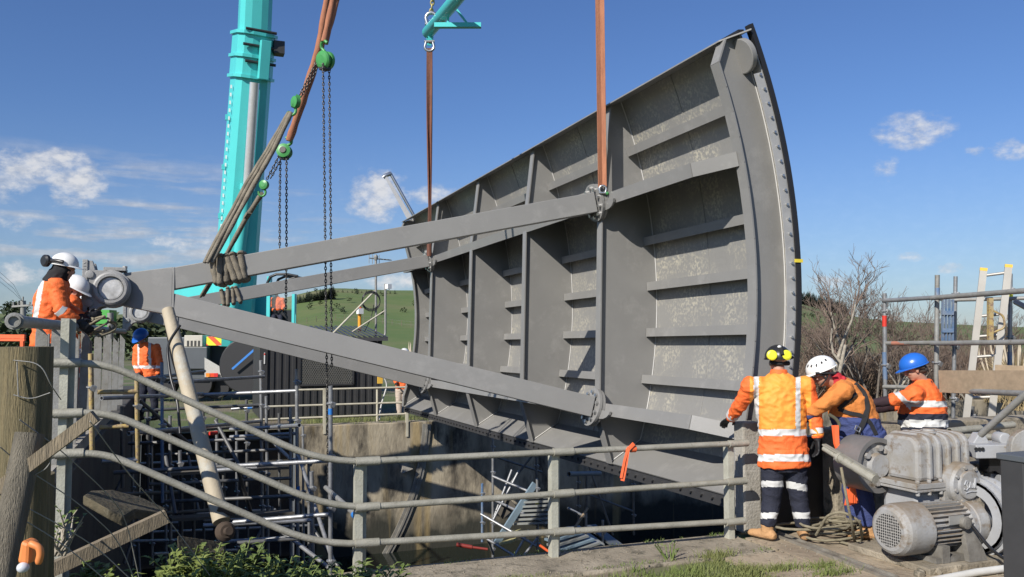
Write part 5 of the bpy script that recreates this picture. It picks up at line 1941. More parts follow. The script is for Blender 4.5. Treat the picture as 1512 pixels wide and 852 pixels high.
def person(label, base, J, look, up=(0, 0, 1), s=1.0, coat=None, coat_mats=None, coat_pick=None, legs=None, legs_mats=None, legs_pick=None, glove=None, cat='person', group=None,
           vox=.012, fat=1.0, hood=None, hem=.06, tight=1.0, boot_mats=(BOOT, BOOTS), hand_dir=None, curl=.5, short=False, legfat=1.0, wide=1.0, deep=1.0):
    """J: joint points in the world. The body is one skin; clothing, boots and gloves are children."""
    SR, SL = J['SR'], J['SL']
    rt = (SR - SL).normalized()
    hip, chest, neck, hd = J['hip'], J['chest'], J['neck'], J['head']
    hipr = (J['HR'] - J['HL']).normalized()
    def torso(mb, e, wd=1.0, dp=1.0):
        up_ = (chest - hip)
        mb.loft([(hip - up_ * .12, (.15 + e) * s * wd, (.105 + e) * s * dp), (hip, (.165 + e) * s * wd, (.12 + e) * s * dp), (hip + up_ * .45, (.15 + e) * s * fat * wd, (.112 + e) * s * fat * dp), (chest, (.175 + e) * s * wd, (.125 + e) * s * dp),
                 (chest.lerp(neck, .55), (.165 + e) * s * (1 + (wd - 1) * .6), (.105 + e) * s * (1 + (dp - 1) * .6)), (chest.lerp(neck, .86), (.10 + e) * s, (.075 + e) * s), (neck, (.06 + e * .5) * s, (.06 + e * .5) * s)], rt, 18)
        for S in (SR, SL):
            mb.ell(S, ((.068 + e) * s,) * 3, None, 12, 8)
            mb.loft([(chest.lerp(neck, .45), (.08 + e) * s, (.07 + e) * s), (S, (.062 + e) * s, (.062 + e) * s)], (0, 0, 1), 12)
    def arm(mb, S, E_, W, e, cut=1.0):
        w2 = E_.lerp(W, cut)
        mb.loft([(S, (.060 + e) * s, (.060 + e) * s), (S.lerp(E_, .5), (.052 + e) * s, (.052 + e) * s), (E_, (.045 + e) * s, (.045 + e) * s), (E_.lerp(w2, .4), (.043 + e) * s, (.043 + e) * s), (w2, (.031 + e) * s, (.028 + e) * s)], (0, 0, 1), 12)
    def leg(mb, H, K_, A, e, end=1.0):
        a2 = K_.lerp(A, end)
        mb.loft([(H + Vector((0, 0, .03)), (.085 + e) * s, (.095 + e) * s), (H.lerp(K_, .5), (.075 + e) * s, (.08 + e) * s), (K_, (.056 + e) * s, (.058 + e) * s), (K_.lerp(A, .4), (.054 + e) * s, (.058 + e) * s), (a2, (.040 + e) * s, (.042 + e) * s)], hipr, 14)
    mb = MB()
    torso(mb, -.012)
    for a in 'RL':
        arm(mb, J['S' + a], J['E' + a], J['W' + a], -.006)
        leg(mb, J['H' + a], J['K' + a], J['A' + a], -.008)
        t = J.get('T' + a, look)
        mb.loft([(J['A' + a], .036 * s, .04 * s), (J['A' + a] + Vector((0, 0, -.05)) + Vector((t[0], t[1], 0)).normalized() * .10 * s, .036 * s, .03 * s)], hipr, 10)
    mb.loft([(neck - Vector((0, 0, .03)), .055 * s, .058 * s), (hd - Vector(look).normalized() * .02 - Vector((0, 0, .05)), .054 * s, .058 * s)], rt, 12)
    head(mb, hd, look, up, s)
    hdir = hand_dir or {}
    if glove is None:
        for a, sd in (('R', -1), ('L', 1)):
            d = Vector(hdir.get(a, J['W' + a] - J['E' + a])).normalized()
            hand(mb, J['W' + a] + d * .01, d, hdir.get('n' + a, rt * (1 if a == 'R' else -1)), sd, s, curl)
    body = link_mesh('person', remesh(mb, vox * .75, 2), [SKIN], base)
    tag(body, label, cat, group)
    if glove is not None:
        for a, sd in (('R', -1), ('L', 1)):
            m2 = MB()
            d = Vector(hdir.get(a, J['W' + a] - J['E' + a])).normalized()
            hand(m2, J['W' + a] + d * .01, d, hdir.get('n' + a, rt * (1 if a == 'R' else -1)), sd, s * 1.16, curl)
            m2.tube([J['W' + a] - d * .05, J['W' + a] + d * .03], [.042 * s, .036 * s], 10)
            link_mesh('glove', remesh(m2, .006, 2), [glove], base, body)
    if coat_mats:
        mb = MB()
        torso(mb, .022, wide, deep)
        dn = (hip - chest).normalized()
        mb.loft([(hip - dn * .06, .185 * s * fat * wide, .145 * s * fat * deep), (hip + dn * hem, (.195) * s * fat * wide, .15 * s * fat * deep)], rt, 18)
        for a in 'RL': arm(mb, J['S' + a], J['E' + a], J['W' + a], .018 if not short else .014, 1.0 if not short else .05)
        link_mesh('jacket', remesh(mb, vox, 3, .013 * tight, 10.5, hip.x), coat_mats, base, body, coat_pick)
        if short:
            mb = MB()
            for a in 'RL': arm(mb, J['S' + a], J['E' + a], J['W' + a], .006)
            link_mesh('undershirt', remesh(mb, vox, 2, .004, 12), [MAROON], base, body)
    if legs_mats:
        mb = MB()
        hv = (hip - chest).normalized()
        mb.loft([(hip - hv * .02, .17 * s * legfat, .135 * s * legfat), (hip + Vector((0, 0, -.06)), .18 * s * legfat, .14 * s * legfat), (hip + Vector((0, 0, -.14)), .15 * s * legfat, .12 * s * legfat)], hipr, 16)
        for a in 'RL': leg(mb, J['H' + a], J['K' + a], J['A' + a], .018 * legfat + .012 * (legfat - 1) * 3, .86)
        link_mesh('trousers', remesh(mb, vox, 3, .009, 8, hip.y), legs_mats, base, body, legs_pick)
    if boot_mats:
        for a in 'RL':
            A = J['A' + a]
            t = Vector(J.get('T' + a, look))
            t = Vector((t.x, t.y, 0)).normalized()
            g = A - Vector((0, 0, .085 * s))
            m2 = MB()
            sd = Vector((0, 0, 1)).cross(t)
            m2.loft([(A + Vector((0, 0, .06)), .058 * s, .060 * s), (A, .052 * s, .056 * s), (A - Vector((0, 0, .05)), .05 * s, .06 * s)], sd, 14)
            m2.loft([(g - t * .085 * s + Vector((0, 0, .035)), .030 * s, .028 * s), (g - t * .06 * s + Vector((0, 0, .042)), .042 * s, .045 * s), (g + t * .03 * s + Vector((0, 0, .045)), .046 * s, .052 * s), (g + t * .12 * s + Vector((0, 0, .036)), .054 * s, .040 * s), (g + t * .185 * s + Vector((0, 0, .03)), .046 * s, .032 * s), (g + t * .205 * s + Vector((0, 0, .026)), .025 * s, .02 * s)], sd, 14)
            zs = g.z + .018 * s
            link_mesh('boot', remesh(m2, .009, 3, .004, 14), list(boot_mats), base, body, lambda p, z=zs: 1 if p.z < z else 0)
    return body
CR = CM @ Vector((1, 0, 0))
CF = Vector((math.sin(-YAW), math.cos(-YAW), 0))
UPZ = Vector((0, 0, 1))
def px_of(p):
    q = CM.transposed() @ (p - CO)
    return 756 + FPX * q.x / -q.z, 426 - FPX * q.y / -q.z
def band(mb, a, b, r0, r1):
    return mb.tube([a, b], [r0, r1], 16)

# --- man with his back to the camera
d = 7.9
A_ = lambda x, y, dd=0: at(x, y, d + dd)
J = dict(hip=A_(1157, 672), chest=A_(1152, 592, .02), neck=A_(1150, 550, .03), head=A_(1148, 533, .06), SR=A_(1189, 570, .02), SL=A_(1109, 570, .02), ER=A_(1203, 612, .0), WR=A_(1207, 646, -.02),
         EL=A_(1093, 598, .14), WL=A_(1079, 617, .34), HR=A_(1172, 682), HL=A_(1142, 682), KR=A_(1180, 738, .0), KL=A_(1139, 738, .02), AR=A_(1187, 781, 0), AL=A_(1133, 787, .0))
base = on_z(1158, 798, 0.0)
for a in 'RL': J['A' + a].z = .10
look = (CF - CR * .15).normalized()
J['TR'] = CF + CR * .25
J['TL'] = CF - CR * .75
def pickA(p):
    x, y = px_of(p)
    if 634 < y < 643.5 or 671 < y < 681.5: return 1 if 1112 < x < 1200 or y > 660 else 0
    if (1113 < x < 1120.5 or 1175 < x < 1182) and 548 < y < 640: return 1
    if x > 1198 and y < 660: return 2
    if x < 1107: return 2
    if y > 643: return 2
    return 0
def legA(p):
    x, y = px_of(p)
    if x < 1158: return 1 if 710 < y < 719 or 757 < y < 766 else 0
    return 1 if 712 + (x - 1170) * .18 < y < 722 + (x - 1170) * .18 or 756.5 < y < 766 else 0
pA = person('man seen from behind in an orange hi-vis jacket, black helmet with yellow ear cups', base, J, look, coat_mats=[ORANGE_V, REFL, ORANGE], coat_pick=pickA, legs_mats=[NAVY, REFL], legs_pick=legA, glove=GLOVE, fat=1.04, hem=.10, vox=.0095, wide=1.2, deep=1.1, legfat=1.12,
            hand_dir={'L': (A_(1066, 626, .5) - J['WL']), 'nL': UPZ, 'R': (0, 0, -1)}, curl=.6)
h, M = helmet(pA, J['head'] + UPZ * .0, look, UPZ, BLACKP, 1.0)
mb = MB()
c = J['head']
for x in (-1, 1):
    q = c + CR * (.065 * x - .022) - CF * .135 + UPZ * .055
    mb.lathe(q + CF * .03, -CF + CR * .12 * x + UPZ * .12, [(-.02, .03), (0, .046), (.024, .049), (.036, .044), (.042, .03), (.042, 0)], 22)
mb.build('ear_cup', YMUFF, h)
mb = MB()
mb.tube([c + CR * t * .13 - CF * (.10 - .05 * abs(t)) + UPZ * .035 for t in (-1, -.5, 0, .5, 1)], .014, 8)
mb.tube([c - CF * .12 + UPZ * .12, c - CF * .15 + UPZ * .06], .018, 8)
mb.tube([c + CR * t * .09 - CF * (.085 - .04 * abs(t)) - UPZ * .02 for t in (-1, -.5, 0, .5, 1)], .022, 8)
mb.build('helmet_harness', BLACKC, h)
mb = MB()
mb.ell(c - CF * .10 + UPZ * .135 - CR * .01, (.022, .012, .014))
mb.build('helmet_badge', WHITE, h)
for a, t0, t1 in (('L', .62, .86), ('R', .55, .80)):
    mb = MB()
    band(mb, J['E' + a].lerp(J['W' + a], t0), J['E' + a].lerp(J['W' + a], t1), .062, .060)
    mb.build('sleeve_band', REFL, pA)
mb = MB()
mb.loft([(J['neck'] - UPZ * .06, .105, .095), (J['neck'] - UPZ * .01, .085, .08), (J['neck'] + UPZ * .03, .075, .074)], CR, 16)
link_mesh('collar', remesh(mb, .009, 2), [ORANGE], base, pA)

# --- worker in a white climbing helmet, bending over
d = 8.05
lookL = (-CR * .8 + CF * .25 - UPZ * .5).normalized()
J = dict(hip=A_(1274, 652), chest=A_(1252, 592), neck=A_(1232, 562), head=A_(1213, 552, -.03), SL=A_(1246, 576, -.2), SR=A_(1240, 574, .2), EL=A_(1214, 598, -.24), WL=A_(1186, 616, -.1), ER=A_(1208, 602, .24), WR=A_(1180, 622, .2),
         HL=A_(1280, 662, -.1), HR=A_(1268, 662, .1), KL=A_(1271, 722, -.13), KR=A_(1258, 722, .13), AL=A_(1283, 778, -.12), AR=A_(1264, 780, .14))
for a in 'RL': J['A' + a].z = .095
base = Vector((J['hip'].x, J['hip'].y, 0))
J['TR'] = J['TL'] = -CR + CF * .3
pB = person('bending worker in a white vented climbing helmet, orange jumper and blue overalls', base, J, lookL, up=(CF * 0 + UPZ - CR * .3), coat_mats=[ORANGE_K, BLUEO], coat_pick=lambda p: 1 if px_of(p)[1] > 617 + (px_of(p)[0] - 1270) * .05 else 0, legs_mats=[BLUEO], glove=GLOVE, fat=1.12, hem=.06, vox=.0095, legfat=1.3, deep=1.4)
h, M = helmet(pB, J['head'] + UPZ * .015 + CR * .005, (-CR * .85 + CF * .2 - UPZ * .35), UPZ - CR * .25, WHITE, 1.02, .02, True)
mb = MB()
c = J['head']
mb.tube([c - CF * .09 + UPZ * .03 + CR * .04, c - CF * .085 - UPZ * .05 + CR * .01, c - CF * .05 - UPZ * .11 - CR * .03], .008, 6)
mb.tube([c - CF * .09 + UPZ * .03 - CR * .04, c - CF * .085 - UPZ * .05 + CR * .01], .008, 6)
mb.tube([c - CF * .10 + UPZ * .01 + CR * t for t in (-.09, -.03, .04, .10)], .012, 6)
mb.build('chin_strap', BLACKC, h)
mb = MB()
mb.tube([c - CF * .088 - UPZ * .02 - CR * .10, c - CF * .094 - UPZ * .015 - CR * .06, c - CF * .09 + CR * .03], .006, 6)
mb.ell(c - CF * .055 - UPZ * .022 - CR * .095, (.018, .02, .014))
mb.build('safety_glasses', BLACKP, pB)
mb = MB()
mb.loft([(J['neck'] + CR * .02 - UPZ * .02, .085, .085), (J['neck'] + UPZ * .03 - CR * .005, .078, .075), (J['neck'] + UPZ * .06 - CR * .02, .07, .066)], CF, 14)
mb.tube([J['neck'] + CR * .05 - CF * .06 + UPZ * .02, J['neck'] + CR * .10 - CF * .02 - UPZ * .01, J['neck'] + CR * .08 + CF * .05], .035, 8)
link_mesh('red_hood', remesh(mb, .009, 2, .004, 14), [material('red cloth', (.45, .02, .03), .8)], base, pB)
from mathutils.bvhtree import BVHTree
def bvh_of(body):
    vs, fs = [], []
    for o in [body] + list(body.children):
        if o.name.split('.')[0] not in ('jacket', 'trousers', 'person', 'undershirt'): continue
        M_ = world_of(o)
        n_ = len(vs)
        vs += [M_ @ v.co for v in o.data.vertices]
        fs += [[n_ + i for i in p.vertices] for p in o.data.polygons]
    return BVHTree.FromPolygons(vs, fs)
tree_B = bvh_of(pB)
def on_body(tree, x, y, dd, off=.010):
    r = ray(x, y).normalized()
    hit = tree.ray_cast(CO, r)
    return (hit[0] - r * off) if hit[0] is not None and abs((hit[0] - A_(x, y)).length) < .6 else A_(x, y, dd)
def sw(pts, wd=.045, mb=None):
    """webbing laid on the clothes between picture points"""
    out = []
    for (x0, y0), (x1, y1) in zip(pts[:-1], pts[1:]):
        n_ = max(2, int(math.hypot(x1 - x0, y1 - y0) / 4))
        out += [on_body(tree_B, lerp(x0, x1, k / n_), lerp(y0, y1, k / n_), -.22) for k in range(n_)]
    out.append(on_body(tree_B, *pts[-1], -.22))
    sm = [out[0]] + [(a + b + c) / 3 for a, b, c in zip(out[:-2], out[1:-1], out[2:])] + [out[-1]]
    web_strap(mb, sm, wd, .008, 0, -CF - CR * .25)
mb = MB()
sw([(1262, 566), (1276, 580), (1281, 600), (1276, 622), (1266, 640), (1256, 660)], .046, mb)
sw([(1238, 604), (1254, 610), (1272, 613), (1284, 622), (1294, 642)], .036, mb)
sw([(1264, 580), (1250, 594), (1238, 604)], .036, mb)
mb.build('harness', BLACKC, pB)
mb = MB()
for a, b in (((1264, 628), (1271, 632)), ((1271, 632), (1269, 638)), ((1269, 638), (1262, 634)), ((1262, 634), (1264, 628))): mb.tube([A_(*a, -.255), A_(*b, -.255)], .006, 6)
mb.build('harness_buckle', STEEL, pB)
mb = MB()
for k in range(3):
    o_ = k * .014
    web_strap(mb, [A_(1231 + k * 2, 628, -.27 - o_), A_(1234 + k, 655, -.29 - o_), A_(1240 + k, 672, -.30 - o_), A_(1254 + k * 2, 684, -.31 - o_), A_(1258, 712, -.30 - o_), A_(1264 - k * 4, 742, -.29 - o_), A_(1256 - k * 3, 746, -.29), A_(1257 - k * 2, 722, -.28)], .04, .008)
mb.build('orange_lanyard', ORANGE_S, pB)
mb = MB()
mb.tube(bend([A_(1224, 612, -.28), A_(1234, 618, -.28), A_(1240, 626, -.28), A_(1236, 640, -.28)], .05), .016, 8)
mb.build('tool_loop', material('olive rope', (.10, .095, .06), .9), pB)

# --- worker in a blue helmet on the right
d = 8.75
J = dict(hip=A_(1363, 658), chest=A_(1362, 598), neck=A_(1363, 560), head=A_(1350, 545, -.02), SL=A_(1350, 583, -.19), SR=A_(1352, 580, .19), EL=A_(1316, 591, -.24), WL=A_(1281, 597, -.12), ER=A_(1318, 600, .24), WR=A_(1288, 606, .1),
         HL=A_(1365, 668, -.1), HR=A_(1360, 668, .1), KL=A_(1362, 720, -.1), KR=A_(1356, 720, .12), AL=A_(1366, 768, -.1), AR=A_(1360, 768, .1))
for a in 'RL': J['A' + a].z = .095
base = Vector((J['hip'].x, J['hip'].y, 0))
lookC = (-CR * .85 + CF * .3 - UPZ * .38).normalized()
def pickC(p):
    x, y = px_of(p)
    if 592 < y < 601 and x > 1338: return 1
    if 620 < y < 631: return 1
    if y > 611: return 2
    if x < 1345 and abs((y - 590) - (x - 1334) * 1.05) < 5.0: return 1
    return 0
J['TR'] = J['TL'] = -CR + CF * .2
pC = person('worker in a blue hard hat and orange and navy striped shirt leaning over the parapet', base, J, lookC, up=UPZ - CR * .2, coat_mats=[ORANGE, REFL, NAVY], coat_pick=pickC, legs_mats=[NAVY], glove=None, fat=1.12, short=True, hem=.08, vox=.0095, deep=1.55, wide=1.1)
h, M = helmet(pC, J['head'] + UPZ * .01, (-CR * .88 + CF * .28 - UPZ * .32), UPZ - CR * .22, BLUEH, 1.02, .045)
mb = MB()
c = J['head']
mb.ell(c + CR * .055 + UPZ * .0 - CF * .0, (.075, .085, .055))
mb.tube([c - CF * .085 + UPZ * .015 - CR * .02, c - CF * .088 + UPZ * .02 + CR * .06], .014, 8)
mb.build('hair', HAIR, pC)
mb = MB()
mb.loft([(J['neck'] - UPZ * .05, .10, .10), (J['neck'] - UPZ * .005, .082, .08)], CR, 14)
link_mesh('collar', remesh(mb, .01, 2), [NAVY], base, pC)

# --- workers on the left platform
d = 8.6
lookD = (CR * .92 + CF * .1 - UPZ * .25).normalized()
J = dict(hip=A_(73, 502), chest=A_(76, 442), neck=A_(88, 408), head=A_(95, 397), SR=A_(84, 424, -.19), SL=A_(86, 422, .19), ER=A_(90, 458, -.26), WR=A_(113, 474, -.18), EL=A_(98, 455, .25), WL=A_(120, 468, .1),
         HR=A_(75, 512, -.1), HL=A_(73, 512, .1), KR=A_(78, 574, -.1), KL=A_(72, 574, .1), AR=A_(72, 630, -.1), AL=A_(78, 630, .12))
for a in 'RL': J['A' + a].z = .85 + .095
base = Vector((J['hip'].x, J['hip'].y, .85))
def pickD(p):
    x, y = px_of(p)
    if 473 < y < 481.5: return 1
    xs_ = 60 - (y - 415) * .17
    if y < 476 and xs_ - 2.5 < x < xs_ + 5 and y > 412: return 1
    return 0
J['TR'] = J['TL'] = CR
pD = person('worker in an orange jacket, black hood and white hard hat with goggles at the trunnion', base, J, lookD, coat_mats=[ORANGE, REFL], coat_pick=pickD, legs_mats=[BLACKC], glove=GLOVE, fat=1.08, vox=.011, deep=1.08, wide=.95, boot_mats=(BLACKP, BLACKP))
h, M = helmet(pD, J['head'] + UPZ * .015, (CR * .95 - UPZ * .15 + CF * .1), UPZ + CR * .12, WHITE, .98, .055)
mb = MB()
c = J['head']
mb.lathe(c - CR * .135 - CF * .075 + UPZ * .075, -CF - CR * .5, [(-.03, .03), (0, .062), (.03, .062), (.045, .045), (.045, 0)], 18)
mb.tube([c - CR * .10 - CF * .09 + UPZ * .075, c - CR * .02 - CF * .125 + UPZ * .075, c + CR * .05 - CF * .12 + UPZ * .06], .02, 8)
mb.build('goggles', BLACKP, h)
mb = MB()
mb.ell(c - CR * .025 - UPZ * .015, (.10, .10, .105))
mb.loft([(c - UPZ * .03 - CR * .02, .10, .10), (J['neck'] - UPZ * .0 - CR * .02, .105, .10), (J['neck'] - UPZ * .07 - CR * .04, .13, .125)], CR, 14)
link_mesh('hood', remesh(mb, .011, 2, .006, 14), [BLACKC], base, pD)
mb = MB()
band(mb, J['ER'].lerp(J['WR'], -.12), J['ER'].lerp(J['WR'], .16), .066, .066)
mb.build('sleeve_band', REFL, pD)
d = 9.6
J = dict(hip=A_(98, 500), chest=A_(101, 456), neck=A_(106, 436), head=A_(111, 428), SR=A_(106, 448, -.19), SL=A_(108, 446, .19), ER=A_(110, 472, -.24), WR=A_(128, 468, -.15), EL=A_(114, 470, .24), WL=A_(131, 464, .1),
         HR=A_(99, 510, -.1), HL=A_(97, 510, .1), KR=A_(104, 560, -.1), KL=A_(98, 560, .1), AR=A_(98, 612, -.1), AL=A_(104, 612, .1))
for a in 'RL': J['A' + a].z = .85 + .095
base = Vector((J['hip'].x, J['hip'].y, .85))
J['TR'] = J['TL'] = CR
lookE = (CR * .85 - CF * .05 - UPZ * .45).normalized()
pE = person('second worker in white hard hat and orange shirt stooping behind the hooded one', base, J, lookE, up=UPZ + CR * .3, s=.95, coat_mats=[ORANGE], legs_mats=[BLACKC], glove=GLOVE, vox=.012, boot_mats=(BLACKP, BLACKP))
h, M = helmet(pE, J['head'] + UPZ * .01, lookE, UPZ + CR * .35, WHITE, 1.05, .06)
mb = MB()
c = J['head']
mb.box(c - CF * .11 + UPZ * .04 - CR * .02, (.05, .03, .06), (0, .3, 0))
mb.build('lamp_strap', BLACKP, h)
mb = MB()
mb.ell(c - CR * .045 - UPZ * .01, (.07, .08, .06))
mb.build('hair', HAIR, pE)
d = 10.8
J = dict(hip=A_(112, 512), chest=A_(119, 478), neck=A_(123, 462), head=A_(126, 455), SR=A_(122, 470, -.18), SL=A_(123, 469, .18), ER=A_(128, 486, -.2), WR=A_(140, 488, -.1), EL=A_(129, 486, .2), WL=A_(142, 488, .1),
         HR=A_(113, 520, -.1), HL=A_(111, 520, .1), KR=A_(119, 560, -.1), KL=A_(114, 560, .1), AR=A_(110, 600, -.1), AL=A_(116, 600, .1))
for a in 'RL': J['A' + a].z = .85 + .095
base = Vector((J['hip'].x, J['hip'].y, .85))
J['TR'] = J['TL'] = CR
pF = person('crouching worker whose white vented helmet shows behind the trunnion bracket', base, J, lookE, up=UPZ + CR * .3, s=.85, coat_mats=[ORANGE], legs_mats=[BLUEO], glove=GLOVE, vox=.013, boot_mats=(BLACKP, BLACKP))
helmet(pF, J['head'] + UPZ * .01, lookE, UPZ + CR * .35, WHITE, .98, .02, True)
d = 17
J = dict(hip=A_(219, 556), chest=A_(217, 524), neck=A_(212, 506), head=A_(208, 499, -.05), SR=A_(203, 515, 0), SL=A_(231, 514, 0), ER=A_(200, 536, -.05), WR=A_(205, 552, -.2), EL=A_(236, 534, -.05), WL=A_(233, 554, -.2),
         HR=A_(212, 562), HL=A_(225, 562), KR=A_(209, 592, -.05), KL=A_(228, 592, 0), AR=A_(208, 614, 0), AL=A_(229, 614, 0))
gzz = gz(J['hip'].x, J['hip'].y)
for a in 'RL': J['A' + a].z = min(J['A' + a].z, .33)
base = Vector((J['hip'].x, J['hip'].y, J['AR'].z - .09))
lookG = (-CF * .8 - CR * .35 - UPZ * .6).normalized()
def pickG(p):
    x, y = px_of(p)
    if 540 < y < 544: return 1
    if 219 < x < 223 or 203 < x < 205.5: return 1 if y < 542 else 0
    return 0
pG = person('man in a blue hard hat and orange jacket looking down under the gate arms', base, J, lookG, up=UPZ - CF * .3, coat_mats=[ORANGE, REFL], coat_pick=pickG, legs_mats=[NAVY], glove=GLOVE, vox=.016, fat=1.1, boot_mats=(BLACKP, BLACKP))
helmet(pG, J['head'] + UPZ * .02, lookG, UPZ - CF * .45, BLUEH, 1.15, .06)
d = 29.6
J = dict(hip=A_(409, 466), chest=A_(409, 450), neck=A_(409, 438), head=A_(408, 430), SR=A_(402, 443), SL=A_(417, 443), ER=A_(400, 454), WR=A_(404, 458, -.3), EL=A_(420, 453), WL=A_(416, 458, -.3),
         HR=A_(405, 468), HL=A_(413, 468), KR=A_(404, 468, -.45), KL=A_(414, 468, -.45), AR=A_(404, 482, -.5), AL=A_(414, 482, -.5))
base = Vector((J['hip'].x, J['hip'].y, J['hip'].z - .5))
pH = person('crane operator in orange seated inside the turquoise cab', base, J, (-CF), coat_mats=[ORANGE], legs_mats=[NAVY], glove=GLOVE, vox=.02, s=1.0, boot_mats=(BLACKP, BLACKP))
d = 23.4
J = dict(hip=A_(594, 572), chest=A_(595, 548), neck=A_(596, 533), head=A_(597, 524), SR=A_(605, 540), SL=A_(585, 540), ER=A_(609, 554), WR=A_(606, 566, -.2), EL=A_(581, 554), WL=A_(585, 566, -.2),
         HR=A_(599, 576), HL=A_(589, 576), KR=A_(600, 597), KL=A_(589, 597), AR=A_(601, 613), AL=A_(590, 613))
base = Vector((J['hip'].x, J['hip'].y, J['AR'].z - .09))
pI = person('worker in white helmet and cream trousers standing behind the far railing', base, J, (-CF - CR * .3), coat_mats=[ORANGE], legs_mats=[material('cream cloth', (.52, .43, .35), .9)], glove=GLOVE, vox=.02, hem=.03, boot_mats=(BLACKP, BLACKP))
helmet(pI, J['head'] + UPZ * .02, (-CF - CR * .3), UPZ, WHITE, 1.1, .05)

# ------------------------------------------------------------------ hoist gearbox and motor on the slab
MX, MY = 5.45, 5.46
hm = thing('hoist_gearbox', 'dusty grey hoist gearbox with ribbed casing and round cast cover on the slab', 'gearbox', (6.15, 5.75, 0))
def rbox(mb, x0, x1, y0, y1, z0, z1): return mb.box(((x0 + x1) / 2, (y0 + y1) / 2, (z0 + z1) / 2), (x1 - x0, y1 - y0, z1 - z0))
GX0, GX1, GY0, GY1 = 5.90, 6.50, 5.56, 5.98
mb = MB()
n = 10
prof = [(GY0, .66), (GY0, .93)] + [(GY0 + .11 - .11 * math.cos(t), .93 + .115 * math.sin(t)) for t in [math.pi / 2 * k / 6 for k in range(1, 7)]] + [(GY1 - .11 + .11 * math.sin(t), .93 + .115 * math.cos(t)) for t in [math.pi / 2 * k / 6 for k in range(0, 7)]] + [(GY1, .66)]
mb.prism([(GX0, y, z) for y, z in prof], (GX1 - GX0, 0, 0))
casing = mb.build('upper_casing', WHITEP_D, hm, bevel=.035)
mb = MB()
for k in range(5):
    x = GX0 + .10 + k * .108
    mb.prism([(x, y + (-.028 if y < GY0 + .2 else .028), z + .02) for y, z in prof], (.042, 0, 0))
mb.build('casing_rib', WHITEP_D, hm, bevel=.012)
mb = MB()
rbox(mb, GX0 - .10, GX1 + .12, GY0 - .07, GY1 + .06, .612, .66)
rbox(mb, GX0 - .095, GX1 + .115, GY0 - .065, GY1 + .055, .585, .609)
for x in (GX0 - .06, GX0 + .07, GX0 + .2, GX1 - .02, GX1 + .08):
    mb.bolt((x, GY0 - .045, .66), (0, 0, 1), .02, .03)
    mb.bolt((x, GY0 - .045, .585), (0, 0, -1), .02, .03)
for z in (.75, .88):
    mb.box((GX0 - .012, GY1 - .06, z), (.03, .05, .04))
mb.lathe((6.2, 5.72, 1.05), (0, 0, 1), [(0, .07), (.02, .07), (.02, .05), (.04, .05), (.04, 0)], 16)
mb.build('split_flange', WHITEP_D, hm, bevel=.006)
mb = MB()
rbox(mb, GX0, GX1, GY0 + .01, GY1, .06, .60)
mb.build('lower_casing', WHITEP, hm, bevel=.05)
mb = MB()
cc = Vector((6.315, GY0 - .10, .635))
mb.lathe(cc + Vector((0, .08, 0)), (0, -1, 0), [(-.1, .17), (0, .185), (.09, .185), (.10, .18), (.115, .17), (.12, .125), (.135, .12), (.14, .112), (.145, 0)], 40)
for k in range(8):
    a = k * math.pi / 4 + .25
    mb.bolt(cc + Vector((.152 * math.cos(a), -.035, .152 * math.sin(a))), (0, -1, 0), .016, .02)
rbox(mb, 6.13, 6.22, GY0 - .06, GY0, .50, .60)
mb.bolt((6.175, GY0 - .03, .50), (0, 0, -1), .022, .05)
cov = mb.build('end_cover', WHITEP_D, hm)
mb = MB()      # raised cast script on the cover
def script(pts): mb.tube([cc + Vector((x, -.064, z)) for x, z in pts], .0075, 6)
script([(-.075, .01), (-.055, .045), (-.035, .035), (-.05, .01), (-.03, -.015), (-.055, -.04), (-.08, -.025)])
script([(-.02, -.02), (-.005, .03), (.01, .02), (0, -.02), (.02, -.02), (.03, .02)])
script([(.035, -.025), (.05, .055), (.06, .06), (.05, .0), (.055, -.03), (.075, -.015)])
script([(-.06, -.06), (.0, -.05), (.065, -.055)])
mb.build('cast_script', MATS['pale concrete'] if False else WHITEP, cov)

mot = thing('electric_motor', 'electric motor with perforated fan cover in front of the gearbox', 'motor', (5.95, MY, 0))
MZ = .315
mb = MB()
mb.lathe((MX, MY, MZ), (1, 0, 0), [(0, .135), (.0, .165), (.015, .19), (.05, .208), (.09, .213), (.30, .213), (.31, .20), (.31, .1)], 44)
o = mb.build('fan_cover', WHITEP_D, mot)
GRID = material('fan grille', (.40, .39, .36), .6)
def _grid(t, b):
    src = b.inputs['Base Color'].links[0].from_socket
    co = [q for q in t.nodes if q.type == 'MAPPING'][0]
    co.inputs['Scale'].default_value = (.0001, 44, 44)
    v = t.nodes.new('ShaderNodeTexVoronoi')
    v.inputs['Scale'].default_value = 1.0
    v.inputs['Randomness'].default_value = 0.12
    t.links.new(co.outputs[0], v.inputs['Vector'])
    g = t.nodes.new('ShaderNodeMath')
    g.operation = 'LESS_THAN'
    g.inputs[1].default_value = .40
    t.links.new(v.outputs['Distance'], g.inputs[0])
    x = t.nodes.new('ShaderNodeMix')
    x.data_type = 'RGBA'
    t.links.new(g.outputs[0], x.inputs['Factor'])
    x.inputs[6].default_value = (.30, .29, .27, 1)
    x.inputs[7].default_value = (.03, .03, .03, 1)
    t.links.new(x.outputs[2], b.inputs['Base Color'])
sets(GRID, _grid)
mb = MB()
mb.lathe((MX - .004, MY, MZ), (-1, 0, 0), [(-.01, .136), (0, .134), (0, 0)], 36, False)
mb.build('fan_grille', GRID, o)
mb = MB()
mb.lathe((MX + .30, MY, MZ), (1, 0, 0), [(0, .165), (.44, .165), (.45, .19), (.50, .19), (.52, .12), (.56, .10)], 36)
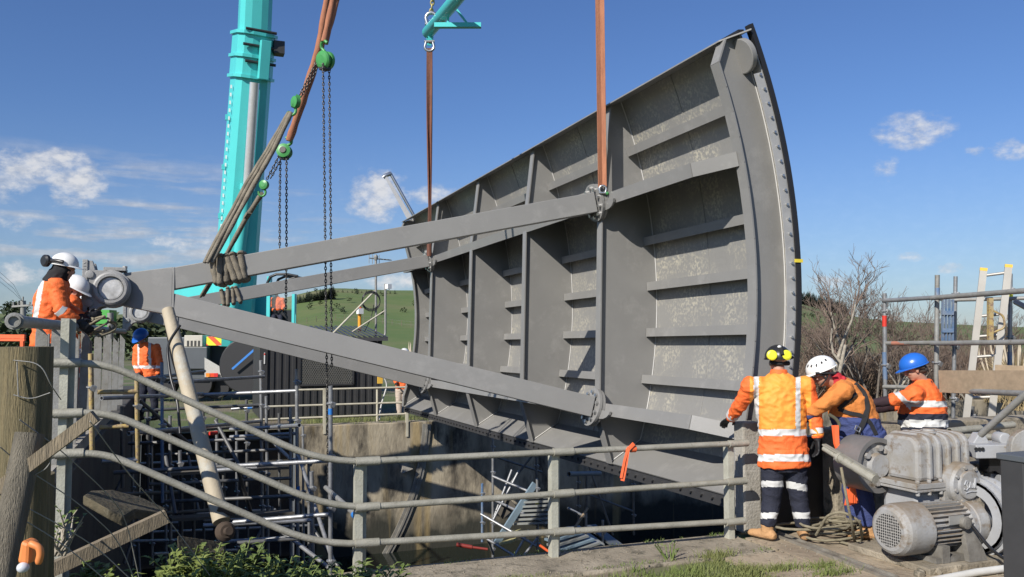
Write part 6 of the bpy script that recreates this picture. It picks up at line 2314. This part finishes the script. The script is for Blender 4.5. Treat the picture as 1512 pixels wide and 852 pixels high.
for k in range(30):
    a = 2 * math.pi * k / 30
    if math.sin(a) < -.8: continue
    dy, dz = math.cos(a), math.sin(a)
    mb.prism([(MX + .32, MY + dy * .155 - dz * .005, MZ + dz * .155 + dy * .005), (MX + .32, MY + dy * .196 - dz * .004, MZ + dz * .196 + dy * .004), (MX + .32, MY + dy * .196 + dz * .004, MZ + dz * .196 - dy * .004), (MX + .32, MY + dy * .155 + dz * .005, MZ + dz * .155 - dy * .005)], (.42, 0, 0))
rbox(mb, MX + .42, MX + .72, MY - .17, MY - .05, MZ - .02, MZ + .02)
mb.build('motor_body', WHITEP_D, mot)
mb = MB()
rbox(mb, MX + .44, MX + .60, MY - .215, MY - .205, MZ + .05, MZ + .12)
mb.build('rating_plate', material('plate alloy', (.5, .5, .48), .4, .6), mot)
mb = MB()
mb.tube(bend([Vector((MX + .66, MY - .22, MZ + .05)), Vector((MX + .75, MY - .34, .16)), Vector((MX + .95, MY - .40, .03)), Vector((MX + 1.5, MY - .35, .02))], .1), .014, 8)
mb.build('cable', BLACKP, mot)
mb = MB()
for x in (MX + .36, MX + .66): rbox(mb, x, x + .08, MY - .21, MY + .21, .06, MZ - .12)
rbox(mb, MX + .30, MX + .78, MY - .20, MY + .20, .06, .10)
mb.lathe((MX + .60, MY - .20, MZ + .06), (0, -1, 0), [(0, .05), (.05, .05), (.055, .03), (.055, 0)], 14)
mb.prism([(MX + .62, MY - .20, MZ), (MX + .74, MY - .20, MZ), (MX + .80, MY - .26, .06), (MX + .60, MY - .26, .06)], (0, .05, 0))
mb.build('motor_foot', material('grimy cast', (.20, .19, .17), .7, 0, (.10, .09, .075), 7, 1, .2, 40), mot)
mb = MB()
rbox(mb, MX + .14, GX1 + .4, MY - .28, GY1 + .1, .0, .058)
for k in range(7): mb.box((MX + .05 + .06 * k, MY - .26 + .04 * (k % 3), .02), (.07, .06, .05), (.3 * k, .2, .5 * k))
tag(mb.build('concrete_pad', CONC, bevel=.01), 'low crumbling base pad under the hoist motor and gearbox', 'base')
# brake drum on the left, coupling on the right
bd_ = thing('brake_drum', 'dark rimmed brake drum on the left side of the gearbox', 'drum', (5.72, 5.86, .72))
mb = MB()
mb.lathe((5.80, 5.90, .76), (0, 1, 0), [(.03, .20), (0, .205), (0, .245), (.30, .245), (.30, .0)], 44)
mb.build('drum_rim', material('drum grey', (.20, .195, .19), .5, .3, (.13, .125, .12), 5, .8), bd_)
mb = MB()
mb.lathe((5.80, 5.93, .76), (0, -1, 0), [(-.01, .204), (0, .204), (0, .11), (.05, .10), (.05, 0)], 36)
for k in range(6):
    a = k * math.pi / 3 + .4
    mb.bolt((5.80 + .155 * math.cos(a), 5.93, .76 + .155 * math.sin(a)), (0, -1, 0), .028, .04)
mb.build('drum_web', WHITEP_D, bd_)
cp = thing('shaft_coupling', 'pale grey curved coupling guard at the right end of the motor', 'coupling', (6.68, 5.52, .34))
mb = MB()
c = Vector((6.22, MY, MZ))
mb.lathe(c + Vector((.02, 0, 0)), (1, 0, 0), [(0, .06), (0, .17), (.03, .19), (.14, .19), (.16, .15), (.30, .07), (.34, .07)], 32)
mb.build('hub', WHITEP_D, cp)
mb = MB()
c = Vector((6.38, MY - .02, .36))
for k in range(18):
    a0, a1 = R(-75 + k * 13), R(-75 + (k + 1) * 13)
    for r0_, r1_, x0, x1 in ((.275, .30, 0, .24), (.19, .30, 0, .02), (.30, .33, .05, .08), (.30, .33, .15, .18)):
        q = lambda r_, a_, x_: c + Vector((x_, -r_ * math.sin(a_ + .4), r_ * math.cos(a_ + .4)))
        mb.add([q(r0_, a0, x0), q(r1_, a0, x0), q(r1_, a1, x0), q(r0_, a1, x0), q(r0_, a0, x1), q(r1_, a0, x1), q(r1_, a1, x1), q(r0_, a1, x1)],
               [(3, 2, 1, 0), (4, 5, 6, 7), (0, 1, 5, 4), (1, 2, 6, 5), (2, 3, 7, 6), (3, 0, 4, 7)])
mb.build('guard', WHITEP, cp)
mb = MB()
a, b = at(1217, 662, 7.5), at(1293, 708, 6.95)
mb.tube([a.lerp(b, .3), b], .040, 16)
mb.beam(a + Vector((0, 0, .034)), b + Vector((0, 0, .040)), .045, .012)
mb.tube([a, a.lerp(b, .35)], .026, 14)
mb.tube([a.lerp(b, .3), a.lerp(b, .34)], .047, 16)
tag(mb.build('brake_lever', OLDRAIL), 'long grey brake lever reaching left from the gearbox flange', 'lever')
# winch frame behind, on the right edge
wf = thing('winch_frame', 'pale grey machine frame with bearing eyes behind the gearbox at the right edge', 'machine', at(1465, 760, 7.9))
q = lambda x, y, dd=0: at(x, y, 7.7 + dd)
mb = MB()
mb.beam(q(1428, 664), q(1495, 663), .3, .12)
mb.beam(q(1462, 668, .1), q(1492, 667, .1), .25, .17)
mb.prism([q(1436, 656), q(1462, 655), q(1454, 640), q(1446, 640)], CF * .12)
mb.prism([q(1468, 668), q(1492, 668), q(1490, 645), q(1484, 641), q(1478, 645)], CF * .10)
mb.lathe(q(1483, 648, -.02), CF, [(-.02, .03), (-.02, .055), (.12, .055), (.12, .03)], 18)
mb.build('frame_beam', WHITEP, wf, bevel=.008)
mb = MB()
pts = [q(1493 + 26 + 26 * math.cos(t), 660 + -26 * math.sin(t), -.3) for t in [math.pi * k / 10 for k in range(11)]]
mb.prism(pts + [q(1493, 690, -.3), q(1545, 690, -.3)][::-1] if False else [q(1493, 690, -.3)] + pts[::-1] + [q(1545, 690, -.3)], CF * .08)
mb.build('side_plate', WHITEP_D, wf, bevel=.008)
mb = MB()
mb.beam(q(1463, 697, .1), q(1463, 672, .1), .14, .14)
mb.prism([q(1461, 672, -.05), q(1484, 672, -.05), q(1480, 702, -.05), q(1470, 695, -.05), q(1461, 697, -.05)], CF * .1)
mb.build('black_block', BLACKP, wf)
mb = MB()
mb.beam(q(1466, 800, .1), q(1466, 697, .1), .10, .10)
mb.beam(q(1478, 800, 0), q(1478, 700, 0), .07, .10)
mb.build('frame_post', WHITEP, wf)
mb = MB()
mb.beam(q(1453, 718, .2), q(1453, 686, .2), .085, .085)
mb.build('junction_box', material('old cream box', (.36, .33, .22), .7, 0, (.22, .17, .10), 9, 1), wf)
mb = MB()
mb.tube([q(1418, 688, .3), q(1470, 681, .3)], .03, 12)
mb.tube([q(1426, 645, .5), q(1470, 645, .6)], .03, 12)
mb.tube([q(1420, 700, .1), q(1450, 702, .1)], .02, 10)
mb.tube([q(1430, 722, .0), q(1484, 727, .0)], .012, 8)
mb.beam(q(1425, 712, .35), q(1466, 708, .4), .3, .02)
mb.build('cross_shaft', OLDRAIL, wf)
for k in range(3):
    mb = MB()
    mb.lathe(q(1441 + 5 * k, 663, -.16), -CF, [(0, .016), (.006, .016), (.006, 0)], 10)
    mb.build('bolt_hole', BLACKP, wf)
ec = thing('steel_cabinet', 'dark grey steel cabinet cropped by the right edge of the frame', 'cabinet', at(1530, 900, 5.7))
p0_ = at(1507, 676, 5.75)
mb = MB()
rbox(mb, p0_.x, p0_.x + .7, p0_.y - .02, p0_.y + .16, -.02, p0_.z)
mb.build('cabinet_body', material('cabinet grey', (.05, .05, .052), .55, .1, (.035, .035, .036), 4, .8, spots=(.12, .12, .12), sscale=22, slo=.7, shi=.74), ec, bevel=.01)
mb = MB()
rbox(mb, p0_.x - .012, p0_.x + .72, p0_.y - .04, p0_.y + .18, p0_.z - .03, p0_.z + .012)
mb.build('cabinet_lid', CRDARK, ec, bevel=.006)
mb = MB()
rbox(mb, p0_.x + .03, p0_.x + .68, p0_.y - .028, p0_.y - .018, .05, p0_.z - .07)
mb.build('cabinet_door', MATS['cabinet grey'], ec, bevel=.004)

# channel iron set in the slab, pipe, rope coil
mb = MB()
for a, b in (((1143, 789), (1320, 857)), ):
    p, q2 = on_z(*a, .0), on_z(*b, .0)
    d_ = (q2 - p).normalized()
    s_2 = Vector((-d_.y, d_.x, 0))
    for o_, z_, w_2, h_2 in ((0, .008, .10, .008), (.05, .016, .010, .026), (-.05, .016, .010, .026)):
        mb.beam(p + s_2 * o_ + Vector((0, 0, z_)), q2 + s_2 * o_ + Vector((0, 0, z_)), w_2, h_2)
tag(mb.build('channel_iron', material('worn channel steel', (.30, .28, .24), .5, .3, (.17, .15, .12), 8, 1)), 'long steel channel lying diagonally on the slab by the tan boots', 'channel')
mb = MB()
mb.tube([on_z(1375, 858, .04), on_z(1442, 845, .04), on_z(1512, 836, .04)], .030, 12)
tag(mb.build('white_pipe', material('white plastic pipe', (.62, .61, .57), .5)), 'white plastic pipe on the slab beside the dark cabinet', 'pipe')
random.seed(11)
mb = MB()
pts = []
c = on_z(1228, 793, .02)
for k in range(150):
    a = k * .33
    r_ = .20 + .12 * math.sin(k * .171) + .05 * math.sin(k * .61)
    pts.append(c + Vector((r_ * 1.25 * math.cos(a) + .12 * math.sin(k * .05), r_ * .8 * math.sin(a) + .05 * math.cos(k * .08), .012 + .0009 * k + .03 * abs(math.sin(k * .27)))))
mb.tube(pts, .0125, 7)
mb.tube(bend([at(1242, 690, 7.3), at(1250, 735, 7.25), at(1259, 780, 7.3), on_z(1262, 800, .03), on_z(1273, 798, .05), at(1270, 770, 7.35), at(1245, 755, 7.4), at(1222, 760, 7.5), on_z(1205, 790, .1)], .15), .0125, 7)
mb.tube(bend([on_z(1240, 800, .03), on_z(1270, 808, .02), on_z(1300, 806, .02), on_z(1290, 796, .02)], .15), .0125, 7)
tag(mb.build('rope_coil', ROPE), 'tangled coil of old rope on the slab beside the tan boots', 'rope')
jug = thing('plastic_jug', 'orange plastic jug with a handle lying behind the leaning log', 'jug', at(42, 832, 3.55))
mb = MB()
q = lambda x, y: at(x, y, 3.55)
mb.prism([q(30, 798), q(44, 803), q(42, 835), q(24, 832)], CF * .08)
mb.tube(bend([q(42, 801), q(58, 808), q(60, 818), q(56, 834)], .04), .015, 10)
mb.build('jug_body', material('jug orange', (.72, .24, .07), .5), jug, bevel=.015)
mb = MB()
mb.ell(q(34, 838), (.025, .025, .022))
tag(mb.build('plastic_bottle', material('cloudy plastic', (.6, .62, .66), .3)), 'small cloudy plastic bottle by the orange jug', 'bottle')

# steel davit showing beyond the far top corner of the gate
dv = thing('davit_arm', 'thin grey twin-leg davit sticking up beyond the far top corner of the gate', 'davit', at(606, 322, 24.5))
mb = MB()
mb.beam(at(605, 322, 24.5), at(568, 258, 24.5), .16, .12, CF, .07, .07)
mb.build('davit_leg', WHITEP, dv)
mb = MB()
mb.tube([at(611, 318, 24.6), at(577, 257, 24.6)], .045, 10)
mb.tube([at(566, 262, 24.5), at(570, 259, 24.5), at(577, 256, 24.6)], .06, 10)
mb.build('davit_tube', STEEL, dv)

# ------------------------------------------------------------------ vegetation
def leaf(mb, p, d, up, l, w_, fold=.25):
    d = Vector(d).normalized()
    s = d.cross(Vector(up))
    if s.length < 1e-3: s = d.cross(Vector((1, 0, 0)))
    s.normalize()
    n = s.cross(d)
    m = p + d * l * .5
    mb.add([p, m + s * w_ / 2 + n * fold * w_, p + d * l - n * .18 * l, m - s * w_ / 2 + n * fold * w_, m], [(0, 1, 4), (0, 4, 3), (1, 2, 4), (4, 2, 3)], True)
def weed(label, base, h, n_stem, seed, spread=.25, leafl=.09, m=LEAFM, group=None, dens=9):
    random.seed(seed)
    t = thing('weed', label, 'plant', base, 0, group)
    sm, lm = MB(), MB()
    for k in range(n_stem):
        a = random.uniform(0, 6.28)
        r_ = random.uniform(.1, 1) * spread
        hh = h * random.uniform(.55, 1.0)
        b = Vector(base) + Vector((math.cos(a), math.sin(a), 0)) * r_ * .4
        e = b + Vector((math.cos(a) * r_, math.sin(a) * r_, hh))
        mid_ = b.lerp(e, .5) + Vector((random.uniform(-.04, .04), random.uniform(-.04, .04), .05))
        pts = [b, mid_, e]
        sm.tube(pts, [.007, .005, .003], 5)
        for j in range(dens):
            f = .25 + .75 * j / dens
            c = b.lerp(mid_, f * 2) if f < .5 else mid_.lerp(e, f * 2 - 1)
            an = random.uniform(0, 6.28)
            dd = Vector((math.cos(an), math.sin(an), random.uniform(-.1, .8)))
            leaf(lm, c, dd, (0, 0, 1), leafl * random.uniform(.5, 1.25), leafl * random.uniform(.35, .6))
    sm.build('stem', LEAFM, t)
    lm.build('leaf_cluster', m, t)
    return t
LEAF2 = material('weed leaf yellow', (.20, .235, .055), .6, 0, (.13, .17, .04), 5, 1)
ws = [((285, 852, 5.3), .50, 16, 'broad leafy weed clump left of the pole foot at the pit edge'), ((335, 852, 5.5), .52, 16, 'taller leafy weed at the foot of the leaning pole'), ((390, 856, 5.6), .42, 14, 'dense weed clump between the pole foot and the first railing post'),
      ((440, 858, 5.7), .36, 14, 'low green weed under the lowest railing bend'), ((480, 860, 5.9), .32, 12, 'small weed in front of the scaffold standard'), ((520, 860, 6.05), .36, 12, 'weed clump touching the left railing post'),
      ((310, 858, 5.15), .46, 16, 'bushy bright weed in front between the two tallest weeds'), ((415, 862, 5.35), .40, 16, 'bright low weed nearest the camera below the railing bend'), ((500, 866, 5.6), .36, 14, 'small bright weed just left of the first railing post'), ((556, 852, 6.2), .38, 8, 'sparse tall weed at the base of the left railing post'), ((255, 862, 5.0), .36, 14, 'low weed clump at the gully edge by the fallen timber'), ((60, 850, 4.7), .25, 10, 'small weed by the orange jug'), ((110, 850, 4.75), .26, 10, 'small weed under the fence wires'), ((150, 858, 4.8), .22, 10, 'ground weed near the fallen timber end')]
for i, (q, h, ns, lb) in enumerate(ws):
    p = at(*q)
    weed(lb, (p.x, p.y, p.z - .20), h * .80, ns * 2, 20 + i, .22, .075, LEAFM if i % 2 else LEAF2, 'weeds along the pit edge', 11)
random.seed(5)
t = thing('dry_bush', 'dry twiggy bush with a few leaves behind the leaning log', 'plant', at(92, 830, 5.0))
mb, lm = MB(), MB()
for k in range(16):
    a = at(88 + random.uniform(-8, 8), 820, 5.0)
    b = at(95 + random.uniform(-28, 32), random.uniform(748, 790), 5.0 + random.uniform(-.2, .2))
    m_ = a.lerp(b, .5) + Vector((random.uniform(-.05, .05), 0, random.uniform(-.03, .03)))
    mb.tube([a, m_, b], [.010, .007, .003], 5)
    if k % 2:
        for j in range(5): leaf(lm, m_.lerp(b, j / 4), (random.uniform(-1, 1), random.uniform(-1, 1), .3), (0, 0, 1), .05, .03)
mb.build('stem', BARK, t)
lm.build('leaf_cluster', LEAFM, t)

# grass tufts: uncountable, one object
random.seed(9)
mb = MB()
def blade(p, h, lean):
    a = random.uniform(0, 6.28)
    s = Vector((math.cos(a), math.sin(a), 0)) * random.uniform(.002, .0045)
    l = Vector((random.uniform(-1, 1), random.uniform(-1, 1), 0)) * lean * h
    m = p + Vector((0, 0, h * .6)) + l * .35
    e = p + Vector((0, 0, h)) + l
    mb.add([p - s, p + s, m + s * .7, m - s * .7, e], [(0, 1, 2, 3), (3, 2, 4)], False)
for k in range(30000):
    x, y = random.uniform(-.4, 6.0), random.uniform(4.6, 6.26)
    if x < 1.1 and y > 5.2: continue
    nz = noise.noise(Vector((x * 1.7, y * 1.7, 0))) + .6 * noise.noise(Vector((x * 5, y * 5, 3)))
    if x > 4.4: continue
    edge = 6.27 - y
    if nz < -.25 + (.3 if edge < .12 else 0) : continue
    blade(Vector((x, y, -.03)), random.uniform(.03, .10) * (1 + .8 * max(0, nz)), .8)
for (px, py) in ((1215, 838), (1060, 822), (1100, 845), (1230, 848), (1150, 842)):
    c = on_z(px, py, 0)
    for k in range(220):
        blade(c + Vector((random.gauss(0, .10), random.gauss(0, .035), 0)), random.uniform(.02, .08), 1.0)
o = mb.build('grass', material('turf blade', (.12, .165, .035), .75, 0, (.19, .19, .07), .9, 1))
o['kind'] = 'stuff'
mb = MB()
for k in range(9000):
    x, y = random.uniform(-4, 30), random.uniform(22, 34)
    if random.random() < .5: x = random.uniform(2.7, 14); y = random.uniform(21.95, 23)
    blade(Vector((x, y, gz(x, y))), random.uniform(.06, .22), .6)
for k in range(900):
    x, y = random.uniform(4, 14), random.uniform(21.45, 21.95)
    blade(Vector((x, y, -.345)), random.uniform(.03, .12), .8)
o = mb.build('grass', MATS['turf blade'])
o['kind'] = 'stuff'
# stray stems on the ledge
weed('wiry weed growing from a crack in the concrete ledge', on_z(990, 826, 0), .16, 7, 77, .12, .03, LEAFM, None, 4)

def leaf_mass(mb, c, rad, n, size, seed):
    random.seed(seed)
    for k in range(n):
        v = Vector((random.gauss(0, 1), random.gauss(0, 1), random.gauss(0, 1))).normalized()
        v *= random.uniform(.55, 1.0) * (1 + .25 * noise.noise(v * 2.2 + Vector((seed, 0, 0))))
        p = Vector(c) + Vector((v.x * rad[0], v.y * rad[1], v.z * rad[2]))
        d = Vector((random.uniform(-1, 1), random.uniform(-1, 1), random.uniform(-.6, 1)))
        leaf(mb, p, d, (random.uniform(-1, 1), random.uniform(-1, 1), 1), size * random.uniform(.6, 1.4), size * random.uniform(.5, .9), .1)
HEDGE = material('dark evergreen', (.028, .045, .018), .8, 0, (.06, .075, .03), .35, 1)
mb = MB()
for k in range(34):
    px = -60 + k * 13
    d = 78 + 8 * math.sin(k * 1.9)
    p = at(px, 487, d)
    leaf_mass(mb, (p.x, p.y, p.z - .5), (2.0 + .6 * math.sin(k), 2.0, 1.4 + .45 * math.sin(k * 2.7)), 110, .75, k)
tag(mb.build('shelter_belt', HEDGE), None, None, None, 'stuff')
t = thing('tree_clump', 'small dark clump of trees on the skyline behind the thick post', 'trees', at(20, 470, 200))
mb = MB()
for k in range(5):
    leaf_mass(mb, at(11 + k * 5.5, 457 - (k % 2) * 3, 200), (1.6, 1.6, 1.5), 90, .8, 40 + k)
mb.build('crown', HEDGE, t)
mb = MB()
for k in range(3): mb.tube([at(14 + k * 7, 472, 200), at(14 + k * 7, 460, 200)], .2, 5)
mb.build('trunk', TWIG, t)
def conifer(mb, base, h, w_, seed):
    random.seed(seed)
    for k in range(26):
        f = k / 26
        r_ = w_ * (1 - f) ** .8 * random.uniform(.8, 1.2)
        for j in range(5):
            a = j * 1.257 + k * .7 + random.uniform(-.3, .3)
            p = Vector(base) + Vector((0, 0, h * f))
            e = p + Vector((math.cos(a) * r_, math.sin(a) * r_, -h * .04))
            s = Vector((-math.sin(a), math.cos(a), 0)) * r_ * .35
            mb.add([p, e + s, e - s], [(0, 1, 2)])
mb = MB()
random.seed(2)
cl = [(440 + random.uniform(-6, 52), 0, 0) for _ in range(46)]
for i, (px, _, _) in enumerate(cl):
    t_ = (px - 434) / 58
    y = lerp(459, 437, t_) + random.uniform(-3, 4)
    conifer(mb, at(px, y, 235), random.uniform(3, 4.6) * (1 - .35 * t_), 1.3, i)
for i in range(14):
    px = 492 + i * 7
    conifer(mb, at(px, 438 - (i % 3), 262), 2.0, .8, 90 + i)
PINE = material('plantation pine', (.022, .04, .022), .85, 0, (.035, .055, .03), .1, 1)
o = mb.build('pine_plantation', PINE)
o['kind'] = 'stuff'
mb = MB()
random.seed(4)
for i in range(110):
    px = random.uniform(1176, 1250)
    top_ = lerp(446, 462, (px - 1180) / 60)
    conifer(mb, at(px, top_ + random.uniform(-2, 7), 320), random.uniform(3.5, 5.5), 1.7, 200 + i)
o = mb.build('pine_plantation', PINE)
o['kind'] = 'stuff'

# bare winter trees beyond the canal
def bare_tree(label, base, h, seed, pale=False, lean=0.0, levels=5, wide=1.0, twig=1.0):
    random.seed(seed)
    t = thing('bare_tree', label, 'tree', base, 0, 'bare trees on the far bank')
    tm, cm = MB(), MB()
    def grow(p, d, l, r_, lev):
        n = 3
        pts = [p]
        q = p
        dd = d.normalized()
        for k in range(n):
            dd = (dd + Vector((random.gauss(0, .16), random.gauss(0, .16), random.gauss(0, .10) + .05))).normalized()
            q = q + dd * l / n
            pts.append(q)
        m = tm if lev <= 1 else cm
        m.tube(pts, r_, 6 if lev < 2 else (4 if lev < 4 else 3), False, r_ * .62)
        if lev >= levels: return
        kids = 3 if lev < 2 else random.choice((2, 3, 3, 4))
        for k in range(kids):
            f = random.uniform(.35, 1.0)
            i = min(n - 1, int(f * n))
            c = pts[i].lerp(pts[i + 1], f * n - i)
            a = random.uniform(0, 6.28)
            sp = random.uniform(.35, .95) * wide
            nd = (dd + Vector((math.cos(a) * sp, math.sin(a) * sp, random.uniform(-.15, .35)))).normalized()
            grow(c, nd, l * random.uniform(.55, .82), max(.006, r_ * .55), lev + 1)
    stems = 2 if pale else random.choice((2, 3, 4))
    for s in range(stems):
        a = random.uniform(0, 6.28)
        d0 = Vector((math.cos(a) * .3 + lean, math.sin(a) * .3, 1))
        grow(Vector(base) + Vector((math.cos(a), math.sin(a), 0)) * .1, d0, h * .36, .035 * h / 3 * (1.3 if pale else .7), 0)
    if pale:
        lmm = MB()
        tm.build('trunk', BARK, t)
    else: tm.build('trunk', material('grey bark', (.19, .165, .14), .9, 0, (.11, .09, .075), 6, 1), t)
    cm.build('crown', TWIG, t)
    return t
TR = [(1236, 27.5, 4.6, True, .06, 'pale trunked bare tree leaning right behind the white climbing helmet'), (1205, 31, 3.0, False, 0, 'low twiggy bare bush just right of the gate edge'), (1262, 30, 4.3, False, 0, 'tall bare tree left of the right scaffold, crown against the sky'), (1290, 29, 4.5, False, 0, 'tallest bare tree directly above the left scaffold post'),
      (1330, 30, 3.6, False, 0, 'bare tree above the blue hard hat'), (1365, 32, 3.5, False, 0, 'bare tree left of the thick scaffold standard'), (1400, 29, 2.9, False, 0, 'bare bush behind the blue frame'), (1440, 33, 4.0, False, 0, 'bare tree seen between the ladder rails'), (1475, 34, 3.2, False, 0, 'bare tree right of the ladder by the edge'), (1300, 26.5, 2.8, True, .25, 'pale stemmed sapling leaning over in front of the bare trees'), (1180, 33, 2.6, False, 0, 'small bare bush against the gate seal'), (1350, 27, 2.3, True, -.1, 'pale stemmed bush between the workers in white and blue helmets'), (1425, 27, 2.0, True, .1, 'pale stemmed bush below the ladder'), (1222, 34, 3.4, False, 0, 'thin bare tree in front of the hill at right')]
for i, (px, d, h, pale, lean, lb) in enumerate(TR):
    p = at(px, 560, d)
    bare_tree(lb, (p.x, p.y, -.4), h * (1.25 if px < 1320 else 1.1), 300 + i * 7, pale, lean, 5, 1.0)
BRUSH = material('brown brush', (.165, .115, .085), .9, 0, (.22, .165, .12), 1.5, 1)
random.seed(31)
mb = MB()
for k in range(3600):
    px = random.uniform(1165, 1560)
    d = random.uniform(30, 40)
    p = at(px, 540, d)
    hgt = random.uniform(.6, 2.1) * (1 + .5 * noise.noise(Vector((px * .02, 0, 0))))
    b = Vector((p.x, p.y, -.4))
    for j in range(3):
        e = b + Vector((random.gauss(0, .5), random.gauss(0, .5), hgt * random.uniform(.6, 1)))
        m_ = b.lerp(e, .5) + Vector((random.gauss(0, .12), random.gauss(0, .12), .1))
        mb.tube([b, m_, e], [.02, .013, .006], 3, False)
o = mb.build('brushwood', BRUSH)
o['kind'] = 'stuff'
def plume_grass(label, px, d, h, seed):
    random.seed(seed)
    p = at(px, 600, d)
    b = Vector((p.x, p.y, -.4))
    t = thing('plume_grass', label, 'grass clump', b)
    mb, fm = MB(), MB()
    for k in range(260):
        a = random.uniform(0, 6.28)
        r_ = random.uniform(.1, 1)
        e = b + Vector((math.cos(a) * r_ * h * .5, math.sin(a) * r_ * h * .5, h * random.uniform(.55, .95)))
        m_ = b.lerp(e, .55) + Vector((0, 0, h * .16))
        mb.tube([b + Vector((random.gauss(0, .15), random.gauss(0, .15), 0)), m_, e], [.014, .011, .003], 3, False)
    for k in range(14):
        a = random.uniform(0, 6.28)
        e = b + Vector((math.cos(a) * .35 * h, math.sin(a) * .35 * h, h * random.uniform(.9, 1.2)))
        fm.tube([b, e, e + Vector((0, 0, .25))], [.012, .035, .008], 5, False)
    mb.build('leaf_cluster', material('straw', (.36, .28, .15), .9, 0, (.24, .19, .10), 3, 1), t)
    fm.build('plume', material('plume', (.50, .43, .32), .95), t)
plume_grass('straw coloured plume grass at the right edge behind the scaffold board', 1502, 26, 1.9, 1)
plume_grass('straw plume grass behind the blue jack plate', 1470, 29, 1.4, 2)
plume_grass('single pale plume grass by the far end of the gate', 622, 34, 1.5, 3)

# loose stones and grit on the slab and ledge: uncountable, one object
random.seed(61)
mb = MB()
def stone(p, r_):
    vs = []
    q_ = Euler((random.uniform(0, 6), random.uniform(0, 6), random.uniform(0, 6))).to_matrix()
    for v in ((1, 0, 0), (-1, 0, 0), (0, 1, 0), (0, -1, 0), (0, 0, 1), (0, 0, -1)):
        vs.append(p + q_ @ (Vector(v) * r_ * random.uniform(.6, 1.3)))
    mb.add(vs, [(0, 2, 4), (2, 1, 4), (1, 3, 4), (3, 0, 4), (2, 0, 5), (1, 2, 5), (3, 1, 5), (0, 3, 5)])
for k in range(1500):
    x, y = random.uniform(4.3, 9), random.uniform(4.2, 6.7)
    if noise.noise(Vector((x * 2, y * 2, 9))) < -.05: continue
    stone(Vector((x, y, .006)), random.choice((.004, .005, .006, .008, .012)))
for k in range(500):
    stone(Vector((random.uniform(1.2, 5), random.choice((random.gauss(6.33, .04), random.uniform(6.3, 6.95))), .003)), random.choice((.004, .006, .009)))
o = mb.build('gravel', material('grit', (.27, .235, .18), .9, 0, (.15, .125, .09), 3, 1))
o['kind'] = 'stuff'
# dead leaves and moss tufts along the ledge edge
mb = MB()
for k in range(1400):
    x = random.uniform(1.15, 4.95)
    y = random.choice((6.30 + abs(random.gauss(0, .05)), 6.97 - abs(random.gauss(0, .03))))
    if noise.noise(Vector((x * 3, y, 2))) < .05: continue
    blade(Vector((x, y, -.004)), random.uniform(.01, .04), 1.0)
o = mb.build('moss', LEAFM)
o['kind'] = 'stuff'
# scattered bushes on the hill slopes
mb = MB()
for k in range(40):
    px = random.choice((random.uniform(1182, 1300), random.uniform(455, 620)))
    d = random.uniform(190, 300)
    az = math.atan2(ray(px, 480).x, ray(px, 480).y)
    r_ = d
    t_ = sstep(95, 335, r_)
    z_ = lerp(-.75, ridge(az), t_)
    leaf_mass(mb, (math.sin(az) * r_, math.cos(az) * r_, z_ + .2), (.7, .7, .6), 30, .5, 600 + k)
o = mb.build('hill_scrub', HEDGE)
o['kind'] = 'stuff'
